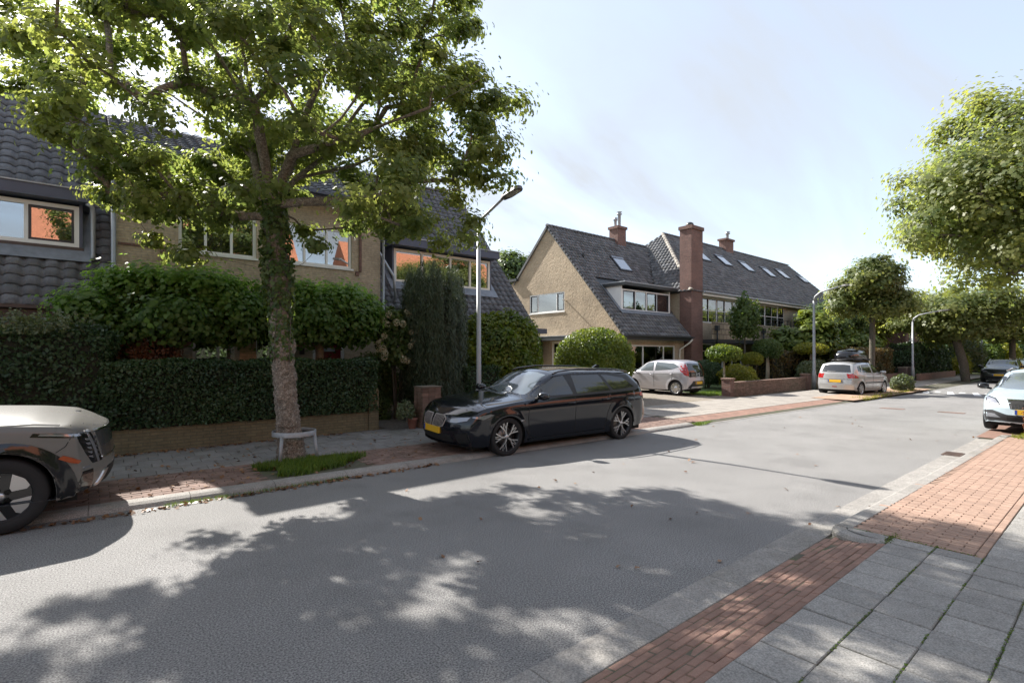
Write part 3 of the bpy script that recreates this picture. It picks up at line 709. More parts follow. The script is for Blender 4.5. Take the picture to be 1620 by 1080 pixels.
mb = MB(); mb.prism([(5.79, 1.63, .04), (5.80, 1.50, .04), (5.965, 1.50, .04), (5.965, 1.85, .04), (5.85, 1.82, .04)], (0, 0, .0595)); o = mb.build('paving_tile', tilegrey, pav)
mb = MB()
me = kerb_mesh('kerb_stone', .30, .17, RZ + .002, concrete)
place('kerb_stone', me, [rz(15.06 + .25*math.sin(R(a)) + .1, 1.52 + .26*math.cos(R(a)), 0, -R(a)) for a in (10, 45, 82)] , kb)
bay = sheet('parking_bay', [(15.3, .2), (70, .2), (70, 2.1), (15.3, 2.25)], .004, pbrick)
sheet('grass_strip', [(14.9, .85), (15.6, .85), (15.6, 1.5), (14.9, 1.5)], .104, soil)
# gutter grate (right) and two narrow brick patches in the road
g = thing('drain_grate', 'small iron drain grate in the right hand gutter', 'drain', (12.3, 2.12, .01)); b = MB(); b.box(12.08, 12.52, 1.99, 2.26, .0, .016); b.build('grate_frame', mat('rusty_iron', (.11, .075, .06), .7, var=.3), g)
for i in range(7): b = MB(); b.box(12.12 + i*.055, 12.14 + i*.055, 2.01, 2.24, .014, .024); b.build('grate_bar', mat('rusty_iron', (.11, .075, .06)), g)
for k, (x0, y0, y1, lb) in enumerate(((20.9, 4.9, 5.62, 'narrow dark brick patch in the asphalt nearer the parked silver hatchback'), (20.9, 3.35, 4.1, 'narrow dark brick patch in the asphalt nearer the pale blue car'))):
    t = thing('brick_patch', lb, 'road patch', (x0, (y0+y1)/2, 0), 'brick patches in the road')
    for i in range(int((y1-y0)/.11)):
        for j in range(2):
            b = MB(); b.box(x0 + j*.17 + .005, x0 + j*.17 + .165, y0 + i*.11 + .005, y0 + i*.11 + .105, 0, .008); b.build('brick', pbrickd, t)
b = MB()   # white triangles before the raised table
for k in range(4):
    y = 6.35 - k*.92; b.raw([(31.0 - k*.05, y - .38, .005), (31.0 - k*.05, y + .02, .005), (32.2, y + .38, .005)], [(0, 2, 1)]) if 0 else b.raw([(30.4, y - .25, .005), (30.4, y + .02, .005), (32.4, y + .38, .005), (32.4, y + .18, .005)], [(0, 1, 2, 3)])
    b.raw([(31.9, y - .32, .005), (32.4, y - .32, .005), (32.4, y - .1, .005), (31.9, y - .1, .005)][::-1], [(3, 2, 1, 0)])
for m_ in b.f: pass
o = b.build('road_marking', mat('road_paint', (.72, .72, .70), .6, var=.08)); o['kind'] = 'structure'
# ---- left pavement
lb_ = strip('kerb_bed', XS, lambda x: LY(x) + .0, -.008, lambda x: LY(x) + .24, -.008 + .06, sand)
me = kerb_mesh('kerb_stone', .994, .24, .072, concrete, .085, side=-1)
XL = 12.4
place('kerb_stone', me, [rz(-7.5 + i, LY(-7.5+i) + .12, 0, LA) for i in range(20)], lb_)
me = kerb_mesh('kerb_stone', .994, .10, .012, concrete, .02, side=-1)
place('kerb_stone', me, [rz(12.9 + i, LY(12.9+i) + .05, 0, LA) for i in range(14)], lb_)
def lstrip(name, x0, x1, d0, d1, z0, z1, m, **k):
    n = max(2, int((x1 - x0)/3)); xs = [x0 + (x1-x0)*i/n for i in range(n+1)]
    return strip(name, xs, lambda x: LY(x) + d0, z0, lambda x: LY(x) + d1, z1, m, **k)
parkl = lstrip('parking_strip', -9, 12.45, .22, 1.62, .056, .056, sand)
me = chamfer_box('paving_brick', .205, .10, .05, pbrickd, .006); xf = []
for j in range(13):
    d = .275 + j*.1065; x = -3.6 + (j % 2)*.105
    while x < 12.4:
        if not (1.95 < x < 3.5 and d < 1.55): xf.append(rz(x, LY(x) + d, .068 + rr.gauss(0, .002), LA + rr.gauss(0, .01), rr.gauss(0, .012), rr.gauss(0, .012)))
        x += .2115
place('paving_brick', me, xf, parkl, 290, 'paving_bricks')
pavl = lstrip('pavement', -9, 12.45, 1.62, 4.6, .056, .056, sand)
me = chamfer_box('paving_tile', .328, .328, .05, tiledark, .006); xf = []
for j in range(7):
    x = -3.4 + (j % 2)*.165
    while x < 12.4:
        xf.append(rz(x, LY(x) + 1.79 + j*.335, .069 + rr.gauss(0, .003), LA + rr.gauss(0, .006), rr.gauss(0, .01), rr.gauss(0, .01))); x += .335
place('paving_tile', me, xf, pavl, 290, 'paving_tiles')
# lowered crossing in front of the second house: red band, pale tiles, gravel
ramp = lstrip('crossing', 12.45, 45, .09, .95, .006, .056, sand)
me = chamfer_box('paving_brick', .10, .205, .05, pbrick, .004); xf = []
for j in range(4):
    x = 12.55
    while x < 24:
        xf.append(rz(x, LY(x) + .205 + j*.2115, .02 + j*.013, LA, math.atan(.05/.86))); x += .1065
place('paving_brick', me, xf, ramp, 240, 'paving_bricks')
pav2 = lstrip('pavement', 12.45, 60, .95, 3.35, .056, .09, sand)
me = chamfer_box('paving_tile', .328, .328, .05, tilepale, .005); xf = []
for j in range(7):
    x = 12.7 + (j % 2)*.165
    while x < 58:
        if not (x > 20.3 and j < 0): xf.append(rz(x, LY(x) + 1.13 + j*.335, .073 + j*.005, LA, .014)); x += .335
place('paving_tile', me, xf, pav2, 290, 'paving_tiles')
lstrip('parking_strip', 22.5, 33, .0, 1.5, .085, .093, mat('sandy_paving', (.33, .22, .15), .9, var=.2, nscale=3, bump=.4, bscale=50))
gar = MB(); gar.raw([(-60, 11.3, .06), (140, 11.3, .06), (140, 13, .15), (-60, 13, .15), (140, 120, .2), (-60, 120, .2)], [(0, 1, 2, 3), (3, 2, 4, 5)])
gar = gar.build('garden_ground', soil); gar['kind'] = 'structure'
b = MB(); b.raw([(11.9, 10.45, .105), (20.3, 10.2, .105), (20.4, 16.3, .225), (12.4, 16.3, .225)], [(0, 1, 2, 3)]); o = b.build('driveway', gravel); o['kind'] = 'structure'
b = MB(); b.raw([(5.45, 11.1, .075), (6.35, 11.1, .075), (6.35, 14.1, .21), (5.45, 14.1, .21)], [(0, 1, 2, 3)]); o = b.build('path', mat('cobble_path', (.14, .125, .11), .95, var=.35, nscale=16, bump=.8, bscale=35)); o['kind'] = 'structure'
b = MB(); b.raw([(20.6, 10.9, .12), (30, 10.9, .12), (30, 16, .2), (20.6, 16, .2)], [(0, 1, 2, 3)]); o = b.build('lawn', mat('lawn', (.07, .11, .03), .95, var=.3, nscale=6, bump=.5, bscale=60)); o['kind'] = 'structure'
# grass tufts and fallen leaves
def joint_weeds():
    r = np.random.default_rng(88); P_ = []
    for k in range(1, 5):
        y = 1.465 - .3235*k; n = 420; x = r.uniform(2.2, 6, n); keep = np.sin(x*5 + k*2) + np.sin(x*11 + k) > -.3; x = x[keep]; P_.append(np.stack([x, y + .0 + r.normal(0, .004, len(x)), np.full(len(x), .1)], 1))
    x = r.uniform(5.7, 6.1, 160); P_.append(np.stack([x, 1.47 + r.normal(0, .02, 160), np.full(160, .1)], 1)); x = r.uniform(5.93, 5.96, 200); P_.append(np.stack([x, r.uniform(.85, 1.8, 200), np.full(200, .1)], 1))
    P_ = np.concatenate(P_); o = link('moss', leaf_mesh('moss', P_, r.normal(0, 1, P_.shape) + np.array([0, 0, 1.2]), .014, lf_grass, 'oval', 88, .4)); tag(o, 'moss and tiny weeds in the joints of the right hand tiles', 'moss', kind='stuff')

def blades(name, label, n, area, z, size, m, seed, kind='stuff', cat='grass'):
    r = np.random.default_rng(seed); pts = np.array(area(r, n)); 
    N_ = r.normal(0, 1, (len(pts), 3)) * np.array([1, 1, .15]); P_ = np.column_stack([pts[:, 0], pts[:, 1], np.full(len(pts), z) + size*.42])
    o = link(name, leaf_mesh(name, P_, N_, size, m, 'blade', seed, .2, updir=(0, 0, 1), svar=.5)); return tag(o, label, cat, kind=kind)
def patch_area(cx, cy, rx, ry):
    def f(r, n):
        a = r.uniform(0, 6.28, n); q = r.uniform(0, 1, n)**.6; k = 1 + .25*np.sin(a*3 + 1) + .15*np.sin(a*5)
        return np.stack([cx + rx*q*k*np.cos(a), cy + ry*q*k*np.sin(a)], 1)
    return f
blades('grass', 'green grass tufts round the foot of the large tree', 5200, patch_area(2.75, 8.42, .74, .50), .06, .12, lf_grass, 11)
blades('grass', 'thin weeds along the near end of the left kerb gutter', 900, lambda r, n: np.stack([r.uniform(.7, 3.0, n), 7.56 - .035*1.8 + np.abs(r.normal(0, .05, n))*-1], 1), .0, .05, lf_grass, 12)
blades('grass', 'weeds at the end of the raised kerb behind the black estate car', 500, patch_area(12.45, 7.25, .45, .12), .0, .08, lf_grass, 13)
blades('grass', 'weeds in the gravel beside the silver hatchback', 1500, lambda r, n: np.stack([r.uniform(23.5, 31.5, n), 6.95 - .25*r.uniform(0, 1, n) + np.where(r.uniform(0, 1, n) > .8, .4, 0)], 1), .0, .16, lf_yellow, 14)
blades('grass', 'grassy edge of the lawn by the low brick wall', 2600, lambda r, n: np.stack([r.uniform(17.6, 20.4, n) + 2.0, r.uniform(11.0, 12.3, n)], 1), .1, .13, lf_grass, 15)
blades('moss', 'moss at the rounded end of the right hand kerb', 260, patch_area(5.85, 1.78, .12, .14), .02, .03, lf_yellow, 16, cat='moss')
blades('grass', 'short weeds beside the kerb in front of the pale blue car', 700, patch_area(15.2, 1.35, .4, .3), .1, .07, lf_yellow, 17)
def litter(name, label, n, f, z, size, seed):
    r = np.random.default_rng(seed); p = f(r, n); P_ = np.column_stack([p[:, 0], p[:, 1], z + r.uniform(.004, .02, len(p))])
    o = link(name, leaf_mesh(name, P_, np.repeat([[0, 0, 1.]], len(P_), 0), size, lf_dead, 'maple', seed, .35)); return tag(o, label, 'leaf litter', kind='stuff')
litter('leaf_litter', 'fallen brown leaves on the left pavement and at the tree foot', 420, lambda r, n: np.stack([r.uniform(-1, 9, n), LY(3) + .3 + np.abs(r.normal(0, 1.5, n))], 1)[:n], .07, .055, 21)
litter('leaf_litter', 'fallen brown leaves heaped between tree trunk and guard', 260, lambda r, n: np.stack([2.7 + r.normal(0, .28, n), 8.65 + r.normal(0, .17, n)], 1), .08, .07, 22)
litter('leaf_litter', 'fallen leaves gathered in the left gutter', 320, lambda r, n: np.stack([r.uniform(-1, 4.5, n), 7.45 - np.abs(r.normal(0, .06, n))], 1), .004, .05, 23)
joint_weeds()
litter('leaf_litter', 'few fallen leaves scattered over road and right pavement', 60, lambda r, n: np.stack([r.uniform(2, 18, n), r.uniform(.4, 7, n)], 1), .004, .05, 24)
litter('leaf_litter', 'dead leaves along the foot of the mossy garden wall', 260, lambda r, n: np.stack([r.uniform(0, 4.5, n), 11.35 - np.abs(r.normal(0, .1, n))], 1), .07, .05, 25)
# ============================================================= HOUSES
def gutter(parent, x0, x1, y, z, m=darktrim, r=.06, name='gutter'):
    b = MB(); vs = []; n = 7
    for x in (x0, x1):
        for i in range(n): a = math.pi + math.pi*i/(n-1); vs.append((x, y + r*math.cos(a), z + r*math.sin(a)))
    b.raw(vs, [(i, i+1, n+i+1, n+i) for i in range(n-1)], 0, True); b.raw([(x, y2, z2) for x in (x0, x1) for (y2, z2) in ((y - r - .01, z - r - .03), (y - r - .01, z + .01), (y - r, z + .012), (y - r, z - r - .03))][:0] , [])
    b.box(x0, x1, y - r - .015, y - r, z - r*.9, z + .015); b.box(x0, x1, y + r, y + r + .02, z - r - .08, z + .03)
    return b.build(name, m, parent)
# ---------- houses 1 to 3: one terrace, built as three dwellings
K = 1.19; EY, EZ = 13.9, 2.80; S = math.sqrt(1 + K*K); VS = Vector((0, 1/S, K/S))
RIDGE_Y = 18.9; SL = (RIDGE_Y - EY) * S
def slope_house(name, label, x0, x1, tx0, tx1, dx0, dx1, dz0, dz1, dy, panes_, seed, limit, wd, ln, cheek):
    t = thing(name, label, 'house', ((x0+x1)/2, 14.3, 0), None)
    # v distances of the dormer on the slope
    vb = (dz0 - EZ)/K*S; vt = (dz1 + .35 - EZ)/K*S
    hole = [(dx0 - x0 - .0, vb - .02), (dx1 - x0 + .0, vb - .02), (dx1 - x0, vt), (dx0 - x0, vt)]
    tile_roof(t, (x0, EY, EZ), (1, 0, 0), VS, [(max(tx0, x0) - x0, 0), (tx1 - x0, 0), (tx1 - x0, SL), (max(tx0, x0) - x0, SL)], wd, ln, rooftile, limit, [hole], darktrim, amp=.03)
    # rear slope
    b = MB(); b.prism([(x0, RIDGE_Y, EZ + K*(RIDGE_Y - EY)), (x1, RIDGE_Y, EZ + K*(RIDGE_Y - EY)), (x1, 2*RIDGE_Y - EY, EZ), (x0, 2*RIDGE_Y - EY, EZ)], (0, 0, -.12)); b.build('rear_roof', rooftile2, t)
    ridge_tiles(t, (x0, RIDGE_Y, EZ + K*(RIDGE_Y - EY) + .02), (x1, RIDGE_Y, EZ + K*(RIDGE_Y - EY) + .02), rooftile2, limit=30)
    return t
def dormer(t, x0, x1, z0, z1, y, depth_top, fascz, fascm, framem, bars, cases, over=.32, cheekm=bluegrey, fasc=.24, glaz=(), sillm=None):
    """flat roofed dormer: front window wall at y, cheeks back to the slope"""
    yb = EY + (z0 - EZ)/K; yt = EY + (z1 - EZ)/K + .3
    d = thing_part(t, 'dormer')
    w_ = window(d, 'Y', y, x0 + .06, x1 - .06, z0 + .03, z1, framem, bars=bars, case=cases, inset=0, depth=.09, fw=.085, sill=False, glaz=glaz)
    for xa, xb in ((x0, x0 + .06), (x1 - .06, x1)):
        b = MB(); b.prism([(xa, y + .0, z0), (xa, yt, z0), (xa, yt, z1 + .05), (xa, y, z1 + .05)], (xb - xa, 0, 0)); b.build('cheek', cheekm, d)
    b = MB(); b.box(x0 - .02, x1 + .02, y - .03, y + .10, z0 - .10, z0 + .03); b.build('sill', sillm or framem, d)
    b = MB(); b.box(x0 - .12, x1 + .12, y - over, yt + .4, z1 + .052, z1 + .052 + fasc); b.build('dormer_roof', fascm, d)
    b = MB(); b.box(x0 - .14, x1 + .14, y - over - .025, yt + .4, z1 + .052 + fasc + .003, z1 + .085 + fasc); b.build('roof_edge', zinc, d)
    b = MB(); b.box(x0 - .25, x1 + .25, y - .20, y - .005, z0 - .33, z0 - .12); 
    # lead apron laid on the slope below the sill
    b = MB(); n = Vector((0, -K/S, 1/S)); a = Vector((x0 - .15, y - .02, EZ + K*(y - .02 - EY))) + n*.085
    b.prism([a - VS*.24, a - VS*.24 + Vector((x1 - x0 + .3, 0, 0)), a + VS*.10 + Vector((x1 - x0 + .3, 0, 0)), a + VS*.10], n*.012); b.build('flashing', lead, d)
    for xx, sgn in ((x0, -1), (x1, 1)):
        b = MB(); a0 = Vector((xx, y - .05, EZ + K*(y - .05 - EY))) + n*.08
        b.prism([a0, a0 + Vector((sgn*.16, 0, 0)), a0 + Vector((sgn*.16, 0, 0)) + VS*(z1 - z0 + .35)/K*S*.98, a0 + VS*(z1 - z0 + .35)/K*S*.98], n*.012); b.build('flashing', lead, d)
    return d
def thing_part(t, name):
    o = bpy.data.objects.new(name, None); COL.objects.link(o); o.parent = t
    return o
def party(parent, x, m, y0=14.25, y1=25, th=.2, eave=EZ, name='party_wall'):
    b = MB(); b.prism([(x, y0, 0), (x, y1, 0), (x, y1, EZ - .15), (x, RIDGE_Y, EZ + K*(RIDGE_Y - EY) - .3), (x, y0, EZ + K*(y0 - EY) - .3)], (th, 0, 0)); b.build(name, m, parent)
h1 = slope_house('terraced_house', 'dark tiled house at the left edge with a wide white dormer window', -7.0, .40, -5.5, .38, -4.6, -.12, 4.20, 5.18, 14.95, None, 1, 290, .30, .285, None)
dormer(h1, -4.6, -.10, 4.18, 5.12, 14.93, 0, 5.2, bluegrey, white, bars=[-3.6, -2.3, -1.02], cases=(3,), glaz=[(-.55, -.25, 4.3, 5.0, curtain)], sillm=brownpaint)
wall(h1, 'Y', 14.25, [(-7, 0), (.38, 0), (.38, 2.75), (-7, 2.75)], [(-4, -2, .9, 2.2)], yellowbrick)
window(h1, 'Y', 14.25, -4, -2, .9, 2.2, bars=[-3])
b = MB(); b.box(-7, .38, 13.86, 13.90, 2.56, 2.80); b.box(-7, .38, 13.90, 14.25, 2.62, 2.66); b.build('fascia', brownpaint, h1)
b = MB(); b.box(-7, .38, 25.3, 25.5, 0, 2.8); b.build('rear_wall', yellowbrick, h1)
gutter(h1, -7, .38, 13.80, 2.80, brownpaint, .055)
party(h1, -7.0, yellowbrick)
b = MB(); b.tube([(-.02, 14.62, 5.15), (.06, 14.68, 5.1), (.08, 14.74, 4.95), (.08, 14.80, 4.1), (.08, 14.70, 3.95)], .045, 8); b.build('downpipe', zinc, h1)
# ---------- house 2: yellow brick front under the big tree
h2 = thing('terraced_house', 'yellow brick house behind the large tree with white windows and red door', 'house', (3.5, 14.2, 0))
HO = [(1.62, 3.30, 4.27, 5.35), (3.92, 5.80, 4.27, 5.35), (4.70, 5.58, .15, 2.35), (1.90, 2.80, 1.0, 2.35), (3.25, 4.08, .9, 2.35)]
wall(h2, 'Y', 14.2, [(.44, 0), (6.66, 0), (6.66, 5.92), (.44, 5.92)], HO, yellowbrick)
window(h2, 'Y', 14.2, *HO[0], white, bars=[2.18, 2.74], case=(), glaz=[(1.7, 3.2, 4.32, 5.3, curtain)])
window(h2, 'Y', 14.2, *HO[1], white, bars=[4.5, 5.10], case=())
window(h2, 'Y', 14.2, *HO[3], cream, bars=[2.45])
window(h2, 'Y', 14.2, *HO[4], white, bars=[3.66])
dr = MB(); dr.box(4.78, 5.50, 14.28, 14.34, .17, 2.30); dd = dr.build('door', reddoor, h2)
b = MB(); b.box(4.95, 5.33, 14.262, 14.279, 1.92, 2.02); b.build('letter_plate', zinc, dd)
for zz in (.3, .95, 1.55): b = MB(); b.box(4.86, 5.42, 14.268, 14.279, zz, zz + .5 if zz < 1.5 else zz + .25); b.build('door_panel', reddoor, dd)
b = MB(); b.box(5.42, 5.455, 14.24, 14.279, 1.05, 1.2); b.build('handle', zinc, dd)
b = MB(); b.box(4.70, 4.775, 14.22, 14.36, .15, 2.35); b.box(5.505, 5.58, 14.22, 14.36, .15, 2.35); b.box(4.775, 5.505, 14.22, 14.36, 2.305, 2.35); b.build('door_frame', white, h2)
b = MB(); b.box(4.02, 4.14, 13.95, 14.19, 0, 2.5); b.build('porch_post', white, h2)
b = MB(); b.box(2.78, 3.14, 13.55, 14.18, 0, 2.7); b.build('brick_pier', yellowbrick, h2)
b = MB(); b.box(6.0, 6.07, 14.155, 14.198, 4.22, 5.35); b.box(5.9, 5.998, 14.155, 14.198, 4.10, 4.22); b.build('brick_ornament', redbrick, h2)
b = MB(); b.box(1.27, 1.38, 14.155, 14.198, 4.02, 4.25); b.box(.5, 1.38, 14.165, 14.198, 4.262, 4.31); b.build('brick_ornament', redbrick, h2)
b = MB(); b.box(.44, 6.66, 13.80, 14.2, 5.925, 6.02); b.build('soffit', cream, h2)
b = MB(); b.box(.40, 6.70, 13.74, 13.80, 5.93, 6.14); b.build('fascia', bluegrey, h2)
gutter(h2, .4, 6.7, 13.66, 6.12, bluegrey, .06)
b = MB(); b.tube([(6.72, 13.78, 6.05), (6.72, 14.10, 5.85), (6.72, 14.12, 3.0), (6.66, 13.95, 2.86)], .04, 8); b.build('downpipe', zinc, h2)
b = MB(); b.tube([(.42, 14.12, 5.9), (.42, 14.12, .2)], .045, 8); b.build('downpipe', zinc, h2)
b = MB(); b.box(.46, .75, 14.11, 14.19, 0, .01)
u2 = Vector((0, 1, .515)).normalized(); L2 = (18.9 - 13.8)*math.sqrt(1 + .515**2)
tile_roof(h2, (.42, 13.8, 6.12), (1, 0, 0), u2, [(0, 0), (6.26, 0), (6.26, L2), (0, L2)], .30, .30, rooftile, 60, [[(3.5, 4.0), (4.4, 4.0), (4.4, 6), (3.5, 6)]])
b = MB(); b.prism([(.42, 18.9, 8.74), (6.68, 18.9, 8.74), (6.68, 25, 5), (.42, 25, 5)], (0, 0, -.1)); b.build('rear_roof', rooftile2, h2)
b = MB(); b.box(.44, 6.66, 24.9, 25.1, 0, 5.2); b.build('rear_wall', yellowbrick, h2)
b = MB(); b.box(.44, .64, 14.5, 25, 0, 6); b.box(6.46, 6.66, 14.5, 25, 0, 6); b.prism([(.44, 14.2, 5.93), (.44, 25, 5.3), (.44, 18.9, 8.6)], (.2, 0, 0)); b.prism([(6.46, 14.2, 5.93), (6.46, 25, 5.3), (6.46, 18.9, 8.6)], (.2, 0, 0)); b.build('side_wall', yellowbrick, h2)
d2 = thing_part(h2, 'dormer')
b = MB(); b.box(3.95, 4.8, 17.4, 19.2, 7.2, 9.1); b.build('cheek', white, d2)
b = MB(); b.box(3.90, 4.85, 17.3, 19.2, 9.1, 9.25); b.build('dormer_roof', bluegrey, d2)
window(d2, 'Y', 17.4, 4.05, 4.7, 7.9, 9.0, white, inset=-.06, depth=.05, sill=False, gl=paned)
# wall lamp, bench-like planter by the door
t = thing('wall_lantern', 'small rust brown lantern on the brick wall beside the red door', 'lantern', (4.37, 14.1, 2.0))
b = MB(); b.lathe([(.02, 2.22), (.10, 2.08), (.11, 2.05), (.02, 2.05)], 8, (4.37, 14.05, 0)); b.build('lamp_shade', terracotta, t)
b = MB(); b.box(4.32, 4.42, 14.0, 14.1, 1.84, 2.03); b.build('lamp_body', brownpaint, t); b = MB(); b.box(4.35, 4.39, 14.1, 14.198, 1.95, 1.99); b.build('bracket', brownpaint, t)
t = thing('bench', 'dark slatted bench against the yellow brick wall right of the red door', 'bench', (6.1, 13.8, .2))
for i in range(4): b = MB(); b.box(5.75, 6.55, 13.93, 13.96, 1.35 + i*.11, 1.44 + i*.11) ; b.build('back_slat', brownpaint, t)
for i in range(3): b = MB(); b.box(5.75, 6.55, 13.5 + i*.13, 13.61 + i*.13, .75, .78); b.build('seat_slat', brownpaint, t)
for xx in (5.78, 6.50): b = MB(); b.box(xx, xx + .05, 13.5, 13.92, .2, .75); b.box(xx, xx + .05, 13.88, 13.928, .75, 1.75); b.build('leg', brownpaint, t)
# ---------- house 3
h3 = slope_house('terraced_house', 'dark tiled house behind the dark conifer with a long cream dormer', 6.72, 12.50, 6.72, 12.50, 7.42, 11.30, 4.15, 5.20, 14.95, None, 2, 290, .245, .26, None)
dormer(h3, 7.42, 11.35, 4.12, 5.22, 14.95, 0, 5.3, bluegrey, cream, bars=[8.5, 9.6, 10.42], cases=(), glaz=[(8.6, 9.5, 4.25, 5.1, curtain)], over=.35)
wall(h3, 'Y', 14.25, [(6.72, 0), (12.4, 0), (12.4, 2.75), (6.72, 2.75)], [(8, 10.5, .8, 2.3)], yellowbrick)
window(h3, 'Y', 14.25, 8, 10.5, .8, 2.3, bars=[8.8, 9.7])
b = MB(); b.prism([(12.38, 14.25, 0), (12.38, 25.2, 0), (12.38, 25.2, EZ - .2), (12.38, RIDGE_Y, EZ + K*(RIDGE_Y-EY) - .15), (12.38, 14.25, EZ + K*.35 - .15)], (-.22, 0, 0)); b.build('gable_wall', yellowbrick, h3)
b = MB(); b.box(6.72, 12.55, 13.80, 13.86, 2.60, 2.80); b.box(6.72, 12.38, 13.86, 14.25, 2.62, 2.66); b.build('fascia', bluegrey, h3)
b = MB(); b.box(12.40, 13.05, 13.78, 14.1, 2.60, 2.78); b.build('gutter_end', bluegrey, h3)
b = MB(); b.prism([(12.50, EY, EZ - .02), (12.50, RIDGE_Y, EZ + K*(RIDGE_Y-EY) - .02), (12.50, RIDGE_Y, EZ + K*(RIDGE_Y-EY) - .2), (12.50, EY, EZ - .2)], (.05, 0, 0)); b.build('verge_board', darktrim, h3)
b = MB(); b.box(6.72, 12.4, 25.1, 25.3, 0, 2.8); b.build('rear_wall', yellowbrick, h3)
b = MB(); p = Vector((12.0, 16.55, EZ + K*(16.55-EY))); b.box(11.92, 12.08, 16.35, 16.55, p.z - .1, p.z + .22); b.build('roof_vent', darktrim, h3)
b = MB(); b.tube([(6.78, 14.7, 5.1), (6.85, 14.62, 4.9), (7.15, 14.3, 4.2), (7.2, 14.28, 3.5)], .045, 8); b.build('downpipe', zinc, h3)
# ---------- house 4: gable house
G4 = 20.5; E4Y, E4Z = 16.0, 2.80; K4 = 1.152; R4Y = 21.6; R4Z = E4Z + K4*(R4Y - E4Y)
S4 = math.sqrt(1 + K4*K4); V4 = Vector((0, 1/S4, K4/S4)); SL4 = (R4Y - E4Y)*S4
h4 = thing('gabled_house', 'rough yellow brick house with tall gable wall and steep grey roof', 'house', (23.5, 19, .2))
HG = [(20.24, 23.17, 4.25, 5.36), (19.37, 21.35, .25, 2.56), (22.9, 24.1, .9, 2.4)]
wall(h4, 'X', G4, [(16.35, 0), (24.9, 0), (24.9, 6.2), (24.25, R4Z - 1.0*(24.25-R4Y) - .05), (R4Y, R4Z - .05), (16.35, E4Z + K4*.35 - .05)], HG, roughbrick, .3, 'gable_wall')
window(h4, 'X', G4, *HG[0], white, bars=[20.87, 22.46], case=(0, 2), glaz=[(20.3, 23.1, 4.3, 5.3, blind)], inset=.02)
window(h4, 'X', G4, 19.37, 21.35, .25, 2.56, white, bars=[20.35], hbars=[.9, 1.9], gl=pane, inset=.12, case=(1,), casem=cream)
window(h4, 'X', G4, 22.9, 24.1, .9, 2.4, white, bars=[], hbars=[1.9])
b = MB(); b.box(20.08, 20.5, 19.1, 24.9, 2.62, 2.84); b.build('canopy', darktrim, h4); b = MB(); b.box(20.06, 20.5, 19.05, 24.95, 2.842, 2.87); b.build('canopy_edge', zinc, h4)
b = MB(); b.tube([(20.02, 19.62, 2.8), (20.1, 19.62, 2.7), (20.3, 19.62, 2.55)], .04, 8); b.build('canopy_spout', white, h4)
b = MB(); b.tube([(20.49, 20.12, 4.82), (20.30, 20.10, 4.86), (20.20, 20.08, 4.86)], .03, 8); b.build('wall_bracket', cream, h4)
# tiles on the front slope, leaving the dormer clear
hole4 = [(20.95 - G4 + .5, 1.75), (26.0 - G4 + .0, 1.75), (26.0 - G4, 4.3), (20.95 - G4 + .5, 4.3)]
tile_roof(h4, (G4 - .06, E4Y, E4Z), (1, 0, 0), V4, [(0, 0), (6.05, 0), (6.05, 3.9), (9.75, SL4), (0, SL4)], .25, .27, rooftile2, 200, [hole4])
b = MB(); b.prism([(G4 - .06, R4Y, R4Z), (30.2, R4Y, R4Z), (30.2, 24.6, R4Z - 3.0), (G4 - .06, 24.6, R4Z - 3.0)], (0, 0, -.12)); b.build('rear_roof', rooftile2, h4)
ridge_tiles(h4, (G4 - .06, R4Y, R4Z + .02), (30.0, R4Y, R4Z + .02), rooftile2, .36, .12)
# verge: a row of tile edges seen on the gable
xf = []; me = MB().box(-.02, .06, -.07, .07, -.03, .05).mesh('verge_tile', rooftile2)
n4 = Vector((0, -K4/S4, 1/S4)); k = int(SL4/.27)
for i in range(k): p = Vector((G4 - .09, E4Y, E4Z)) + V4*(i*.27 + .1) - n4*.03; xf.append(mtx(p, (1, 0, 0), V4, n4))
place('verge_tile', me, xf, h4, 60)
b = MB(); b.prism([(G4 - .11, R4Y, R4Z + .02), (G4 - .11, 24.25, R4Z - 2.65), (G4 - .11, 24.25, R4Z - 2.83), (G4 - .11, R4Y, R4Z - .18)], (.10, 0, 0)); b.build('verge_board', rooftile2, h4)
b = MB(); b.box(G4 - .2, G4 + .15, 24.2, 25.1, 6.35, 6.5); b.build('rear_gutter_end', darktrim, h4)
wall(h4, 'Y', 16.4, [(20.8, 0), (26.3, 0), (26.3, 3.1), (20.8, 3.1)], [(21.2, 25.4, 1.0, 2.33)], yellowbrick, .25, 'front_wall')
window(h4, 'Y', 16.4, 21.2, 25.4, 1.0, 2.33, white, bars=[22.5, 24.35], inset=.03, glaz=[(21.3, 21.7, 1.05, 2.3, curtain), (24.9, 25.3, 1.05, 2.3, curtain)])
b = MB(); b.box(20.44, 26.35, 15.90, 15.96, 2.58, 2.80); b.box(20.44, 26.35, 15.96, 16.4, 2.62, 2.66); b.build('fascia', darktrim, h4)
gutter(h4, 20.3, 26.4, 15.83, 2.80, darktrim, .06)
b = MB(); b.tube([(26.2, 15.8, 2.68), (26.1, 15.9, 2.5), (25.75, 16.32, 2.1), (25.75, 16.34, .2)], .05, 8); b.build('downpipe', cream, h4)
b = MB(); b.box(20.8, 30, 24.6, 24.85, 0, 6.2); b.build('rear_wall', roughbrick, h4)
dm = thing_part(h4, 'dormer'); DY = 17.12
window(dm, 'Y', DY, 21.63, 25.92, 4.17, 5.30, white, bars=[22.75, 23.75, 24.7], case=(0, 2, 3), inset=0, depth=.09, fw=.08, sill=False, glaz=[(21.7, 22.1, 4.25, 5.2, curtain), (24.9, 25.2, 4.25, 5.2, curtain)])
b = MB(); b.prism([(21.55, DY, 4.12), (21.55, 18.5, 5.45), (21.55, DY, 5.45)], (.08, 0, 0)); b.build('cheek', white, dm)
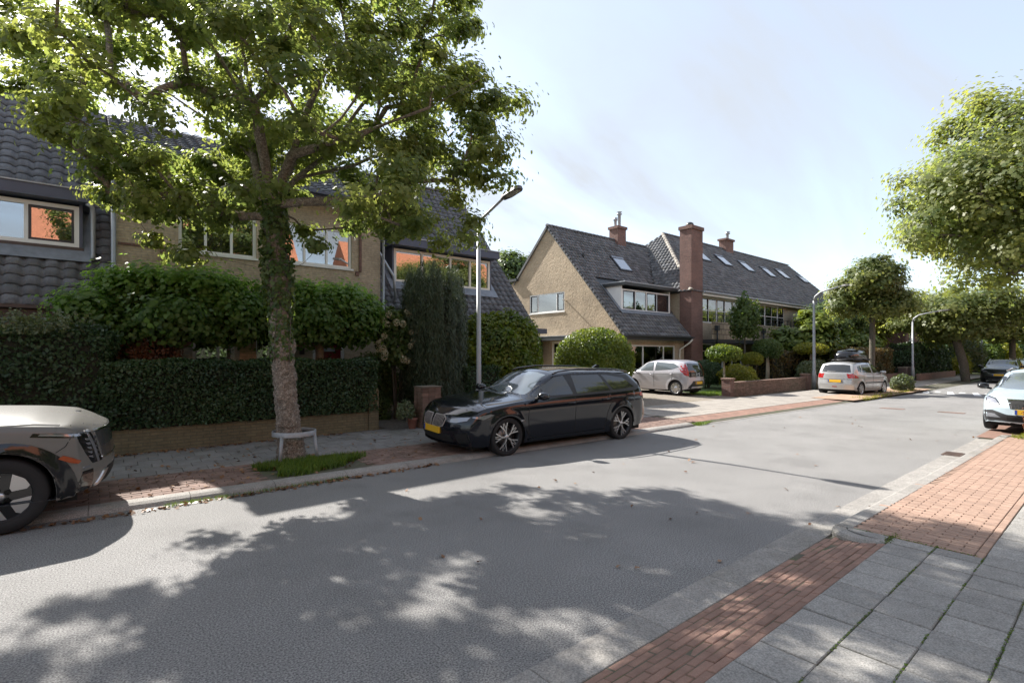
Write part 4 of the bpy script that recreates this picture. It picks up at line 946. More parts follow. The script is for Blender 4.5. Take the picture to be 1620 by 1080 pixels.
b = MB(); b.prism([(25.92, DY, 4.12), (25.92, 18.5, 5.45), (25.92, DY, 5.45)], (.08, 0, 0)); b.build('cheek', white, dm)
b = MB(); b.box(21.4, 26.25, DY - .35, 19.2, 5.46, 5.60); b.build('dormer_roof', darktrim, dm); b = MB(); b.box(21.38, 26.27, DY - .38, 19.2, 5.602, 5.65); b.build('roof_edge', zinc, dm)
b = MB(); a = Vector((21.4, DY - .02, E4Z + K4*(DY - .02 - E4Y))) + n4*.08; b.prism([a - V4*.16, a - V4*.16 + Vector((4.7, 0, 0)), a + V4*.1 + Vector((4.7, 0, 0)), a + V4*.1], n4*.012); b.build('flashing', lead, dm)
b = MB(); a = Vector((21.55, DY, E4Z + K4*(DY - E4Y))) + n4*.085; b.prism([a - Vector((.22, 0, 0)), a, a + V4*2.0, a - Vector((.22, 0, 0)) + V4*2.0], n4*.012); b.build('flashing', lead, dm)
def skylight(parent, o, V, n, w_, l_, m=skypane, label=None):
    a = Vector(o) + n*.07; U = Vector((1, 0, 0)); b = MB(); b.prism([a, a + U*w_, a + U*w_ + V*l_, a + V*l_], n*.07)
    s = b.build('skylight', darkframe, parent); q = a + n*.071; b = MB(); b.prism([q + U*.08 + V*.08, q + U*(w_-.08) + V*.08, q + U*(w_-.08) + V*(l_-.22), q + U*.08 + V*(l_-.22)], n*.006); b.build('pane', m, s)
    b = MB(); b.prism([q + U*.01 + V*(l_-.2), q + U*(w_-.01) + V*(l_-.2), q + U*(w_-.01) + V*(l_-.01), q + U*.01 + V*(l_-.01)], n*.03); b.build('top_cover', lead, s); return s
def onslope(x, y, Y0=E4Y, Z0=E4Z, k=K4): return (x, y, Z0 + k*(y - Y0))
skylight(h4, onslope(24.35, 19.45), V4, n4, 1.15, 1.25)
b = MB(); b.tube([(21.6, 19.9, onslope(0, 19.9)[2] + .02), (21.6, 19.8, onslope(0, 19.9)[2] + .28)], .07, 8); b.build('roof_vent', darktrim, h4)
# ridge chimney with flue
ch = MB(); ch.box(26.4, 27.25, 21.25, 21.95, R4Z - .5, R4Z + .75); ch.box(26.33, 27.32, 21.18, 22.02, R4Z + .75, R4Z + .92); cho = ch.build('chimney', redbrick, h4)
b = MB(); b.lathe([(.10, R4Z + .92), (.10, R4Z + 1.75), (.17, R4Z + 1.78), (.17, R4Z + 1.84), (.11, R4Z + 1.86), (.11, R4Z + 1.92), (.18, R4Z + 1.95), (.0, R4Z + 2.0)], 14, (27.0, 21.6, 0)); b.build('flue_pipe', zinc, cho)
b = MB(); b.lathe([(.09, R4Z + .92), (.09, R4Z + 1.3), (.14, R4Z + 1.32), (.14, R4Z + 1.5), (.0, R4Z + 1.52)], 12, (26.6, 21.6, 0)); b.build('flue_pipe', zinc, cho)
# the tall street-side chimney
t = thing('chimney_stack', 'tall red-brown brick chimney standing against the front of the houses', 'chimney', (26.9, 16.3, 0))
b = MB(); b.box(26.42, 27.62, 16.0, 16.75, 0, 9.0); b.build('shaft', redbrick, t)
b = MB(); b.box(26.36, 27.68, 15.94, 16.81, 9.0, 9.2); b.build('cap', redbrick, t)
b = MB(); b.lathe([(.0, 9.2), (.20, 9.2), (.24, 9.3), (.20, 9.42), (.10, 9.48), (0, 9.5)], 14, (26.9, 16.4, 0)); b.build('chimney_pot', darktrim, t)
# ---------- row house
rw_ = thing('row_of_houses', 'long yellow brick row with grey roof, skylights and balconies', 'row house', (38, 17, 0))
RE, RR, RYr, RZr = 16.0, 5.45, 21.0, 10.25; KR = (RZr - RR)/(RYr - RE); SR = math.sqrt(1 + KR*KR); VR = Vector((0, 1/SR, KR/SR)); nR = Vector((0, -KR/SR, 1/SR)); SLR = (RYr - RE)*SR
X0, X1, XH = 26.4, 51.6, 31.0
tile_roof(rw_, (X0, RE, RR), (1, 0, 0), VR, [(0, 0), (X1 - X0, 0), (X1 - X0, SLR), (XH - X0, SLR)], .27, .30, rooftile2, 60)
b = MB(); b.prism([(XH, RYr, RZr), (X1, RYr, RZr), (X1, 26, RR), (X0, 26, RR)], (0, 0, -.12)); b.build('rear_roof', rooftile2, rw_)
# hipped west end, tiles run up towards +x
KH = (RZr - RR)/(XH - X0); SH = math.sqrt(1 + KH*KH); VH = Vector((1/SH, 0, KH/SH))
tile_roof(rw_, (X0, 26, RR), (0, -1, 0), VH, [(0, 0), (10, 0), (5, (XH - X0)*SH)], .27, .30, rooftile2, 100)
ridge_tiles(rw_, (X0, RE, RR + .03), (XH, RYr, RZr + .03), mat('pale_hip_tile', (.26, .235, .20), .8, var=.25, piece=.15), .36, .12)
ridge_tiles(rw_, (XH, RYr, RZr + .02), (X1, RYr, RZr + .02), rooftile2, .36, .12)
hw = [(28.1, 33.0, 3.75, 5.28), (34.6, 39.6, 3.75, 5.28), (42.0, 47.8, 3.75, 5.28)]
gw = [(28.3, 33.2, .8, 2.5), (36.0, 40.0, .9, 2.4), (43, 47, .9, 2.4)]
wall(rw_, 'Y', 16.45, [(26.5, 0), (51.4, 0), (51.4, 5.4), (26.5, 5.4)], hw + gw, yellowbrick, .25, 'front_wall')
for a0, a1, z0, z1 in hw:
    n = int((a1 - a0)/.85); bs = [a0 + (a1-a0)*i/n for i in range(1, n)]
    window(rw_, 'Y', 16.45, a0, a1, z0, z1, white, bars=bs, hbars=[z0 + .75], case=tuple(range(0, n, 2)), casem=darkframe, inset=.02, sill=False, fw=.06)
for a0, a1, z0, z1 in gw:
    n = int((a1 - a0)/1.1); window(rw_, 'Y', 16.45, a0, a1, z0, z1, white, bars=[a0 + (a1-a0)*i/n for i in range(1, n)], hbars=[z1 - .45], inset=.02)
b = MB(); b.box(26.5, 26.75, 16.7, 26, 0, 5.5); b.box(51.1, 51.4, 16.7, 26, 0, 5.5); b.box(26.5, 51.4, 25.8, 26, 0, 5.5); b.prism([(51.2, 16.4, 5.4), (51.2, 25.9, 5.4), (51.2, RYr, RZr - .2)], (.2, 0, 0)); b.build('side_wall', yellowbrick, rw_)
b = MB(); b.box(27.6, 51.5, 15.93, 16.0, 5.28, 5.48); b.box(27.6, 51.5, 16.0, 16.44, 5.30, 5.34); b.build('fascia', cream, rw_)
gutter(rw_, 27.6, 51.6, 15.86, 5.5, zinc, .06)
b = MB(); b.box(27.63, 48.0, 15.35, 15.45, 2.72, 3.72); b.build('parapet', tilepanel, rw_)
b = MB(); b.box(27.63, 48.0, 15.30, 16.44, 2.50, 2.70); b.build('canopy', darktrim, rw_)
for x0, x1 in ((27.7, 33.2), (34.4, 39.8), (41.0, 46.5)):
    rl = MB(); rl.box(x0, x1, 15.38, 15.42, 4.12, 4.16); rl.box(x0, x1, 15.39, 15.41, 3.84, 3.87); r_ = rl.build('railing', darktrim, rw_)
    n = int((x1 - x0)/.5)
    for i in range(n + 1): b = MB(); xx = x0 + (x1-x0-.03)*i/n; b.box(xx, xx + .03, 15.385, 15.415, 3.72, 4.12); b.build('baluster', darktrim, r_)
for x in (27.9, 33.7, 40.4): b = MB(); b.tube([(x, 15.25, 3.35), (x, 15.25, 2.75), (x, 15.28, 2.4)], .05, 8); b.box(x - .12, x + .12, 15.16, 15.34, 3.2, 3.5); b.build('rain_hopper', darktrim, rw_)
b = MB(); b.lathe([(0, 0), (.62, 0), (.62, .05), (0, .05)], 20, (40.6, 15.9, 4.3), 'Y'); b.box(40.0, 41.2, 15.9, 15.95, 3.7, 4.3); b.build('balcony_screen', mat('screen_grey', (.2, .18, .16), .7), rw_)
for (x, y, l_) in ((32.6, 18.9, 1.3), (35.6, 18.9, 1.3), (38.9, 18.8, 1.3), (42.4, 18.7, 1.3), (45.6, 18.9, 1.3), (49.6, 18.9, 1.0)):
    skylight(rw_, (x, y, RR + KR*(y - RE)), VR, nR, 1.1, l_)
ch = MB(); ch.box(39.2, 40.4, 20.7, 21.3, RZr - .4, RZr + .7); ch.box(39.1, 40.5, 20.62, 21.38, RZr + .7, RZr + .85); cho = ch.build('chimney', redbrick, rw_)
b = MB(); b.lathe([(.10, RZr + .85), (.10, RZr + 1.3), (.2, RZr + 1.33), (.2, RZr + 1.4), (.1, RZr + 1.42), (.22, RZr + 1.5), (0, RZr + 1.55)], 12, (40.0, 21, 0)); b.build('flue_pipe', zinc, cho)
# ---------- houses farther on, mostly behind trees
def far_house(label, x0, x1, y0, y1, ez, rzz, wm, rm, holes, name='far_house', gable=False):
    t = thing(name, label, 'house', ((x0+x1)/2, y0, 0)); ym = (y0 + y1)/2; xm = (x0+x1)/2
    wall(t, 'Y', y0, [(x0, 0), (x1, 0), (x1, ez), (x0, ez)], holes, wm)
    for h in holes: window(t, 'Y', y0, *h, bars=[(h[0]+h[1])/2])
    b = MB(); b.box(x0, x0 + .25, y0 + .3, y1, 0, ez); b.box(x1 - .25, x1, y0 + .3, y1, 0, ez); b.box(x0, x1, y1, y1 + .2, 0, ez)
    if gable: b.prism([(x0, y0, ez), (x0, y1, ez), (x0, ym, rzz - .1)], (.25, 0, 0)); b.prism([(x1 - .25, y0, ez), (x1 - .25, y1, ez), (x1 - .25, ym, rzz - .1)], (.25, 0, 0))
    b.build('side_wall', wm, t)
    e = .35; hx = 0 if gable else (y1 - y0)/2
    k = (rzz - ez)/(ym - y0 + e); s = math.sqrt(1 + k*k); V = Vector((0, 1/s, k/s)); L = (ym - y0 + e)*s
    tile_roof(t, (x0 - e, y0 - e, ez), (1, 0, 0), V, [(0, 0), (x1 - x0 + 2*e, 0), (x1 - x0 + 2*e - hx, L), (hx, L)], .32, .34, rm, 0)
    b = MB()
    b.prism([(x0 + hx - e, ym, rzz), (x1 - hx + e, ym, rzz), (x1 + e, y1 + e, ez), (x0 - e, y1 + e, ez)], (0, 0, -.1)); b.build('rear_roof', rm, t)
    if not gable:
        kh = (rzz - ez)/(hx); sh = math.sqrt(1 + kh*kh)
        tile_roof(t, (x0 - e, y1 + e, ez), (0, -1, 0), Vector((1/sh, 0, kh/sh)), [(0, 0), (y1 - y0 + 2*e, 0), ((y1 - y0)/2 + e, hx*sh)], .32, .34, rm, 0, slabname='hip_slab')
        b = MB(); b.prism([(x1 + e, y0 - e, ez), (x1 + e, y1 + e, ez), (x1 - hx + e, ym, rzz)], (0, 0, -.1)); b.build('rear_roof', rm, t)
    else:
        b = MB(); b.prism([(x0 - e - .04, y0 - e, ez + .04), (x0 - e - .04, ym, rzz + .05), (x0 - e - .04, ym, rzz - .15), (x0 - e - .04, y0 - e, ez - .15)], (.1, 0, 0)); b.build('verge_board', cream, t)
    return t
far_house('brown brick house with pale pantile hip roof behind the hedge and trees', 52, 66, 12.0, 21, 4.6, 8.4, redbrick, mat('pale_pantile', (.22, .19, .17), .8, var=.3, piece=.2), [(53, 54.5, 2.9, 4.2), (57, 59, 2.9, 4.2)])
far_house('low grey roofed house with cream verge far down the street', 70, 84, 11.0, 20, 2.8, 7.2, redbrick, rooftile2, [(72, 75, 1, 2.3)], gable=True)
t = thing('chimney_stack', 'square brown chimney rising behind the tree right of the long row', 'chimney', (55, 17, 0)); b = MB(); b.box(54.0, 55.6, 16.6, 17.6, 0, 8.2); b.build('shaft', redbrick, t); b = MB(); b.box(53.95, 55.65, 16.55, 17.65, 8.2, 8.4); b.build('cap', redbrick, t)
b = MB(); b.box(53.9, 55.7, 16.5, 17.7, 4.0, 7.0)
# ---------- across the street, behind the camera: seen only in window reflections
def opp(label, x0, x1):
    x0 -= 0
    t = thing('orange_roofed_house', label, 'house', ((x0+x1)/2, -12, 0))
    hs = [(x0 + 1 + i*3.2, x0 + 2.6 + i*3.2, zz, zz + 1.3) for i in range(int((x1-x0-1)/3.2)) for zz in (.9, 3.7)]
    b = MB(); b.box(x0, x1, -20, -12, 0, 6.1); b.build('wall', orangebrick, t)
    for h in hs[::1]:
        b = MB(); b.box(h[0], h[1], -11.99, -11.95, h[2], h[3]); w_ = b.build('window', white, t); b = MB(); b.box(h[0]+.08, h[1]-.08, -11.95, -11.94, h[2]+.08, h[3]-.08); b.build('pane', paned, w_)
    b = MB(); b.prism([(x0, -11.6, 6.0), (x0, -20.4, 6.0), (x0, -16, 11.8)], (x1 - x0, 0, 0)); b.build('roof', orangetile, t)
    for xx in (x0 + 2, x1 - 3): b = MB(); b.box(xx, xx + .9, -16.4, -15.6, 10.5, 12.8); b.build('chimney', orangebrick, t)
opp('orange brick house behind the camera seen in window reflections, left', -22, -6); opp('orange brick house behind the camera seen in window reflections, middle', -3, 13); opp('orange brick house behind the camera seen in window reflections, right', 17, 34); opp('orange brick house behind the camera seen in window reflections, far right', 38, 60)
# ============================================================= TREES AND PLANTS
def at(px, py, dep):
    """world point at a given distance ahead, used to read positions off the survey"""
    l = (px - 810) / F_PX * dep
    return Vector((dep*CS + l*SN, dep*SN - l*CS, CAMZ + (560 - py)/F_PX*dep))
# ---- the large maple on the left pavement
TB = (2.65, 9.02, .07); D0 = 8.63
trunk = [(2.65, 9.02, .0), (2.62, 9.03, .35), (2.55, 9.08, 1.2), (2.50, 9.12, 2.2), (2.46, 9.15, 3.2), (2.40, 9.19, 4.1), (2.38, 9.2, 4.35)]
def limb(*p): return [at(x, y, D0 + .15 + d) for x, y, d in p]
limbs = [limb((425, 335, 0), (408, 285, .1), (390, 190, .4), (378, 100, .8), (365, 20, 1.1), (350, -60, 1.3)),
 limb((430, 335, 0), (442, 296, -.1), (463, 245, -.3), (476, 200, -.4), (500, 140, -.8), (540, 50, -1.2)),
 limb((432, 335, 0), (470, 282, .2), (520, 242, .5), (562, 180, .9), (610, 120, 1.3), (670, 50, 1.7)),
 limb((440, 330, 0), (482, 319, -.2), (550, 318, -.5), (640, 301, -.9), (730, 300, -1.1)),
 limb((420, 330, 0), (385, 296, -.2), (330, 250, -.5), (250, 215, -.8), (170, 195, -1.0), (90, 190, -1.1)),
 limb((400, 262, .15), (350, 205, .6), (270, 150, 1.1), (160, 100, 1.5), (60, 60, 1.8)),
 limb((425, 330, 0), (418, 250, -.7), (400, 160, -1.5), (380, 60, -2.2)),
 limb((430, 330, 0), (468, 255, 1.0), (500, 180, 1.8), (540, 110, 2.4)),
 limb((470, 300, .2), (560, 262, 1.0), (660, 215, 1.5), (760, 190, 1.7)),
 limb((470, 255, -.3), (560, 215, -.9), (680, 170, -1.6), (770, 120, -1.9)),
 limb((400, 310, .0), (340, 300, .5), (250, 270, .9), (190, 265, 1.1))]
def blob(px, py, dep, rx, rz_): c = at(px, py, dep); return (c.x, c.y, c.z, rx, rx, rz_)
blobs = [blob(418, 120, 8.4, 3.45, 2.45), blob(60, 100, 8.2, 1.2, 1.0), blob(225, 320, 8.0, .75, .45), blob(700, 210, 8.4, 1.15, 1.35), blob(690, 345, 8.7, 1.0, .55), blob(770, 240, 8.5, .6, .5), blob(255, 385, 7.9, .75, .30),
 blob(650, 20, 8.4, 1.25, 1.3), blob(785, 165, 8.4, .45, .4), blob(745, 300, 8.6, .6, .5), blob(725, 110, 8.4, .75, .8), blob(540, 385, 8.2, .55, .25), blob(340, 380, 7.8, .6, .3), blob(20, 60, 8.2, 1.3, 1.4), blob(300, 290, 8.9, 1.6, .7), blob(560, 300, 9.0, 1.6, .7), blob(590, 310, 7.6, 1.3, .6)]
clumps = crown_pts(760, blobs, 5, .33, .14)
clumps = [c for c in clumps if not ((c.z < 4.5) and (Vector((c.x, c.y)) - Vector((2.4, 9.2))).length < .45)]
def inward(c):
    d = c.x*CS + c.y*SN; l = c.x*SN - c.y*CS; px, py = 810 + F_PX*l/d, 560 - F_PX*(c.z - CAMZ)/d
    return d < 8.9 and ((px - 445)/150)**2 + ((py - 245)/115)**2 < 1
rq = random.Random(77); clumps = [c for c in clumps if not (inward(c) and rq.random() < .8)]; clumps = [c for c in clumps if not (c.z > 6.8 and rq.random() < .42) and not (noise.noise(c*1.5 + Vector((4, 2, 9))) < -.24)]
tree('street_tree', 'large maple with knobbly trunk inside a steel ring guard on the left pavement', TB, trunk, limbs, clumps, 96000, .070, lf_maple, bark, 9, spread=.15, r0=.205, knobs=.045, tip=.0045, power=.53, flat=.6, svar=.5, trunk_prof=lambda z, r: .182 + .06*math.exp(-z*3) - .008*z)
# ivy round the upper trunk
r = np.random.default_rng(31); n = 2000; zz_ = 4.5 - 2.75*r.uniform(0, 1, n)**1.25; a = r.uniform(0, 6.28, n); f = (zz_ - 2.2)/2.2; rad_ = .15 + .12*r.uniform(.3, 1, n)*np.clip(np.sin(f*3.0)*1.1, .25, 1)
P_ = np.stack([2.50 - .10*f + rad_*np.cos(a), 9.12 + .08*f + rad_*np.sin(a), zz_], 1)
t = thing('ivy', 'ivy climbing the upper trunk of the large maple', 'ivy', (2.45, 9.15, 2.3))
link('foliage', leaf_mesh('foliage', P_, np.stack([np.cos(a), np.sin(a), 0*a + .3], 1), .075, lf_green, 'maple', 31, .5), t)
b = MB(); 
for i in range(5): a0 = i*1.3; b.tube([(2.55 - (z - 1.2)*.045 + .19*math.cos(a0 + z*.6), 9.09 + (z-1.2)*.03 + .19*math.sin(a0 + z*.6), z) for z in (1.7, 2.3, 3.0, 3.7)], .007, 5)
b.build('stem', bark2, t)
# tree guard
t = thing('tree_guard', 'galvanised steel ring guard on legs round the maple trunk', 'tree guard', (2.66, 8.98, .05))
b = MB(); b.lathe([(.345, .50), (.345, .575), (.335, .58), (.325, .575), (.325, .50), (.345, .50)], 40, (2.66, 8.95, 0)); b.build('ring', galv, t)
for a0 in (-140, -40, 90):
    c, s_ = math.cos(R(a0)), math.sin(R(a0)); b = MB(); b.tube([(2.66 + .335*c, 8.95 + .335*s_, .53), (2.66 + .40*c, 8.95 + .40*s_, .0)], .028, 10); b.build('leg', galv, t)
# ---- hedges and garden of the near houses
t = thing('garden_wall', 'low mossy brick wall under the clipped dark hedge', 'wall', (2.7, 11.5, .05))
b = MB(); b.box(-9, 5.30, 11.42, 11.66, .0, .50); b.build('wall', gardenwallm, t); b = MB(); b.box(5.06, 5.30, 11.38, 11.415, .0, 1.0); b.box(5.06, 5.302, 11.415, 11.70, .50, 1.05); b.build('end_pier', gardenwallm, t)
hedge('hedge', 'clipped dark green hedge on the low wall behind the maple', .12, 5.28, 11.30, 12.25, .52, 1.73, 40000, .062, lf_hedge, 41, bulge=.035)
hedge('hedge', 'taller dark hedge with shaggy pale top at the left edge', -6.0, .34, 11.38, 13.2, .30, 2.30, 42000, .068, lf_hedge, 42, bulge=.09)
r = np.random.default_rng(43); ns = 420; sx = r.uniform(-4.5, .05, ns); sy = r.uniform(11.3, 12.8, ns); sh = r.uniform(.12, .42, ns); ii = np.repeat(np.arange(ns), 26); q = r.uniform(0, 1, len(ii))
P_ = np.stack([sx[ii] + .18*q*np.sin(ii*1.7) + r.normal(0, .025, len(ii)), sy[ii] + .12*q*np.cos(ii*2.3) + r.normal(0, .025, len(ii)), 2.18 + sh[ii]*q], 1)
o = link('shrub', leaf_mesh('shrub', P_, r.normal(0, 1, P_.shape) + np.array([0, 0, .8]), .055, lf_grey, 'oval', 43, .4)); tag(o, 'pale shaggy shoots growing out of the top of the tall hedge', 'shrub', kind='stuff')
b_ = bush('shrub', 'small russet-leaved shrub above the clipped hedge', (.95, 12.9, 1.85), (.62, .5, .62), 5200, .06, lf_red, 44, shape='oval', gz=.1)
# flat-topped ornamental trees in front of the yellow house
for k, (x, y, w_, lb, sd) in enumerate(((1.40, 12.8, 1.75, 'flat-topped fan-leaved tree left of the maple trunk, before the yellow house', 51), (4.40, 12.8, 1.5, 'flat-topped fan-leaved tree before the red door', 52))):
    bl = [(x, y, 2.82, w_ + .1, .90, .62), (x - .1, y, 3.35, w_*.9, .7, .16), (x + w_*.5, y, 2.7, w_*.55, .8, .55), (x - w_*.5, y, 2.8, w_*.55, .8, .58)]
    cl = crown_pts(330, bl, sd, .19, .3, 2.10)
    tree('ornamental_tree', lb, (x, y, .12), [(x, y, .1), (x + .02, y, 1.2), (x, y, 2.0)], [[(x, y, 1.95), (x - w_*.5, y, 2.5), (x - w_*.95, y, 2.75)], [(x, y, 1.95), (x + w_*.5, y, 2.5), (x + w_*.95, y, 2.75)]], cl, 30000, .10, lf_ginkgo, mat('tan_bark', (.17, .115, .07), .9, var=.3, bump=.6), sd, spread=.15, shape='fan', r0=.10, tip=.004, top_sun_tint=True, group='flat-topped trees before the yellow house', flat=.8)
# columnar dark conifer
def conifer(cx, cy, gz, hgt, rx, n, seed):
    t = thing('conifer', 'tall dark columnar conifer with upright feathery fronds', 'conifer', (cx, cy, gz)); r = np.random.default_rng(seed)
    fr = r.uniform(0, 6.28, 130); ph = 0; top = r.uniform(.90, 1.03, 130)
    i = r.integers(0, 130, n); z = r.uniform(0, 1, n)**.9 * top[i]; prof = np.where(z < .12, .72 + z*2.2, 1 - .22*np.clip((z - .55)/.45, 0, 1)**2); 
    a = fr[i] + .35*np.sin(z*2 + i) * .25 + r.normal(0, .06, n); q = r.uniform(0, 1, n)**.5; wob = 1 + .07*np.sin(i*7.1 + z*6) + .05*np.sin(z*34 + i*2.3)
    core = rx * prof * wob * (.72 + .28*q)
    P_ = np.stack([cx + core*np.cos(a), cy + core*np.sin(a), gz + z*hgt], 1); Nn = np.stack([np.cos(a), np.sin(a), .25 + 0*a], 1)
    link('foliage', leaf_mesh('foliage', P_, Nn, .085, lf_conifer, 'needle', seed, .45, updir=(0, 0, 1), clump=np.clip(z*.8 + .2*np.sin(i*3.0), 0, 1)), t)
    b = MB(); b.tube([(cx, cy, gz), (cx, cy, gz + hgt*.9)], [.12, .02], 8); b.build('trunk', bark2, t)
    b = MB(); b.lathe([(rx*.4, gz + .1), (rx*.66, gz + .5), (rx*.68, gz + hgt*.5), (rx*.5, gz + hgt*.85), (0, gz + hgt*.93)], 20, (cx, cy, 0)); b.build('twig_mass', mat('hedge_twigs', (.022, .024, .014)), t)
conifer(7.27, 12.18, .1, 4.08, .90, 62000, 61)
bush('laurel_bush', 'large yellow-green laurel between the conifer and the gabled house', (9.9, 12.7, 1.65), (1.55, 1.2, 1.5), 21000, .125, lf_laurel, 62, gz=.1, lump=.22)
hedge('hedge', 'small dark clipped hedge behind the lamp post', 7.75, 9.0, 11.3, 12.0, .1, 1.55, 6000, .06, lf_hedge, 63)
hedge('hedge', 'low clipped box hedge beside the cobbled path', 5.62, 6.15, 12.4, 13.3, .1, .72, 3500, .045, lf_green, 64)
bush('shrub', 'leafy green shrub under the hydrangea', (6.0, 13.3, 1.0), (.75, .6, .85), 4500, .09, lf_green, 65, gz=.1)
# hydrangea
t = bush('hydrangea', 'hydrangea with cream flower heads left of the dark conifer', (6.35, 12.5, 2.15), (.60, .5, .90), 3600, .12, lf_green, 66, gz=.12)
r = np.random.default_rng(67)
for k in range(34):
    a = r.uniform(0, 6.28); e_ = r.uniform(-.6, 1.0); c = np.array([6.32 + .62*math.cos(a)*math.cos(e_), 12.45 - abs(.56*math.sin(a)*math.cos(e_)), 2.15 + .98*math.sin(e_)]); m_ = 90
    d = unit(r.normal(0, 1, (m_, 3))); link('flower_head', leaf_mesh('flower_head', c + d*np.array([.075, .075, .085])*r.uniform(.8, 1.1), d, .035, lf_white, 'quad', 100 + k, .4), t)
# potted plant and brick pillar
t = thing('brick_pillar', 'short red brick pillar in front of the conifer', 'pillar', (6.42, 11.05, .07)); k_ = 0
b = MB(); b.box(6.18, 6.67, 10.84, 11.25, .05, 1.04); b.build('core', mortarm, t)
for c_ in range(15):
    z = .08 + c_*.064
    for j in range(3):
        off_ = (c_ % 2)*.08; x0 = 6.165 + j*.172 - off_*.5 + (.04 if c_ % 2 else 0); x1 = min(x0 + .162, 6.685); x0 = max(x0, 6.165)
        b = MB(); b.box(x0, x1, 10.828, 10.91, z, z + .054); b.build('brick', wallbrickm, t)
    for j in range(2): b = MB(); y0 = 10.92 + j*.172; b.box(6.168, 6.25, y0, y0 + .162, z, z + .054); b.build('brick', wallbrickm, t)
b = MB(); b.box(6.15, 6.70, 10.81, 11.27, 1.042, 1.07); b.build('coping', mortarm, t)
t = thing('plant_pot', 'brown terracotta pot left of the brick pillar', 'pot', (5.98, 11.0, .07)); b = MB(); b.lathe([(.08, .07), (.12, .27), (.135, .28), (.135, .32), (.115, .32), (.11, .27), (0, .26)], 20, (5.98, 11.0, 0)); b.build('pot', terracotta, t)
bush('potted_plant', 'silvery white plant beside the terracotta pot', (5.80, 11.0, .50), (.24, .22, .26), 500, .06, lf_grey, 68, gz=.25, stems=3)
# ---- second garden
bush('round_bush', 'round clipped yellow-green bush before the gabled house', (14.9, 13.1, 1.50), (1.72, 1.4, 1.42), 24000, .09, lf_laurel, 71, gz=.1, lump=.05, lf=1.4)
t = bush('climbing_plant', 'climbing plant trailing round the porch on the gable wall', (19.9, 22.3, 2.0), (.35, .9, 1.0), 3500, .13, lf_green, 72, gz=.2)
bush('climbing_plant', 'climbing plant along the canopy at the left of the gable wall', (19.9, 23.6, 2.75), (.35, 1.6, .45), 3500, .13, lf_laurel, 73, gz=.2)
def stemtree(label, p, gz, cz, rad, n, size, m, bk, seed, stems=1, group=None, jit=.8, name='small_tree', lump=.08, updir=None):
    t = thing(name, label, 'tree', (p[0], p[1], gz), group); P_, D_ = shell_points(n, (p[0], p[1], cz), rad, seed, .35, -.8, lump); cl = .5 + .5*np.sin(P_[:, 0]*4 + seed) * np.sin(P_[:, 2]*4)
    link('crown', leaf_mesh('crown', P_, D_, size, m, 'oval', seed, jit, clump=cl, updir=updir), t); b = MB()
    for i in range(stems):
        o_ = (i - (stems-1)/2)*.22; b = MB(); b.tube([(p[0] + o_, p[1], gz), (p[0] + o_ + .03, p[1], (gz+cz)/2), (p[0] + o_*.6, p[1], cz)], [.06, .05, .03], 8); b.build('trunk', bk, t)
    return t
def atY(px, py, y):
    u = (px - 810)/F_PX; d = y/(SN - CS*u); return at(px, py, d)
p = atY(1145, 560, 12.0); stemtree('small weeping pale-leaved tree on a thin pale stem beside the low wall', p, .1, p.z, (.85, .8, .45), 3600, .11, lf_laurel, palebark, 81, updir=(0, 0, -1))
p = atY(1214, 553, 12.6); stemtree('round clipped ball tree on pale stems behind the low brick wall', p, .1, p.z, (.82, .8, .62), 7000, .075, lf_green, palebark, 82, stems=2, lump=.04)
p = atY(1178, 515, 13.6); stemtree('loose upright green tree in front of the brick row', p, .1, p.z + .25, (.85, .7, 1.35), 4200, .15, lf_green, bark2, 83, lump=.35)
p = atY(1167, 590, 12.2); bush('shrub', 'yellow-variegated bush behind the low brick wall', (p.x, p.y, .72), (1.05, .8, .65), 6500, .085, lf_yellow, 84, gz=.1)
p = atY(1190, 568, 12.9); bush('shrub', 'small clipped yellow-green ball bush beside the ball tree', (p.x, p.y, p.z), (.62, .55, .40), 3600, .075, lf_yellow, 85, gz=.1, lump=.04)
p = atY(1118, 588, 13.6); bush('shrub', 'dark round bush beside the tall chimney', (p.x, p.y, .85), (.85, .8, .75), 6000, .075, lf_hedge, 86, gz=.1, lump=.05)
p = atY(1245, 580, 13.0); hedge('hedge', 'dark mixed hedge behind the ball tree', p.x - 2.4, p.x + 1.6, 13.0, 14.2, .1, 1.75, 9000, .10, lf_beech, 87, bulge=.12)
p = atY(1283, 552, 12.0); stemtree('low spreading yellow-green tree left of the second lamp post', p, .1, p.z, (1.15, .9, .38), 4200, .12, lf_yellow, palebark, 88, stems=2)
p = atY(1288, 590, 11.6); bush('shrub', 'grey-green feathery bush behind the second lamp post', (p.x, p.y, .85), (1.6, .8, .7), 6500, .10, lf_grey, 89, gz=.1)
hedge('hedge', 'russet hedge along the front garden behind the silver hatchback', 29.0, 38.0, 12.6, 13.6, .1, 2.0, 9000, .12, lf_beech, 90, bulge=.12)
p = atY(1322, 505, 13.5); cl = crown_pts(90, [(p.x, p.y, p.z, 2.3, 1.8, 1.35), (p.x + 1.2, p.y, p.z - .6, 1.6, 1.5, 1.0)], 91, .35)
tree('small_tree', 'broad bright green garden tree behind the silver hatchback', (p.x, p.y, .1), [(p.x, p.y, .1), (p.x, p.y, 1.8), (p.x + .1, p.y, 2.4)], [], cl, 13000, .19, lf_green, bark2, 91, spread=.30, shape='oval', r0=.11)
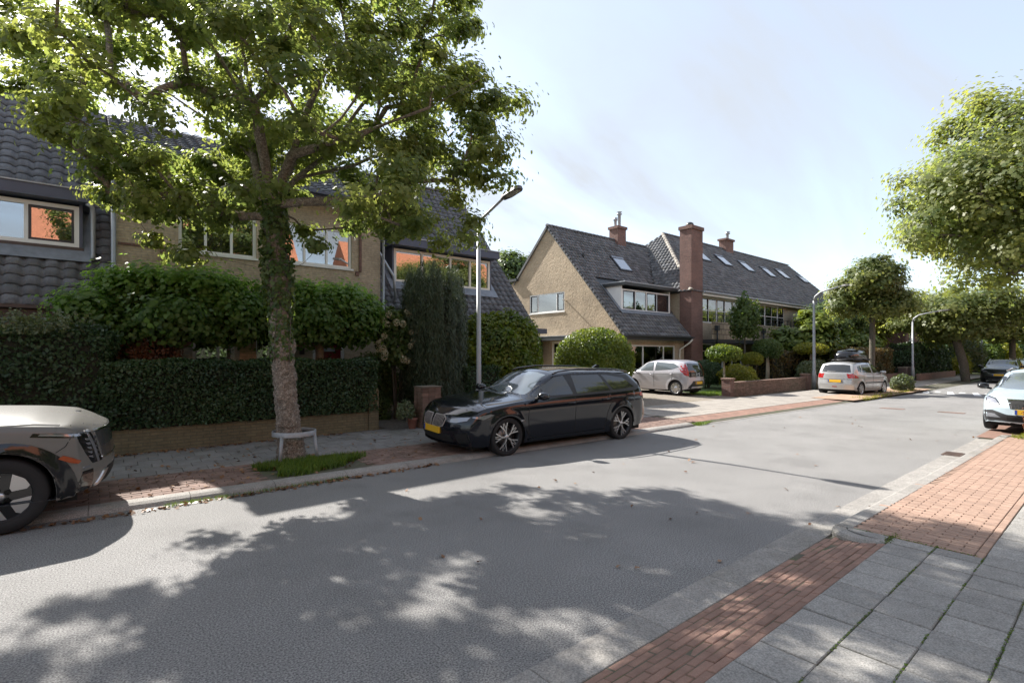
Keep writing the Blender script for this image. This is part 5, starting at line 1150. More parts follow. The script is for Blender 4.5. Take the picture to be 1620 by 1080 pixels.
def wallbricks(name, label, x0, x1, y, z0, h, th, seed):
    t = thing(name, label, 'wall', ((x0+x1)/2, y, z0)); b = MB(); b.box(x0, x1, y + .01, y + th - .01, z0 - .1, z0 + h - .02); b.build('core', mortarm, t)
    me = MB().box(-.10, .10, -.05, .05, -.026, .026).mesh('brick', wallbrickm); xf = []; rr_ = random.Random(seed)
    for c_ in range(int(h/.062)):
        x = x0 + (c_ % 2)*.105 + .1
        while x < x1 - .02: xf.append(rz(x, y + .045 + rr_.gauss(0, .003), z0 + .03 + c_*.062, 0)); x += .21
    place('brick', me, xf, t, 290, 'bricks')
    me2 = MB().box(-.048, .048, -th/2 - .02, th/2 + .02, -.03, .03).mesh('coping_brick', wallbrickm); place('coping_brick', me2, [rz(x0 + .05 + i*.104, y + th/2, z0 + h + .01) for i in range(int((x1-x0)/.104))], t, 80, 'coping_bricks')
    return t
wallbricks('garden_wall', 'low red brick wall in front of the small garden trees', 20.6, 28.2, 10.62, .08, .56, .22, 5)
wp = thing('wall_pier', 'short square brick pier at the near end of the low red wall', 'pillar', (20.5, 10.7, .08)); b = MB(); b.box(20.28, 20.60, 10.52, 10.90, 0, .80); b.build('shaft', redbrick, wp); b = MB(); b.box(20.25, 20.63, 10.49, 10.93, .80, .86); b.build('cap', wallbrickm, wp)
wp = thing('wall_pier', 'short square brick pier at the far end of the low red wall by the lamp', 'pillar', (28.3, 10.7, .08)); b = MB(); b.box(28.2, 28.5, 10.52, 10.90, 0, .80); b.build('shaft', redbrick, wp); b = MB(); b.box(28.17, 28.53, 10.49, 10.93, .80, .86); b.build('cap', wallbrickm, wp)
t = thing('garden_wall', 'low mossy yellow wall behind the silver hatchback', 'wall', (31, 10.9, .08)); b = MB(); b.box(28.6, 33.2, 10.9, 11.1, 0, .66); b.build('wall', gardenwallm, t)
# ---- street trees and hedges farther on
sb = (29.9, 8.25, .07); bl = [(29.9, 8.3, 5.35, 1.45, 1.45, 1.25), (29.5, 8.9, 4.3, 1.5, 1.1, .7), (30.5, 7.6, 4.5, 1.2, 1.1, .8)]
tree('street_tree', 'small street tree beside the silver hatchback with roof box', sb, [(sb[0], sb[1], 0), (sb[0], sb[1], 1.3), (sb[0] + .05, sb[1], 2.5), (sb[0] + .05, sb[1], 3.6)], [], crown_pts(170, lumpy(bl, 5, 92), 92, .28, .2), 24000, .125, lf_mapleR, bark2, 92, spread=.23, r0=.13, tip=.006)
fb = (44.8, 7.25, .05); bl = [(44.8, 7.3, 4.45, 3.0, 3.0, 1.75), (43.8, 8.9, 4.2, 2.0, 2.0, 1.1)]
tree('street_tree', 'spreading street tree with leaning ivy-dark trunk before the parked dark car', fb, [(44.9, 7.1, 0), (44.8, 7.2, 1.2), (44.5, 7.5, 2.7)], [], crown_pts(240, lumpy(bl, 6, 93), 93, .36, .2), 26000, .165, lf_mapleR, bark2, 93, spread=.36, r0=.25, tip=.008)
for k, (x, y, h_, r_, lb, mt_, cz) in enumerate(((58, 6.3, 6.5, 3.2, 'street tree second beyond the parked dark car', lf_mapleR, 4.8), (72, 5.9, 7, 3.6, 'street tree far down the left side of the road', lf_maple, 5.0), (61, 12, 8.5, 3.8, 'tall yellowing garden tree beyond the pantiled house', lf_yellow, 5.9), (47.5, 12.5, 7.4, 2.8, 'garden tree with yellowing top behind the dark hedges', lf_yellow, 5.2), (34.5, 12.8, 4.2, 1.9, 'bright green garden tree behind the browning hedge', lf_laurel, 2.7), (40.5, 12.4, 3.4, 1.9, 'leafy garden tree beside the third lamp post', lf_laurel, 2.4), (66, -.5, 8, 4.2, 'street tree far down the right side of the road', lf_mapleR, 5.2), (48, .3, 8, 4.0, 'street tree beyond the large right hand tree', lf_mapleR, 5.6), (90, 6, 9, 5, 'large tree closing the end of the street, left', lf_maple, 5.2), (92, -2, 10, 6, 'large tree closing the end of the street, right', lf_maple, 5.6))):
    bl = [(x, y, cz, r_, r_, (h_ - cz)), (x - .4*r_, y + .3*r_, cz - .3*(h_-cz), r_*.7, r_*.7, (h_-cz)*.75)]
    tree('street_tree' if 'street tree' in lb else 'garden_tree', lb, (x, y, .05), [(x, y, 0), (x, y, 1.2), (x, y, max(1.5, cz - (h_-cz)*.7))], [], crown_pts(130, lumpy(bl, 5, 200 + k), 200 + k, .38, .2), 10000 if x < 60 else 9000, .26 if x < 60 else .36, mt_, bark2, 200 + k, spread=.34*(r_/3), r0=.20, tip=.01, shape='oval')
# the large tree whose crown fills the right edge
rb = (17.6, .35, .1); bl = [(18.0, .4, 5.9, 3.9, 3.9, 2.4), (15.8, 2.0, 5.2, 2.1, 2.1, 1.5), (18.3, 2.2, 6.7, 2.1, 2.0, 1.7), (17.0, 2.3, 4.3, 1.9, 1.4, .9)]
rl = [[(17.6, .35, 2.9), (17.0, 1.6, 4.0), (16.2, 2.8, 4.8)], [(17.6, .35, 2.9), (18.3, 1.5, 5), (18.5, 2.6, 6.8)], [(17.6, .35, 2.9), (16.3, -.4, 4.6), (15.2, -1.5, 6)], [(17.6, .35, 2.9), (17.7, .4, 5), (17.4, .6, 7.5)], [(17.6, .35, 2.9), (18.8, -.8, 4.8), (20, -2, 6.4)]]
tree('street_tree', 'large maple with yellowing crown beside the pale blue car at the right edge', rb, [(17.6, .35, 0), (17.6, .35, 1.5), (17.6, .35, 2.9)], rl, crown_pts(560, lumpy(bl, 7, 95), 95, .32, .2), 104000, .092, lf_mapleR, bark2, 95, spread=.27, r0=.2, tip=.006)
cl = crown_pts(60, [(26, 27, 7.0, 3.2, 3.2, 3.0)], 96, .5); p = at(806, 425, 36); cl = crown_pts(80, [(p.x, p.y, p.z - .6, 2.0, 2.0, 1.6)], 96, .4)
tree('garden_tree', 'green tree showing between the two roofs behind the houses', (p.x, p.y, .2), [(p.x, p.y, .2), (p.x, p.y, 3), (p.x, p.y, 6)], [], cl, 8000, .26, lf_green, bark2, 96, spread=.34, r0=.2, shape='oval')
# hedges along the far left pavement with their low walls
hedge('hedge', 'browning beech hedge beside the small street tree', 33.6, 40.2, 9.9, 11.2, .62, 2.15, 16000, .10, lf_beech, 101, bulge=.10)
t = thing('garden_wall', 'low brick wall under the browning beech hedge', 'wall', (37, 9.8, .08)); b = MB(); b.box(33.5, 40.3, 9.72, 9.94, 0, .62); b.build('wall', wallbrickm, t)
hedge('hedge', 'dark green hedge beyond the third lamp post', 42.6, 53, 9.2, 10.8, .55, 2.5, 14000, .14, lf_hedge, 102, bulge=.16, faces='xyZ')
t = thing('garden_wall', 'low brick wall under the dark green far hedge', 'wall', (47, 9.1, .08)); b = MB(); b.box(42.5, 53, 9.0, 9.22, 0, .55); b.build('wall', wallbrickm, t)
for k, (x, lb) in enumerate(((40.75, 'square brown gatepost left of the third lamp post'), (42.0, 'square brown gatepost right of the third lamp post'))):
    t = thing('gatepost', lb, 'gatepost', (x, 9.5, .08), 'gateposts by the third lamp'); b = MB(); b.box(x - .2, x + .2, 9.35, 9.75, 0, .95); b.build('post', brownpaint, t); b = MB(); b.box(x - .23, x + .23, 9.32, 9.78, .95, 1.02); b.build('cap', mortarm, t)
bush('shrub', 'rounded yellow-green bush at the corner beyond the far hedge', (55.5, 9.5, .9), (1.3, 1.2, .95), 4000, .14, lf_yellow, 103, gz=.05)
bush('shrub', 'light green leafy bush beyond the far hedge', (58.5, 10.8, 1.6), (2.0, 1.6, 1.6), 4500, .2, lf_laurel, 104, gz=.05)
for k in range(5): bush('shrub', ['pale flowering bush on the left verge beyond the parked dark cars', 'dense green bush far along the left verge', 'yellow-green bush far along the left verge', 'dark green bush near the end of the street', 'pale green bush closing the end of the street'][k], (64 + k*6, 10.5 - k*.6, 1.7), (3.4, 1.8, 1.9), 4500, .25, [lf_grey, lf_green, lf_yellow, lf_hedge, lf_laurel][k], 110 + k, gz=.0)
bush('shrub', 'leafy shrub in front of the browning hedge, beside the small street tree', (30.9, 7.25, .42), (.75, .45, .45), 1500, .12, lf_grey, 120, gz=.05)
bush('shrub', 'dry russet-brown shrub at the right edge before the pale blue car', (14.75, 1.0, .52), (.50, .45, .45), 4200, .045, lf_red, 121, gz=.1)
# ---- lamp posts
def lamp(label, x, y, zb, zt, arm, hl, r0, straight=True, group='street lamps along the left pavement'):
    t = thing('street_lamp', label, 'street lamp', (x, y, zb), group); b = MB(); b.tube([(x, y, zb), (x, y, zb + .9), (x, y, zb + .95), (x, y, zt)], [r0*1.35, r0*1.3, r0, r0*.72], 14); b.build('post', lampgrey, t)
    b = MB(); b.box(x - r0*.5, x + r0*.5, y - r0*1.37, y - r0*1.2, zb + .35, zb + .75); b.build('access_door', lampgrey, t)
    if straight: b = MB(); b.tube([(x, y, zt - .05), (x, y - .10, zt + .10), (x, y - arm, zt + .42)], [r0*.7, r0*.6, r0*.5], 10); b.build('arm', lampgrey, t); e = Vector((x, y - arm, zt + .42)); dr_ = Vector((0, -1, .16)).normalized()
    else: b = MB(); b.tube([(x, y, zt - .05), (x, y - .06, zt + .20), (x, y - .30, zt + .40), (x, y - .7, zt + .50), (x, y - arm, zt + .62)], [r0*.72, r0*.7, r0*.62, r0*.55, r0*.5], 10); b.build('arm', lampgrey, t); e = Vector((x, y - arm, zt + .62)); dr_ = Vector((0, -1, .06)).normalized()
    u = Vector((1, 0, 0)); n = u.cross(dr_).normalized(); n = n if n.z > 0 else -n
    b = MB(); w_ = hl*.19; o_ = e - dr_*.06
    pr = [(-w_*.55, 0), (w_*.55, 0), (w_, hl*.3), (w_*.95, hl*.85), (w_*.5, hl), (-w_*.5, hl), (-w_*.95, hl*.85), (-w_, hl*.3)]
    lo = [o_ + u*a + dr_*c - n*.03 for a, c in pr]; hi = [o_ + u*a*.8 + dr_*(c*.94 + .02) + n*.05 for a, c in pr]; vs = lo + hi; k = len(pr)
    b.raw(vs, [list(range(k)), list(range(2*k-1, k-1, -1))] + [[i, k+i, k+(i+1) % k, (i+1) % k] for i in range(k)]); hd = b.build('lamp_head', mat('lamp_head_grey', (.09, .085, .08), .5, var=.1), t)
    q = o_ - n*.033; b = MB(); b.prism([q + u*a*.72 + dr_*(hl*.3 + (c - hl*.3)*.85) for a, c in pr[2:8]], -n*.012); b.build('lens', mat('lamp_lens', (.30, .29, .26), .15), hd)
    return t
lamp('tall grey lamp post with flat angled head behind the black estate car', 7.42, 10.28, .07, 5.05, 1.0, .66, .062)
lamp('curved lamp post by the far end of the low red brick wall', 28.3, 10.3, .07, 4.55, 1.30, .6, .075, False)
lamp('curved lamp post between the brown gateposts', 41.3, 9.15, .07, 3.95, 1.35, .6, .07, False)
lamp('distant thin lamp post beyond the hedges', 64, 9.0, .07, 4.5, 2.0, .6, .08, False)

for k, (x0, x1, lb) in enumerate(((-14, -2, 'green hedge added behind the camera to screen orange reflections, left'), (0, 12, 'green hedge added behind the camera to screen orange reflections, middle'), (14, 30, 'green hedge added behind the camera to screen orange reflections, right'))):  # unseen hedges, added to keep the orange houses out of the black car's reflections
    hedge('hedge', lb, x0, x1, -7.2, -6.2, .1, 2.7, 6000, .16, lf_green, 300 + k)

for k, (x, y, lb) in enumerate(((0.5, -8.6, 'tree added behind the camera to block orange reflections, left'), (6.5, -8.8, 'tree added behind the camera to block orange reflections, middle'), (12.5, -8.6, 'tree added behind the camera to block orange reflections, right'))):  # unseen trees, added to block the orange roofs mirrored in the black car
    tree('garden_tree', lb, (x, y, .05), [(x, y, 0), (x, y, 1.2), (x, y, 2.4)], [], crown_pts(70, [(x, y, 4.1, 2.4, 2.0, 1.9)], 320 + k, .5), 5000, .26, lf_green, bark2, 320 + k, spread=.36, r0=.15, shape='oval')

hedge('hedge', 'clipped hedge along the right hand pavement, beyond the large right tree', 21, 44, -4.2, -3.2, .1, 1.7, 7000, .14, lf_green, 310)
hedge('hedge', 'clipped hedge far along the right hand pavement', 47, 72, -4.2, -3.2, .1, 1.8, 6000, .16, lf_hedge, 311)
# ============================================================= CARS
def carpaint(name, col, metal=.55, rough=.28, coat=1.0, flake=.06):
    return mat(name, col, rough, metal, var=flake, nscale=300, coat=coat, spec=.5)
cglass = glassmat('car_glass', refl=.05, dark=(.018, .020, .022))
cglass2 = glassmat('car_glass_light', refl=.10, dark=(.10, .12, .13))
tyre_m = mat('tyre_rubber', (.013, .013, .014), .8, var=.15)
rim_m = mat('alloy_silver', (.55, .55, .56), .3, .9); rimd = mat('alloy_dark', (.03, .03, .033), .35, .5)
chrome = mat('chrome', (.75, .76, .78), .12, 1.0); gloss = mat('gloss_black', (.008, .008, .010), .14, 0, coat=.5, spec=.4)
redlamp = mat('red_lamp', (.38, .012, .014), .15, coat=1.0); clearlamp = mat('clear_lamp', (.26, .27, .30), .12, .5, coat=1.0); amber = mat('amber_reflector', (.30, .06, .015), .25)
plate_y = mat('yellow_plate', (.72, .42, .02), .45); plate_b = mat('blue_plate_band', (.02, .06, .35), .45); plate_k = mat('plate_ink', (.02, .02, .02), .5)
underm = mat('underbody', (.012, .012, .012), .9)
def interp(tab, x): return float(np.interp(x, [p[0] for p in tab], [p[1] for p in tab]))
def sm(tab, x, w=.10): return .25*interp(tab, x - w) + .5*interp(tab, x) + .25*interp(tab, x + w)
class Car:
    """body lofted from tables along x (front = +x): z of sill, belt, roof centre; half widths at belt and roof edge"""
    def __init__(s, c, name, label, paint, loc, rot, group='parked cars', scale=1.0, roll=0.0):
        s.c = c; s.t = thing(name, label, 'car', loc, group); s.t.rotation_euler = (roll, 0, rot); s.t.scale = (scale,)*3; s.paint = paint; s.body()
    def add(s, b, name, m, parent=None): return link(name, b.mesh(name, m), parent or s.t, world=False)
    def body(s):
        c = s.c; xr, xf = c['x']; zc = c['wr']; Rr = c['arch']; axles = c['axles']
        xs = list(np.linspace(xr, xf, 104))
        for xa in axles: xs += [xa - Rr - 1e-3, xa - Rr + 1e-3, xa + Rr - 1e-3, xa + Rr + 1e-3]
        xs = sorted(xs); NL, NG, NT = 13, 6, 7; W = c['w']; rows = []
        bf, br_ = c.get('bowf', .32), c.get('bowr', .22)
        def nose(z, end):  # longitudinal profile of the ends
            return interp(c['pf'] if end else c['pr'], z)
        for x in xs:
            zb = sm(c['sill'], x, .04); 
            for xa in axles:
                if abs(x - xa) < Rr: zb = max(zb, zc + math.sqrt(max(0, Rr*Rr - (x-xa)**2)))
            zw = sm(c['belt'], x, .06); wB = sm(c['wb'], x, .08) * W; zt = sm(c['top'], x, .05); wr = sm(c['wt'], x, .08) * W; zr = max(zw + .004, zt - sm(c['crown'], x, .08)); pts = []
            for i in range(NL):
                t_ = i/(NL-1); z = zb + (zw - zb)*t_; tt = (z - .2)/(zw - .2 + 1e-6); y = wB * interp(c.get('side', [(-1, .93), (0, .95), (.2, .98), (.45, .997), (.74, 1.0), (.86, .993), (.95, .976), (1, .955)]), tt)
                arch = 0
                for xa in axles:
                    d = math.hypot(x - xa, z - zc)
                    arch = max(arch, c.get('flare', .018) * max(0, 1 - abs(d - Rr - .02)/.09)) if z > .2 else arch
                pts.append((x, y + arch, z))
            yb = pts[-1][1]
            for i in range(1, NG+1):
                t_ = i/NG; pts.append((x, yb + (wr - yb)*t_ + .018*math.sin(t_*math.pi)*(1 if zr - zw > .2 else .2), zw + (zr - zw)*t_))
            for i in range(1, NT+1):
                t_ = i/NT; y = wr*(1 - t_); pts.append((x, y, zr + (zt - zr)*(1 - (1 - t_)**2.4)))
            out_ = []
            for (px, y, z) in pts:
                fl, rl_ = c.get('fl', .6), c.get('rl', .55); f = max(0, min(1, (px - (xf - fl))/fl))**2; g = max(0, min(1, ((xr + rl_) - px)/rl_))**2
                q = (abs(y)/W)**2.4
                px2 = px - f*(bf*q + nose(z, 1)) + g*(br_*q + nose(z, 0)); out_.append((px2, y, z))
            rows.append(out_)
        K = len(rows[0]); b = MB(); vs = []
        for r_ in rows: vs += [(p[0], p[1], p[2]) for p in r_] + [(p[0], -p[1], p[2]) for p in r_[:-1][::-1]]
        KK = 2*K - 1; fs = []
        for i in range(len(rows)-1):
            for j in range(KK-1): a = i*KK + j; fs.append((a, a+KK, a+KK+1, a+1))
        b.raw(vs, fs, 0, True)
        # end caps: rows joined across
        for end, r_ in ((0, rows[0]), (1, rows[-1])):
            M_ = 10; cv = []; 
            ix = nose
            for (px, y, z) in r_:
                x0 = xf if end else xr
                for k in range(M_+1):
                    yy = y*(1 - 2*k/M_); q = (abs(yy)/W)**2.4
                    cv.append(((x0 - bf*q - nose(z, 1)) if end else (x0 + br_*q + nose(z, 0)), yy, z))
            cf = []
            for i in range(len(r_)-1):
                for k in range(M_): a = i*(M_+1) + k; cf.append((a, a+1, a+M_+2, a+M_+1) if end else (a, a+M_+1, a+M_+2, a+1))
            b.raw(cv, cf, 0, True)
        o = s.add(b, 'body', s.paint); s.bo = o
        bm = bmesh.new(); bm.from_mesh(o.data); bmesh.ops.remove_doubles(bm, verts=bm.verts, dist=.0008); bmesh.ops.recalc_face_normals(bm, faces=bm.faces); bm.to_mesh(o.data)
        s.bvh = BVHTree.FromBMesh(bm); bm.free()
        u = MB(); zs = c.get('und', .24)
        ax = sorted(axles); w_ = W*.80; segs = [(xr + .25, ax[0] - Rr*.98), (ax[0] + Rr*.98, ax[1] - Rr*.98), (ax[1] + Rr*.98, xf - .35)]
        for a, d in segs: u.box(a, d, -w_, w_, zs - .04, zs + .30)
        u.box(xr + .3, xf - .4, -W*.60, W*.60, zs - .02, zs + .42); s.add(u, 'underbody', underm)
        for xa in axles:
            for sg in (1, -1):
                u = MB(); pts = []; n = 16
                prof = [(Rr*1.0, 0)]; vs = []
                for yy in (W*.965, W*.62):
                    for i in range(n+1): a = math.pi*i/n*1.0; vs.append((xa + Rr*.995*math.cos(a), sg*yy, zc + Rr*.995*math.sin(a) - 0))
                u.raw(vs, [(i, i+1, n+2+i, n+1+i) for i in range(n)], 0, True); u.raw(vs[n+1:], [tuple(range(n+1))]); s.add(u, 'wheel_well', underm)
    def ray(s, o, d):
        h = s.bvh.ray_cast(Vector(o), Vector(d)); return h[0]
    def patch(s, name, poly, axis, m, off=.004, cell=.06, parent=None, mirror=False, depth=.01, lift=None):
        """a panel laid on the body: poly is 2D; axis 'L','R' side (x,z), 'F','B' ends (y,z), 'T' top (x,y)"""
        objs = []
        for mi in ((False, True) if mirror else (False,)):
            pl_ = poly; ax = axis
            if mi:
                if axis == 'L': ax = 'R'
                elif axis == 'R': ax = 'L'
                elif axis in 'FB': pl_ = [(-a, z) for a, z in poly]
                elif axis == 'T': pl_ = [(a, -z) for a, z in poly]
            bm = bmesh.new(); vs = [bm.verts.new((a, 0, z)) for a, z in pl_]
            try: bm.faces.new(vs)
            except Exception: continue
            bmesh.ops.triangulate(bm, faces=bm.faces[:])
            for _ in range(5):
                es = [e for e in bm.edges if e.calc_length() > cell]
                if not es: break
                bmesh.ops.subdivide_edges(bm, edges=es, cuts=1); bmesh.ops.triangulate(bm, faces=[f for f in bm.faces if len(f.verts) > 3])
            dr_ = {'L': (0, -1, 0), 'R': (0, 1, 0), 'F': (-1, 0, 0), 'B': (1, 0, 0), 'T': (0, 0, -1)}[ax]; D = Vector(dr_)
            last = None; miss = []
            for v in bm.verts:
                a, z = v.co.x, v.co.z
                o_ = {'L': (a, 3, z), 'R': (a, -3, z), 'F': (6, a, z), 'B': (-6, a, z), 'T': (a, z, 4)}[ax]
                h = s.ray(o_, D)
                if h is None: miss.append(v); v.co = Vector(o_) ; continue
                v.co = h - D*off
            bmesh.ops.delete(bm, geom=miss, context='VERTS')
            if not bm.faces: bm.free(); continue
            for f in bm.faces: f.smooth = True
            bmesh.ops.recalc_face_normals(bm, faces=bm.faces)
            ref = sum((f.normal for f in bm.faces), Vector())
            if ref.dot(D) > 0: bmesh.ops.reverse_faces(bm, faces=bm.faces)
            be = [e for e in bm.edges if len(e.link_faces) == 1]
            for e in be: e.smooth = False
            r_ = bmesh.ops.extrude_edge_only(bm, edges=be)
            for v in r_['geom']:
                if isinstance(v, bmesh.types.BMVert): v.co += D*(off + depth)
            me = bpy.data.meshes.new(name); bm.to_mesh(me); bm.free(); me.materials.append(m); o = link(name, me, parent or s.t, world=False); objs.append(o)
        return objs[0] if objs else None
    def seam(s, pts, axis='L', w=.010, mirror=True, m=None, name='door_seam', off=.0025):
        for (a, b_) in zip(pts, pts[1:]):
            d = Vector((b_[0]-a[0], b_[1]-a[1])); L = d.length
            if L < 1e-4: continue
            n = Vector((-d.y, d.x))/L*w/2
            s.patch(name, [(a[0]-n.x, a[1]-n.y), (b_[0]-n.x, b_[1]-n.y), (b_[0]+n.x, b_[1]+n.y), (a[0]+n.x, a[1]+n.y)], axis, m or underm, off, .12, mirror=mirror, depth=.004)
    def wheels(s, kind, rad, wid=.225, rimr=None, track=None, steer=0.0):
        c = s.c; rimr = rimr or rad*.72; tr = track or (c['w'] - wid*.5 - .015); T_ = MB()
        w2 = wid/2; prof = [(rimr*.98, -w2*.8), (rimr*1.04, -w2*.93), (rad*.93, -w2), (rad*.985, -w2*.82), (rad, -w2*.5), (rad, w2*.5), (rad*.985, w2*.82), (rad*.93, w2), (rimr*1.04, w2*.93), (rimr*.98, w2*.8)]
        T_.lathe(prof, 36, (0, 0, 0), 'Y'); tm = T_.mesh('tyre', tyre_m)
        B_ = MB(); B_.lathe([(rimr*.99, -w2*.8), (rimr*.93, -w2*.3), (rimr*.92, w2*.55), (rimr*.99, w2*.86), (rimr*1.03, w2*.93), (rimr*1.03, w2*.84)], 36, (0, 0, 0), 'Y'); 
        barrel = B_.mesh('rim', rimd if kind in ('y', 'kia') else rim_m)
        D_ = MB(); D_.lathe([(0, w2*.15), (rimr*.62, w2*.15), (rimr*.62, w2*.0), (0, 0)], 24, (0, 0, 0), 'Y'); disc = D_.mesh('brake_disc', mat('brake_disc', (.20, .19, .18), .4, .8))
        BK = MB(); BK.lathe([(0, -w2*.1), (rimr*.93, -w2*.1)], 24, (0, 0, 0), 'Y'); bk = BK.mesh('hub_shadow', underm)  # dark disc standing in for the shade behind the spokes
        S_ = MB(); yo = w2*.80
        def spoke(poly, d=.03, yy=yo, m=0): S_.prism([(p[0], yy, p[1]) for p in poly], (0, -d, 0), m)
        def rot(p, a): return (p[0]*math.cos(a) - p[1]*math.sin(a), p[0]*math.sin(a) + p[1]*math.cos(a))
        rr_ = rimr
        if kind == 'y':
            for k in range(5):
                a = k*2*math.pi/5 + .3
                for sg in (1, -1):
                    spoke([rot(p, a) for p in ((.04, .012*sg), (rr_*.42, .016*sg), (rr_*.97, rr_*.36*sg), (rr_*.99, rr_*.29*sg), (rr_*.46, .003*sg), (.04, .0*sg))][::sg], .03)
                    spoke([rot(p, a) for p in ((rr_*.52, rr_*.12*sg), (rr_*.97, rr_*.06*sg), (rr_*.98, rr_*.015*sg), (rr_*.48, rr_*.075*sg))][::sg], .022, yo - .006)
        elif kind == 'star':
            for k in range(7):
                a = k*2*math.pi/7 + .2; spoke([rot(p, a) for p in ((.03, -.025), (rr_*.98, -.035), (rr_*.98, .035), (.03, .025))], .03)
        elif kind == 'cover':
            for k in range(8):
                a = k*math.pi/4; spoke([rot(p, a) for p in ((.02, -.02), (rr_*.55, -.07), (rr_*.99, -.045), (rr_*.99, .045), (rr_*.55, .035), (.02, .02))], .02)
            S_.lathe([(0, yo + .004), (rr_*.38, yo), (rr_*.4, yo - .02)], 20, (0, 0, 0), 'Y')
        elif kind == 'kia':
            for k in range(5):
                a = k*2*math.pi/5 + .35
                spoke([rot(p, a) for p in ((rr_*.42, -rr_*.10), (rr_*.80, -rr_*.52), (rr_*.985, -rr_*.12), (rr_*.95, rr_*.20), (rr_*.80, rr_*.25), (rr_*.40, rr_*.05))], .022, yo + .004, 0)
                spoke([rot(p, a + .62) for p in ((.03, -.06), (rr_*.98, -.13), (rr_*.98, .13), (.03, .06))], .03, yo - .012, 1)
        S_.lathe([(0, yo + .008), (.035, yo + .008), (.045, yo - .01), (.045, yo - .04)], 16, (0, 0, 0), 'Y')
        sp = S_.mesh('spokes', [rim_m, gloss])
        for xa, st in zip(c['axles'], (0, steer)):
            for sg in (1, -1):
                w_ = bpy.data.objects.new('wheel', tm.copy() if 0 else tm); COL.objects.link(w_); w_.parent = s.t; w_.location = (xa, sg*tr, rad); w_.rotation_euler = (0, random.uniform(0, 1) if 0 else .2*xa, (0 if sg > 0 else math.pi) + st)
                for nm, me in (('rim', barrel), ('spokes', sp), ('brake_disc', disc), ('shade_disc', bk)):
                    o = bpy.data.objects.new(nm, me); COL.objects.link(o); o.parent = w_
    def plate(s, end, z, y0=0, w=.52, h=.11, text=False, m=None, x=None):
        h0 = s.ray((6 if end == 'F' else -6, y0, z), (-1 if end == 'F' else 1, 0, 0)); x = h0.x if h0 else (s.c['x'][1] if end == 'F' else s.c['x'][0]); sg = 1 if end == 'F' else -1
        b = MB(); b.box(x - sg*.02, x + sg*.018, y0 - w/2, y0 + w/2, z - h/2, z + h/2); p = s.add(b, 'number_plate', m or plate_y)
        b = MB(); e = y0 + sg*(-1)*(-w/2) * 1; ys = (y0 + w/2 - .045, y0 + w/2 - .004) if end == 'B' and False else ((y0 + sg*w/2*-1, y0 - sg*w/2 + sg*.04)); b.box(x + sg*.0185, x + sg*.0195, min(ys), max(ys), z - h/2 + .004, z + h/2 - .004); o = link('blue_band', b.mesh('blue_band', plate_b), p, world=False)
    def mirror_(s, x, z, y, m, size=1.0):
        for sg in (1, -1):
            b = MB(); b.lathe([(0, -.10), (.055, -.09), (.085, -.04), (.09, .03), (.07, .09), (0, .10)], 14, (0, 0, 0), 'Y')
            vs = [(x + v[0]*1.05*size - abs(v[1])*.15, sg*(y + .02) + v[1]*1.15*size, z + v[2]*.82*size) for v in b.v]; k = MB(); k.raw(vs, b.f, 0, True)
            mr_ = s.add(k, 'wing_mirror', m); k = MB(); k.tube([(x + .02, sg*(y - .14), z - .06), (x, sg*(y - .02), z - .03)], .028, 6); link('mirror_arm', k.mesh('mirror_arm', underm), mr_, world=False)
    def handle(s, x, z, m, w=.19):
        for sg in (1, -1):
            h = s.ray((x, 3*sg, z), (0, -sg, 0))
            if h is None: continue
            b = MB(); b.tube([(x - w/2, h.y - sg*.01, z), (x - w/2 + .02, h.y + sg*.022, z), (x + w/2 - .02, h.y + sg*.022, z), (x + w/2, h.y - sg*.01, z)], .012, 6); s.add(b, 'door_handle', m)
def ellipse(cx, cz, rx, rz_, n=14, a0=0, a1=360): return [(cx + rx*math.cos(R(a0 + (a1-a0)*i/(n if a1-a0 == 360 else n-1))), cz + rz_*math.sin(R(a0 + (a1-a0)*i/(n if a1-a0 == 360 else n-1)))) for i in range(n)]
# ------------------------------------------------------------- the black estate car
EST = dict(x=(-2.48, 2.48), w=.93, axles=(-1.49, 1.48), wr=.335, arch=.372, und=.20,
 sill=[(-2.48, .34), (-2.2, .27), (-1.0, .20), (1.0, .20), (2.1, .21), (2.48, .22)],
 belt=[(-2.48, .98), (-2.2, 1.02), (-1.4, 1.0), (0, .97), (.9, .95), (1.3, .93), (1.9, .86), (2.3, .76), (2.48, .70)],
 top=[(-2.48, 1.02), (-2.36, 1.16), (-2.12, 1.36), (-1.9, 1.44), (-1.2, 1.475), (-.3, 1.48), (.20, 1.445), (.45, 1.36), (.85, 1.14), (1.08, 1.015), (1.35, .985), (1.9, .93), (2.25, .84), (2.42, .76), (2.48, .72)],
 crown=[(-2.48, .03), (-2.2, .10), (-1.9, .07), (.3, .07), (.8, .12), (1.1, .035), (1.8, .05), (2.48, .02)],
 wb=[(-2.48, .86), (-2.2, .95), (-1.6, 1.0), (1.5, 1.0), (2.1, .97), (2.35, .92), (2.48, .87)],
 wt=[(-2.48, .80), (-2.1, .68), (-1.5, .66), (.2, .66), (.7, .73), (1.08, .84), (1.6, .82), (2.2, .76), (2.48, .74)],
 pf=[(.2, .10), (.35, .02), (.5, .0), (.62, .02), (.75, .08), (.85, .16)], pr=[(.3, .10), (.45, .0), (.7, .03), (1.0, .10), (1.2, .12)], bowf=.36, bowr=.20)
blackpaint = mat('black_metallic_paint', (.007, .009, .015), .12, .15, var=.05, nscale=300, coat=.5, spec=.4)
c = Car(EST, 'estate_car', 'black estate car parked half on the kerb beside the lamp post', blackpaint, (7.47, 8.14, .02), math.pi - .045, scale=1.045, roll=-.035)
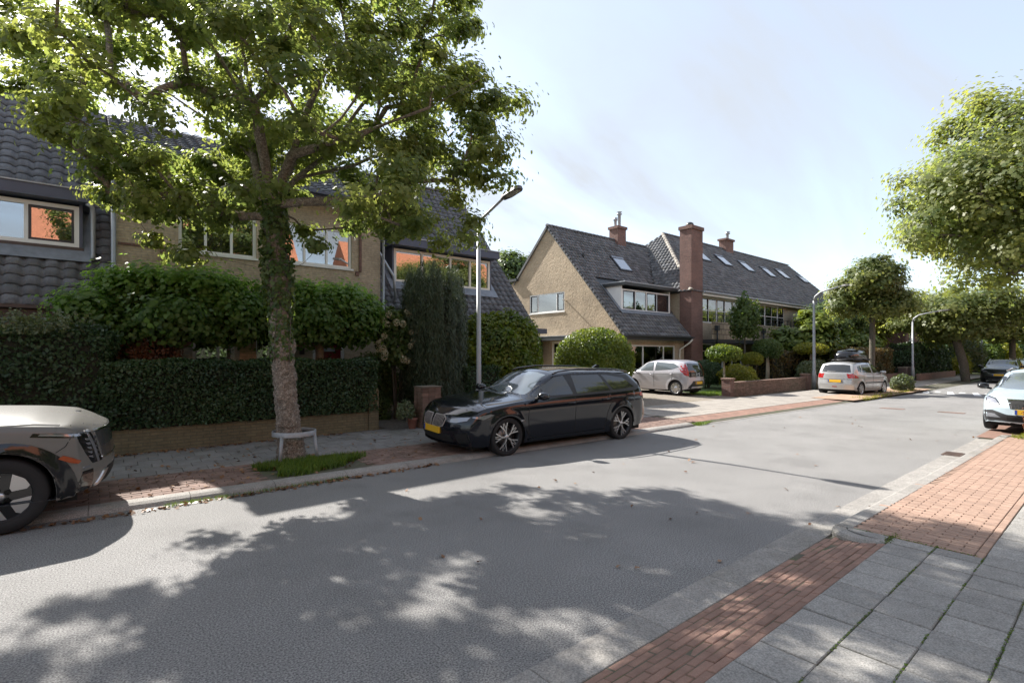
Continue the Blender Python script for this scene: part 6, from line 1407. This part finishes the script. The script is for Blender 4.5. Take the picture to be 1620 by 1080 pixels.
# side glass, door seams, trim
side = [(1.02, .99), (.60, 1.20), (.22, 1.355), (-.25, 1.395), (-1.2, 1.375), (-1.75, 1.30), (-2.02, 1.09), (-1.9, 1.05), (-1.2, 1.03), (.3, .995)]
c.patch('window_trim', [(1.10, .965), (.62, 1.225), (.22, 1.385), (-.25, 1.425), (-1.25, 1.405), (-1.85, 1.33), (-2.14, 1.08), (-1.95, 1.02), (-1.2, 1.0), (.3, .97)], 'L', blackplas, .003, mirror=True)
c.patch('side_window', [(.86, 1.01), (.58, 1.165), (.24, 1.325), (-.02, 1.36), (-.10, 1.015)], 'L', cglass, .0045, mirror=True)
c.patch('side_window', [(-.22, 1.36), (-.98, 1.355), (-1.15, 1.045), (-.20, 1.02)], 'L', cglass, .0045, mirror=True)
c.patch('quarter_window', [(-1.07, 1.35), (-1.25, 1.34), (-1.68, 1.275), (-1.93, 1.085), (-1.24, 1.05)], 'L', cglass, .0045, mirror=True)
c.patch('windscreen', [(-.66, 1.035), (-.62, 1.12), (-.50, 1.37), (-.25, 1.405), (.25, 1.405), (.50, 1.37), (.62, 1.12), (.66, 1.035), (.3, 1.02), (-.3, 1.02)], 'F', cglass2, .006)
c.patch('rear_window', [(-.60, 1.10), (-.50, 1.33), (.50, 1.33), (.60, 1.10)], 'B', cglass, .006)
c.patch('roof_panel', [(-1.7, -.48), (.12, -.48), (.12, .48), (-1.7, .48)], 'T', cglass, .004, cell=.15)
c.seam([(1.02, .93), (1.04, .60), (.98, .32), (.80, .24)]); c.seam([(-.13, .98), (-.12, .30)]); c.seam([(-1.0, 1.0), (-1.12, .78), (-1.02, .60), (-.98, .32)]); c.seam([(.9, .24), (-.95, .24)], w=.012)
c.seam([(1.08, .965), (1.9, .885), (2.22, .80)], w=.010)
c.patch('sill_trim', [(1.02, .235), (-.98, .235), (-.98, .275), (1.0, .262)], 'L', chrome if 0 else blackpaint, .02, mirror=True)
c.patch('fender_vent', [(1.26 - .13, .50), (1.08, .50), (.98, .34), (1.02, .34)], 'L', gloss, .008, mirror=True)
c.handle(.10 - .12, .86, blackpaint); c.handle(-.95, .885, blackpaint)
c.wheels('y', .342, .24, .258)
c.mirror_(.80, 1.03, 1.0, gloss)
for sg in (1, -1):
    b = MB(); b.tube([(-1.95, sg*.60, 1.40), (-1.5, sg*.625, 1.455), (-.4, sg*.64, 1.478), (.10, sg*.64, 1.435), (.25, sg*.645, 1.39)], .016, 8); c.add(b, 'roof_rail', gloss)
b = MB(); b.prism([(-1.7, -.02, 1.46), (-1.5, -.02, 1.465), (-1.62, -.02, 1.52), (-1.68, -.02, 1.52)], (0, .04, 0)); c.add(b, 'aerial_fin', gloss)
for sg in (1, -1):   # kidney grille with vertical slats
    gp = [(sg*.03, .52), (sg*.05, .715), (sg*.30, .715), (sg*.37, .66), (sg*.33, .53), (sg*.20, .50)]; c.patch('grille', gp if sg > 0 else gp, 'F', underm, .006)
    fr = gp + [gp[0]]
    for a_, b_ in zip(fr, fr[1:]): c.seam([a_, b_], 'F', .014, False, mat('dark_chrome', (.34, .31, .29)), 'grille_frame', .014)
    for k in range(8): y = sg*(.065 + k*.035); c.seam([(y, .52), (y, .705)], 'F', .008, False, mat('dark_chrome', (.34, .31, .29), .3, .9), 'grille_slat', .012)
    hl = [(sg*.40, .60), (sg*.42, .685), (sg*.62, .715), (sg*.82, .735), (sg*.80, .66), (sg*.60, .60)]
    c.patch('headlight', hl, 'F', gloss, .006); c.patch('headlight_lens', [(sg*.43, .615), (sg*.45, .675), (sg*.62, .70), (sg*.79, .72), (sg*.76, .66), (sg*.60, .615)], 'F', clearlamp, .010)
    c.patch('air_intake', [(sg*.58, .26), (sg*.55, .42), (sg*.80, .45), (sg*.82, .30)], 'F', underm, .006); c.seam([(sg*.80, .29), (sg*.79, .46), (sg*.56, .43), (sg*.60, .25), (sg*.80, .29)], 'F', .016, False, gloss, 'intake_frame', .012)
c.patch('headlight_corner', [(2.0, .68), (1.78, .745), (1.85, .765), (2.2, .72)], 'L', clearlamp, .006, mirror=True)
c.patch('lower_grille', [(-.52, .27), (-.48, .40), (.48, .40), (.52, .27)], 'F', underm, .006)
c.patch('splitter', [(-.80, .215), (-.80, .235), (.80, .235), (.80, .215)], 'F', gloss, .03)
c.plate('F', .455)
h0 = c.ray((6, 0, .745), (-1, 0, 0)); b = MB(); b.lathe([(0, 0), (.036, 0), (.041, -.006)], 20, (0, 0, 0), 'Y'); k = MB(); k.raw([(h0.x + .012 - v[1]*-1, v[0], .765 + v[2]*.9) for v in b.v], b.f); c.add(k, 'round_badge', clearlamp)
c.patch('tail_light', [(-2.34, .86), (-2.05, .90), (-2.10, .97), (-2.40, .975)], 'L', redlamp, .007, mirror=True); c.patch('tail_light', [(.45, .88), (.86, .86), (.86, .96), (.45, .96)], 'B', redlamp, .007, mirror=True); c.plate('B', .80)
c.patch('rear_bumper_trim', [(-.7, .27), (-.7, .40), (.7, .40), (.7, .27)], 'B', gloss, .006)
c.seam([(.95, 1.005), (.55, 1.03)], 'F', .0, False) if 0 else None
for y0, y1 in ((.55, .05), (-.02, -.55)): c.seam([(y0, 1.035), (y1, 1.07)], 'F', .014, False, gloss, 'wiper', .016)
c.patch('hybrid_badge', [(1.0 + .14, .60), (1.0 + .22, .60), (1.0 + .22, .625), (1.0 + .14, .625)], 'L', clearlamp, .005)
# ------------------------------------------------------------- the silver-grey electric SUV at the left edge
SUV = dict(x=(-2.5, 2.5), w=.985, axles=(-1.55, 1.55), wr=.395, arch=.445, und=.26,
 sill=[(-2.5, .36), (-2.2, .28), (0, .27), (1.8, .28), (2.3, .30), (2.5, .33)],
 belt=[(-2.5, 1.12), (-1.5, 1.14), (0, 1.12), (1.0, 1.11), (1.6, 1.10), (2.1, 1.06), (2.4, .98), (2.5, .93)],
 top=[(-2.5, 1.3), (-2.3, 1.68), (-1.8, 1.76), (0, 1.76), (.5, 1.66), (1.05, 1.30), (1.3, 1.20), (1.8, 1.17), (2.2, 1.12), (2.4, 1.05), (2.5, .98)],
 crown=[(-2.5, .06), (0, .08), (.9, .12), (1.3, .05), (2.0, .055), (2.5, .03)],
 wb=[(-2.5, .92), (-2.0, 1.0), (1.9, 1.0), (2.3, .985), (2.5, .95)],
 wt=[(-2.5, .78), (-2, .72), (.4, .72), (1.1, .86), (1.6, .88), (2.3, .85), (2.5, .82)],
 pf=[(.25, .12), (.40, .03), (.55, .0), (.80, .03), (.95, .06), (1.1, .14)], pr=[(.3, .1), (.5, 0), (1.2, .05), (1.6, .1)], bowf=.34, bowr=.2, flare=.03)
silver = mat('warm_silver_paint', (.155, .150, .140), .27, .0, var=.04, nscale=300, coat=.1, spec=.25)
c = Car(SUV, 'suv', 'warm silver electric SUV at the left edge, only its front showing', silver, (-2.24, 8.32, .03), -.01, scale=1.0, roll=.03)
c.wheels('kia', .392, .26, .255)
for sg, ax in ((1, 'L'), (-1, 'R')):
    xa, zc, Rr = 1.55, .395, .445
    pin = [(xa + (Rr + .004)*math.cos(R(a)), max(.285, zc + (Rr + .004)*math.sin(R(a)))) for a in range(-14, 195, 8)]; pout = [(xa + (Rr + .15)*1.03*math.cos(R(a)), max(.285, zc + (Rr + .105)*math.sin(R(a)))) for a in range(-14, 195, 8)]
    c.patch('arch_cladding', pin + pout[::-1], ax, gloss, .012, .06)
    for k in range(0):
        a0, a1 = R(-14 + k*20.5), R(-14 + (k+1)*20.5)
        c.patch('arch_cladding', [(xa + (Rr + .004)*math.cos(a0), max(.285, zc + (Rr+.004)*math.sin(a0))), (xa + (Rr + .15)*math.cos(a0)*1.05, max(.285, zc + (Rr + .105)*math.sin(a0))), (xa + (Rr + .15)*math.cos(a1)*1.05, max(.285, zc + (Rr + .105)*math.sin(a1))), (xa + (Rr+.004)*math.cos(a1), max(.285, zc + (Rr+.004)*math.sin(a1)))], ax, gloss if k < 5 else blackplas, .012, .05)
    c.patch('amber_reflector', [(2.00, .735), (2.10, .68), (2.17, .66), (2.19, .685), (2.12, .73), (2.04, .765)], ax, amber, .018)
    c.patch('side_mirror_base', [(.9, 1.12), (1.0, 1.12), (1.0, 1.2), (.9, 1.2)], ax, gloss, .005)
    # front light: long slim upper lamp and tall vertical lamp
    c.patch('lamp_housing', [(1.78, .985), (1.80, 1.02), (2.20, .985), (2.24, .93)], ax, gloss, .006)
    c.patch('upper_lamp', [(1.84, .993), (1.86, 1.012), (2.17, .98), (2.19, .95)], ax, clearlamp, .010)
    f = sg
    c.patch('vertical_lamp', [(f*.93, .94), (f*.74, .965), (f*.64, .62), (f*.80, .62), (f*.87, .76)], 'F', gloss, .006)
    c.patch('lamp_blade', [(f*.80, .955), (f*.775, .965), (f*.70, .63), (f*.73, .615)], 'F', clearlamp, .012)
    for k in range(5): z = .68 + k*.05; c.patch('light_cell', [(f*(.83 - (k-4)*-.008), z), (f*(.79), z), (f*(.795), z + .028), (f*(.84), z + .028)], 'F', clearlamp, .011); c.patch('light_cell', [(f*.685, z), (f*.72, z), (f*.725, z + .028), (f*.69, z + .028)], 'F', mat('smoked_lamp', (.12, .12, .13), .2, .5), .011)
    c.patch('bumper_corner', [(f*.97, .30), (f*.93, .56), (f*.80, .56), (f*.74, .30)], 'F', gloss, .004)
    c.patch('skid_trim', [(f*.70, .33), (f*.60, .50), (f*.54, .50), (f*.62, .33), (f*.55, .30), (f*.5, .33), (f*.40, .31), (f*.68, .285)][:4], 'F', rim_m, .02)
    c.patch('fog_lamp', [(f*.92, .585), (f*.84, .585), (f*.84, .605), (f*.92, .605)], 'F', clearlamp, .008)
c.patch('grille_panel', [(-.62, .66), (-.68, .96), (.68, .96), (.62, .66)], 'F', mat('dark_silver_panel', (.16, .16, .17), .25, .7, coat=1.0), .007)
c.seam([(-.64, .65), (.64, .65)], 'F', .018, False, chrome, 'chrome_line', .014)
c.seam([(-.80, .985), (-.45, .965), (.45, .965), (.80, .985)], 'F', .022, False, chrome, 'chrome_line', .014)
c.patch('lower_grille', [(-.56, .31), (-.52, .52), (.52, .52), (.56, .31)], 'F', underm, .006)
c.patch('skid_plate', [(-.68, .275), (-.64, .315), (.64, .315), (.68, .275)], 'F', rim_m, .022)
c.patch('lower_side_trim', [(2.02, .29), (2.30, .29), (2.28, .40), (2.04, .52)], 'R', gloss, .008, mirror=False)
c.seam([(1.10, 1.12), (1.8, 1.105), (2.2, 1.055), (2.38, .985)], 'L', .012); c.seam([(2.10, .94), (2.06, .86), (1.98, .80)], 'L', .008)
c.seam([(1.02, 1.08), (1.02, .30)], 'L', .010)
c.patch('side_window', [(1.0, 1.19), (.5, 1.55), (-1.9, 1.58), (-2.1, 1.19)], 'L', cglass, .006, mirror=True); c.patch('windscreen', [(-.74, 1.24), (-.62, 1.62), (.62, 1.62), (.74, 1.24)], 'F', cglass2, .006)
c.mirror_(.88, 1.16, 1.06, gloss)
for (px_, a_) in ((2.12, .02),):   # bonnet badge strokes
    for k in range(3): c.seam([(px_ + .0 + (k % 2)*.05, -.07 + k*.05), (px_ + .05 - (k % 2)*.05, -.02 + k*.05)], 'T', .012, False, chrome, 'bonnet_badge', .004)
# ------------------------------------------------------------- small hatchbacks
def hatch(name, label, paint, loc, rot, L=3.9, W=.84, H=1.5, kind='swift', **kw):
    k = L/2; hz = H
    d = dict(x=(-k, k), w=W, axles=(-k + .62, k - .80), wr=.30, arch=.335, und=.19,
     sill=[(-k, .27), (-k + .3, .22), (0, .20), (k - .4, .20), (k, .24)],
     belt=[(-k, .95), (-k + .5, .99), (0, .95), (k*.45, .93), (k*.8, .82), (k, .66)],
     top=[(-k, 1.02), (-k + .10, 1.24), (-k + .26, hz - .06), (-k + .6, hz), (0, hz), (.35, hz - .06), (.75, hz - .30), (k*.55, 1.02), (k*.75, .95), (k*.92, .82), (k, .70)],
     crown=[(-k, .04), (-k + .3, .07), (.4, .08), (.8, .12), (k*.6, .05), (k, .03)],
     wb=[(-k, .88), (-k + .35, .97), (-.8, 1.0), (.9, 1.0), (k - .3, .95), (k, .86)], wt=[(-k, .80), (-k + .3, .74), (.3, .72), (.8, .80), (k*.6, .82), (k, .7)],
     pf=[(.2, .08), (.4, 0), (.6, .03), (.8, .15)], pr=[(.3, .05), (.48, 0), (.75, .04), (.95, .06), (1.3, .14)], bowf=.32, bowr=.16)
    return Car(d, name, label, paint, loc, rot, **kw), k
silverp = carpaint('silver_paint', (.44, .44, .44), .5, .32); lilac = carpaint('pale_silver_paint', (.44, .43, .46), .4, .36); paleblue = carpaint('pale_blue_paint', (.42, .50, .55), .25, .3)
c, k = hatch('hatchback', 'silver hatchback with black roof box seen from behind', silverp, (27.3, 8.25, .03), -.10, 3.75, .845, 1.49)
c.patch('rear_window', [(-.60, 1.03), (-.52, 1.33), (-.3, 1.36), (.3, 1.36), (.52, 1.33), (.60, 1.03)], 'B', cglass, .006)
c.patch('side_window', [(.88, .985), (.45, 1.33), (-.05, 1.38), (-.08, .985)], 'L', cglass, .006, mirror=True); c.patch('side_window', [(-.18, .99), (-.18, 1.38), (-.95, 1.34), (-1.05, 1.02)], 'L', cglass, .006, mirror=True); c.patch('quarter_window', [(-1.15, 1.04), (-1.05, 1.33), (-1.35, 1.28), (-1.42, 1.08)], 'L', cglass, .006, mirror=True)
c.patch('windscreen', [(-.62, 1.05), (-.52, 1.38), (.52, 1.38), (.62, 1.05)], 'F', cglass, .006)
c.patch('tail_light', [(.54, .77), (.64, .97), (.72, .97), (.72, .77)], 'B', redlamp, .008, mirror=True); c.patch('tail_light', [(-k + .09, .77), (-k + .10, .97), (-k + .20, .93), (-k + .40, .79)], 'L', redlamp, .008, mirror=True)
c.plate('B', .64); c.seam([(-.66, .72), (.66, .72)], 'B', .014, False); c.seam([(-.70, .98), (.70, .98)], 'B', .0, False) if 0 else None
c.patch('fog_lamp', [(-.10, .37), (.10, .37), (.10, .41), (-.10, .41)], 'B', redlamp, .006); c.patch('plate_recess', [(-.33, .57), (-.33, .71), (.33, .71), (.33, .57)], 'B', mat('recess_grey', (.2, .2, .2), .5), .004)
c.seam([(-.13, .96), (-.12, .28)]); c.seam([(.92, .94), (.90, .28)]); c.seam([(-1.02, .98), (-1.0, .7)]); c.patch('door_moulding', [(.8, .52), (.8, .57), (-.85, .59), (-.85, .54)], 'L', blackplas, .012, mirror=True); c.handle(-.05, .85, silverp); c.wheels('star', .30, .19, .205); c.mirror_(.70, 1.0, .90, silverp)
b = MB(); b.tube([(-.40, -.02, .24), (-1.95, -.45, .24)], .0, 4) if 0 else None
c.patch('wiper', [(-.02, 1.05), (.35, 1.06), (.35, 1.075), (-.02, 1.07)], 'B', blackplas, .012)
for xx in (-.75, .15): b = MB(); b.tube([(xx, -.62, 1.47), (xx, -.6, 1.55), (xx, .6, 1.55), (xx, .62, 1.47)], .018, 6); c.add(b, 'roof_bar', blackplas)
bx = MB(); vs = []; n = 12; xs_ = [-1.15, -1.08, -.9, -.4, .3, .75, .9]; ws = [.22, .36, .41, .43, .41, .30, .12]; hs = [.14, .30, .40, .46, .42, .27, .10]
for x_, w_, h_ in zip(xs_, ws, hs): vs += [(x_, w_*math.copysign(abs(math.cos(2*math.pi*i/n))**.55, math.cos(2*math.pi*i/n)), 1.60 + max(0, math.sin(2*math.pi*i/n))**.7*h_ - max(0, -math.sin(2*math.pi*i/n))*.05) for i in range(n)]
fs = [(i*n + j, i*n + (j+1) % n, (i+1)*n + (j+1) % n, (i+1)*n + j) for i in range(6) for j in range(n)] + [tuple(range(n))[::-1], tuple(range(6*n, 7*n))]
bx.raw(vs, fs, 0, True); rb_ = thing('roof_box', 'glossy black roof box on the silver hatchback', 'roof box', c.t.location, None); rb_.rotation_euler = c.t.rotation_euler; link('shell', bx.mesh('shell', gloss), rb_, world=False); b = MB(); b.box(-1.0, .78, -.40, .40, 1.555, 1.60); link('base', b.mesh('base', blackplas), rb_, world=False)
b = MB(); b.box(-.8, .6, -.438, -.43, 1.60, 1.615); link('lid_seam', b.mesh('lid_seam', underm), rb_, world=False)
# pale silver city car on the gravel
c, k = hatch('city_car', 'small pale silver city car parked nose-in on the gravel driveway', lilac, (19.35, 13.15, .17), R(93), 3.45, .81, 1.45)
c.patch('rear_window', [(-.60, .74), (-.66, .90), (-.52, 1.30), (.52, 1.30), (.66, .90), (.60, .74)], 'B', cglass, .008)
c.patch('tail_light', [(-k + .03, .98), (-k + .10, 1.32), (-k + .20, 1.33), (-k + .22, 1.05), (-k + .08, .80)], 'L', redlamp, .010, mirror=True); c.patch('tail_light', [(.62, .78), (.60, 1.30), (.68, 1.28), (.76, .95), (.74, .80)], 'B', redlamp, .012, mirror=True)
c.patch('side_window', [(.95, .97), (.45, 1.30), (-.02, 1.355), (-.05, .985)], 'L', cglass2, .006, mirror=True); c.patch('side_window', [(-.14, .99), (-.12, 1.355), (-.95, 1.30), (-1.22, 1.16), (-.9, 1.05)], 'L', cglass2, .006, mirror=True); c.patch('windscreen', [(-.60, 1.02), (-.5, 1.34), (.5, 1.34), (.60, 1.02)], 'F', cglass, .006)
c.patch('bumper_trim', [(-.66, .30), (-.40, .58), (.40, .58), (.66, .30), (.5, .27), (-.5, .27)], 'B', blackplas, .008); c.plate('B', .50); c.patch('bumper_insert', [(-.50, .28), (-.42, .36), (.42, .36), (.50, .28)], 'B', lilac, .018)
c.seam([(-.10, .97), (-.10, .28)]); c.seam([(.98, .93), (.92, .28)]); c.seam([(-.95, .30), (-.93, .62), (-1.0, .98)]); c.seam([(.95, .83), (-1.3, .86)], w=.006); c.handle(-.0, .83, chrome); c.handle(-.95, .87, lilac); c.wheels('cover', .29, .175, .205); c.mirror_(.80, .98, .88, gloss)
b = MB(); b.tube([(-.2 + .3, 0, 1.44), (-.1, 0, 1.62)], .006, 5); c.add(b, 'aerial', blackplas)
# pale blue crossover facing the camera at the right edge
c, k = hatch('crossover', 'pale blue crossover hatchback facing the camera at the right edge', paleblue, (18.35, 1.42, .03), math.pi - .02, 4.3, .895, 1.46)
c.patch('windscreen', [(-.70, 1.00), (-.64, 1.10), (-.54, 1.345), (-.2, 1.375), (.2, 1.375), (.54, 1.345), (.64, 1.10), (.70, 1.00), (.3, .985), (-.3, .985)], 'F', cglass2, .006)
c.patch('side_window', [(.98, .99), (.50, 1.30), (-.2, 1.34), (-1.1, 1.28), (-1.5, 1.08), (0, .985)], 'L', cglass, .006, mirror=True)
c.patch('grille', [(-.40, .76), (-.34, .57), (.34, .57), (.40, .76)], 'F', underm, .008)
for i in range(11): y = -.32 + i*.064; c.seam([(y, .575), (y*1.08, .75)], 'F', .018, False, rimd, 'grille_slat', .014)
c.seam([(-.42, .775), (.42, .775)], 'F', .016, False, chrome, 'grille_frame', .016)
for f in (1, -1):
    c.patch('headlight', [(f*.50, .64), (f*.62, .79), (f*.84, .86), (f*.80, .72), (f*.66, .62)], 'F', gloss, .007); c.patch('headlight_lens', [(f*.54, .655), (f*.63, .77), (f*.81, .83), (f*.77, .72), (f*.66, .64)], 'F', clearlamp, .012)
    c.patch('bumper_cladding', [(f*.88, .27), (f*.86, .50), (f*.66, .52), (f*.40, .43), (f*.40, .24), (f*.80, .22)], 'F', blackplas, .007); c.patch('fog_lamp', [(f*.76, .35), (f*.76, .45), (f*.62, .44), (f*.50, .35)], 'F', clearlamp, .014)
    c.patch('air_intake', [(f*.40, .24), (f*.40, .43), (0, .42), (0, .24)], 'F', underm, .007)
c.patch('skid_plate', [(-.72, .20), (-.62, .27), (.62, .27), (.72, .20)], 'F', paleblue, .022)
c.plate('F', .50); c.wheels('star', .325, .21, .23); c.mirror_(.86, 1.02, .98, gloss)
for sg in (1, -1): b = MB(); b.tube([(-1.5, sg*.62, 1.38), (-.5, sg*.64, 1.45), (.25, sg*.64, 1.40)], .016, 6); c.add(b, 'roof_rail', chrome)
c.seam([(.5, 1.03), (.0, 1.01)], 'F', .014, False, blackplas, 'wiper', .014); b = MB(); hh = c.ray((1.45, 0, 3), (0, 0, -1)); b.box(1.42, 1.47, -.02, .02, hh.z - .01, hh.z + .015); c.add(b, 'washer_jet', blackplas)
# dark cars farther down
for i, (x, y, lb, pc, H_) in enumerate(((44.9 + 2.0, 5.55, 'dark grey crossover with yellow plate parked beyond the leaning tree', (.05, .055, .05), 1.50), (53.5, 5.6, 'second dark grey car parked behind the dark crossover', (.04, .045, .05), 1.46), (60.5, 5.5, 'dark car farthest along the left kerb', (.03, .03, .035), 1.5))):
    c, k = hatch('crossover', lb, carpaint('dark_grey_paint_%s' % 'abc'[i], pc, .6, .3), (x, y, .02), math.pi + .02, 4.4, .92, H_)
    c.patch('windscreen', [(-.70, 1.02), (-.56, 1.38), (.56, 1.38), (.70, 1.02)], 'F', cglass2, .006); c.patch('side_window', [(.95, 1.0), (.50, 1.34), (-1.1, 1.32), (-1.5, 1.1)], 'L', cglass, .006, mirror=True)
    c.patch('grille', [(-.4, .60), (-.36, .70), (.36, .70), (.4, .60)], 'F', gloss, .008); c.patch('lower_grille', [(-.7, .26), (-.6, .40), (.6, .40), (.7, .26)], 'F', underm, .008); c.patch('bumper_line', [(-.72, .235), (-.68, .26), (.68, .26), (.72, .235)], 'F', rim_m, .02)
    c.patch('headlight', [(.48, .68), (.60, .76), (.84, .80), (.78, .70)], 'F', clearlamp, .010, mirror=True); c.plate('F', .50); c.wheels('star', .34, .22, .24); c.mirror_(.86, 1.04, 1.0, gloss)
    for sg in (1, -1): b = MB(); b.tube([(-1.5, sg*.62, H_ - .08), (-.5, sg*.64, H_ - .01), (.25, sg*.64, H_ - .06)], .016, 6); c.add(b, 'roof_rail', rim_m)
t = thing('trailer', 'yellow box trailer in the distance beyond the parked dark cars', 'trailer', (68, 3.2, 0)); b = MB(); b.box(67, 70, 1.9, 4.3, .7, 2.3); b.build('box', mat('yellow_panel', (.62, .36, .02), .5, var=.06), t); b = MB(); b.box(66.97, 67.0, 2.0, 4.2, 1.9, 2.2); b.build('dark_strip', blackplas, t)
b = MB(); b.box(66.9, 70.1, 1.95, 4.25, .52, .70); b.build('chassis', blackplas, t)
for yy in (2.0, 4.05): b = MB(); b.lathe([(0, 0), (.3, 0), (.3, .15), (0, .15)], 16, (68.5, yy, .3), 'Y'); b.build('wheel', tyre_m, t)
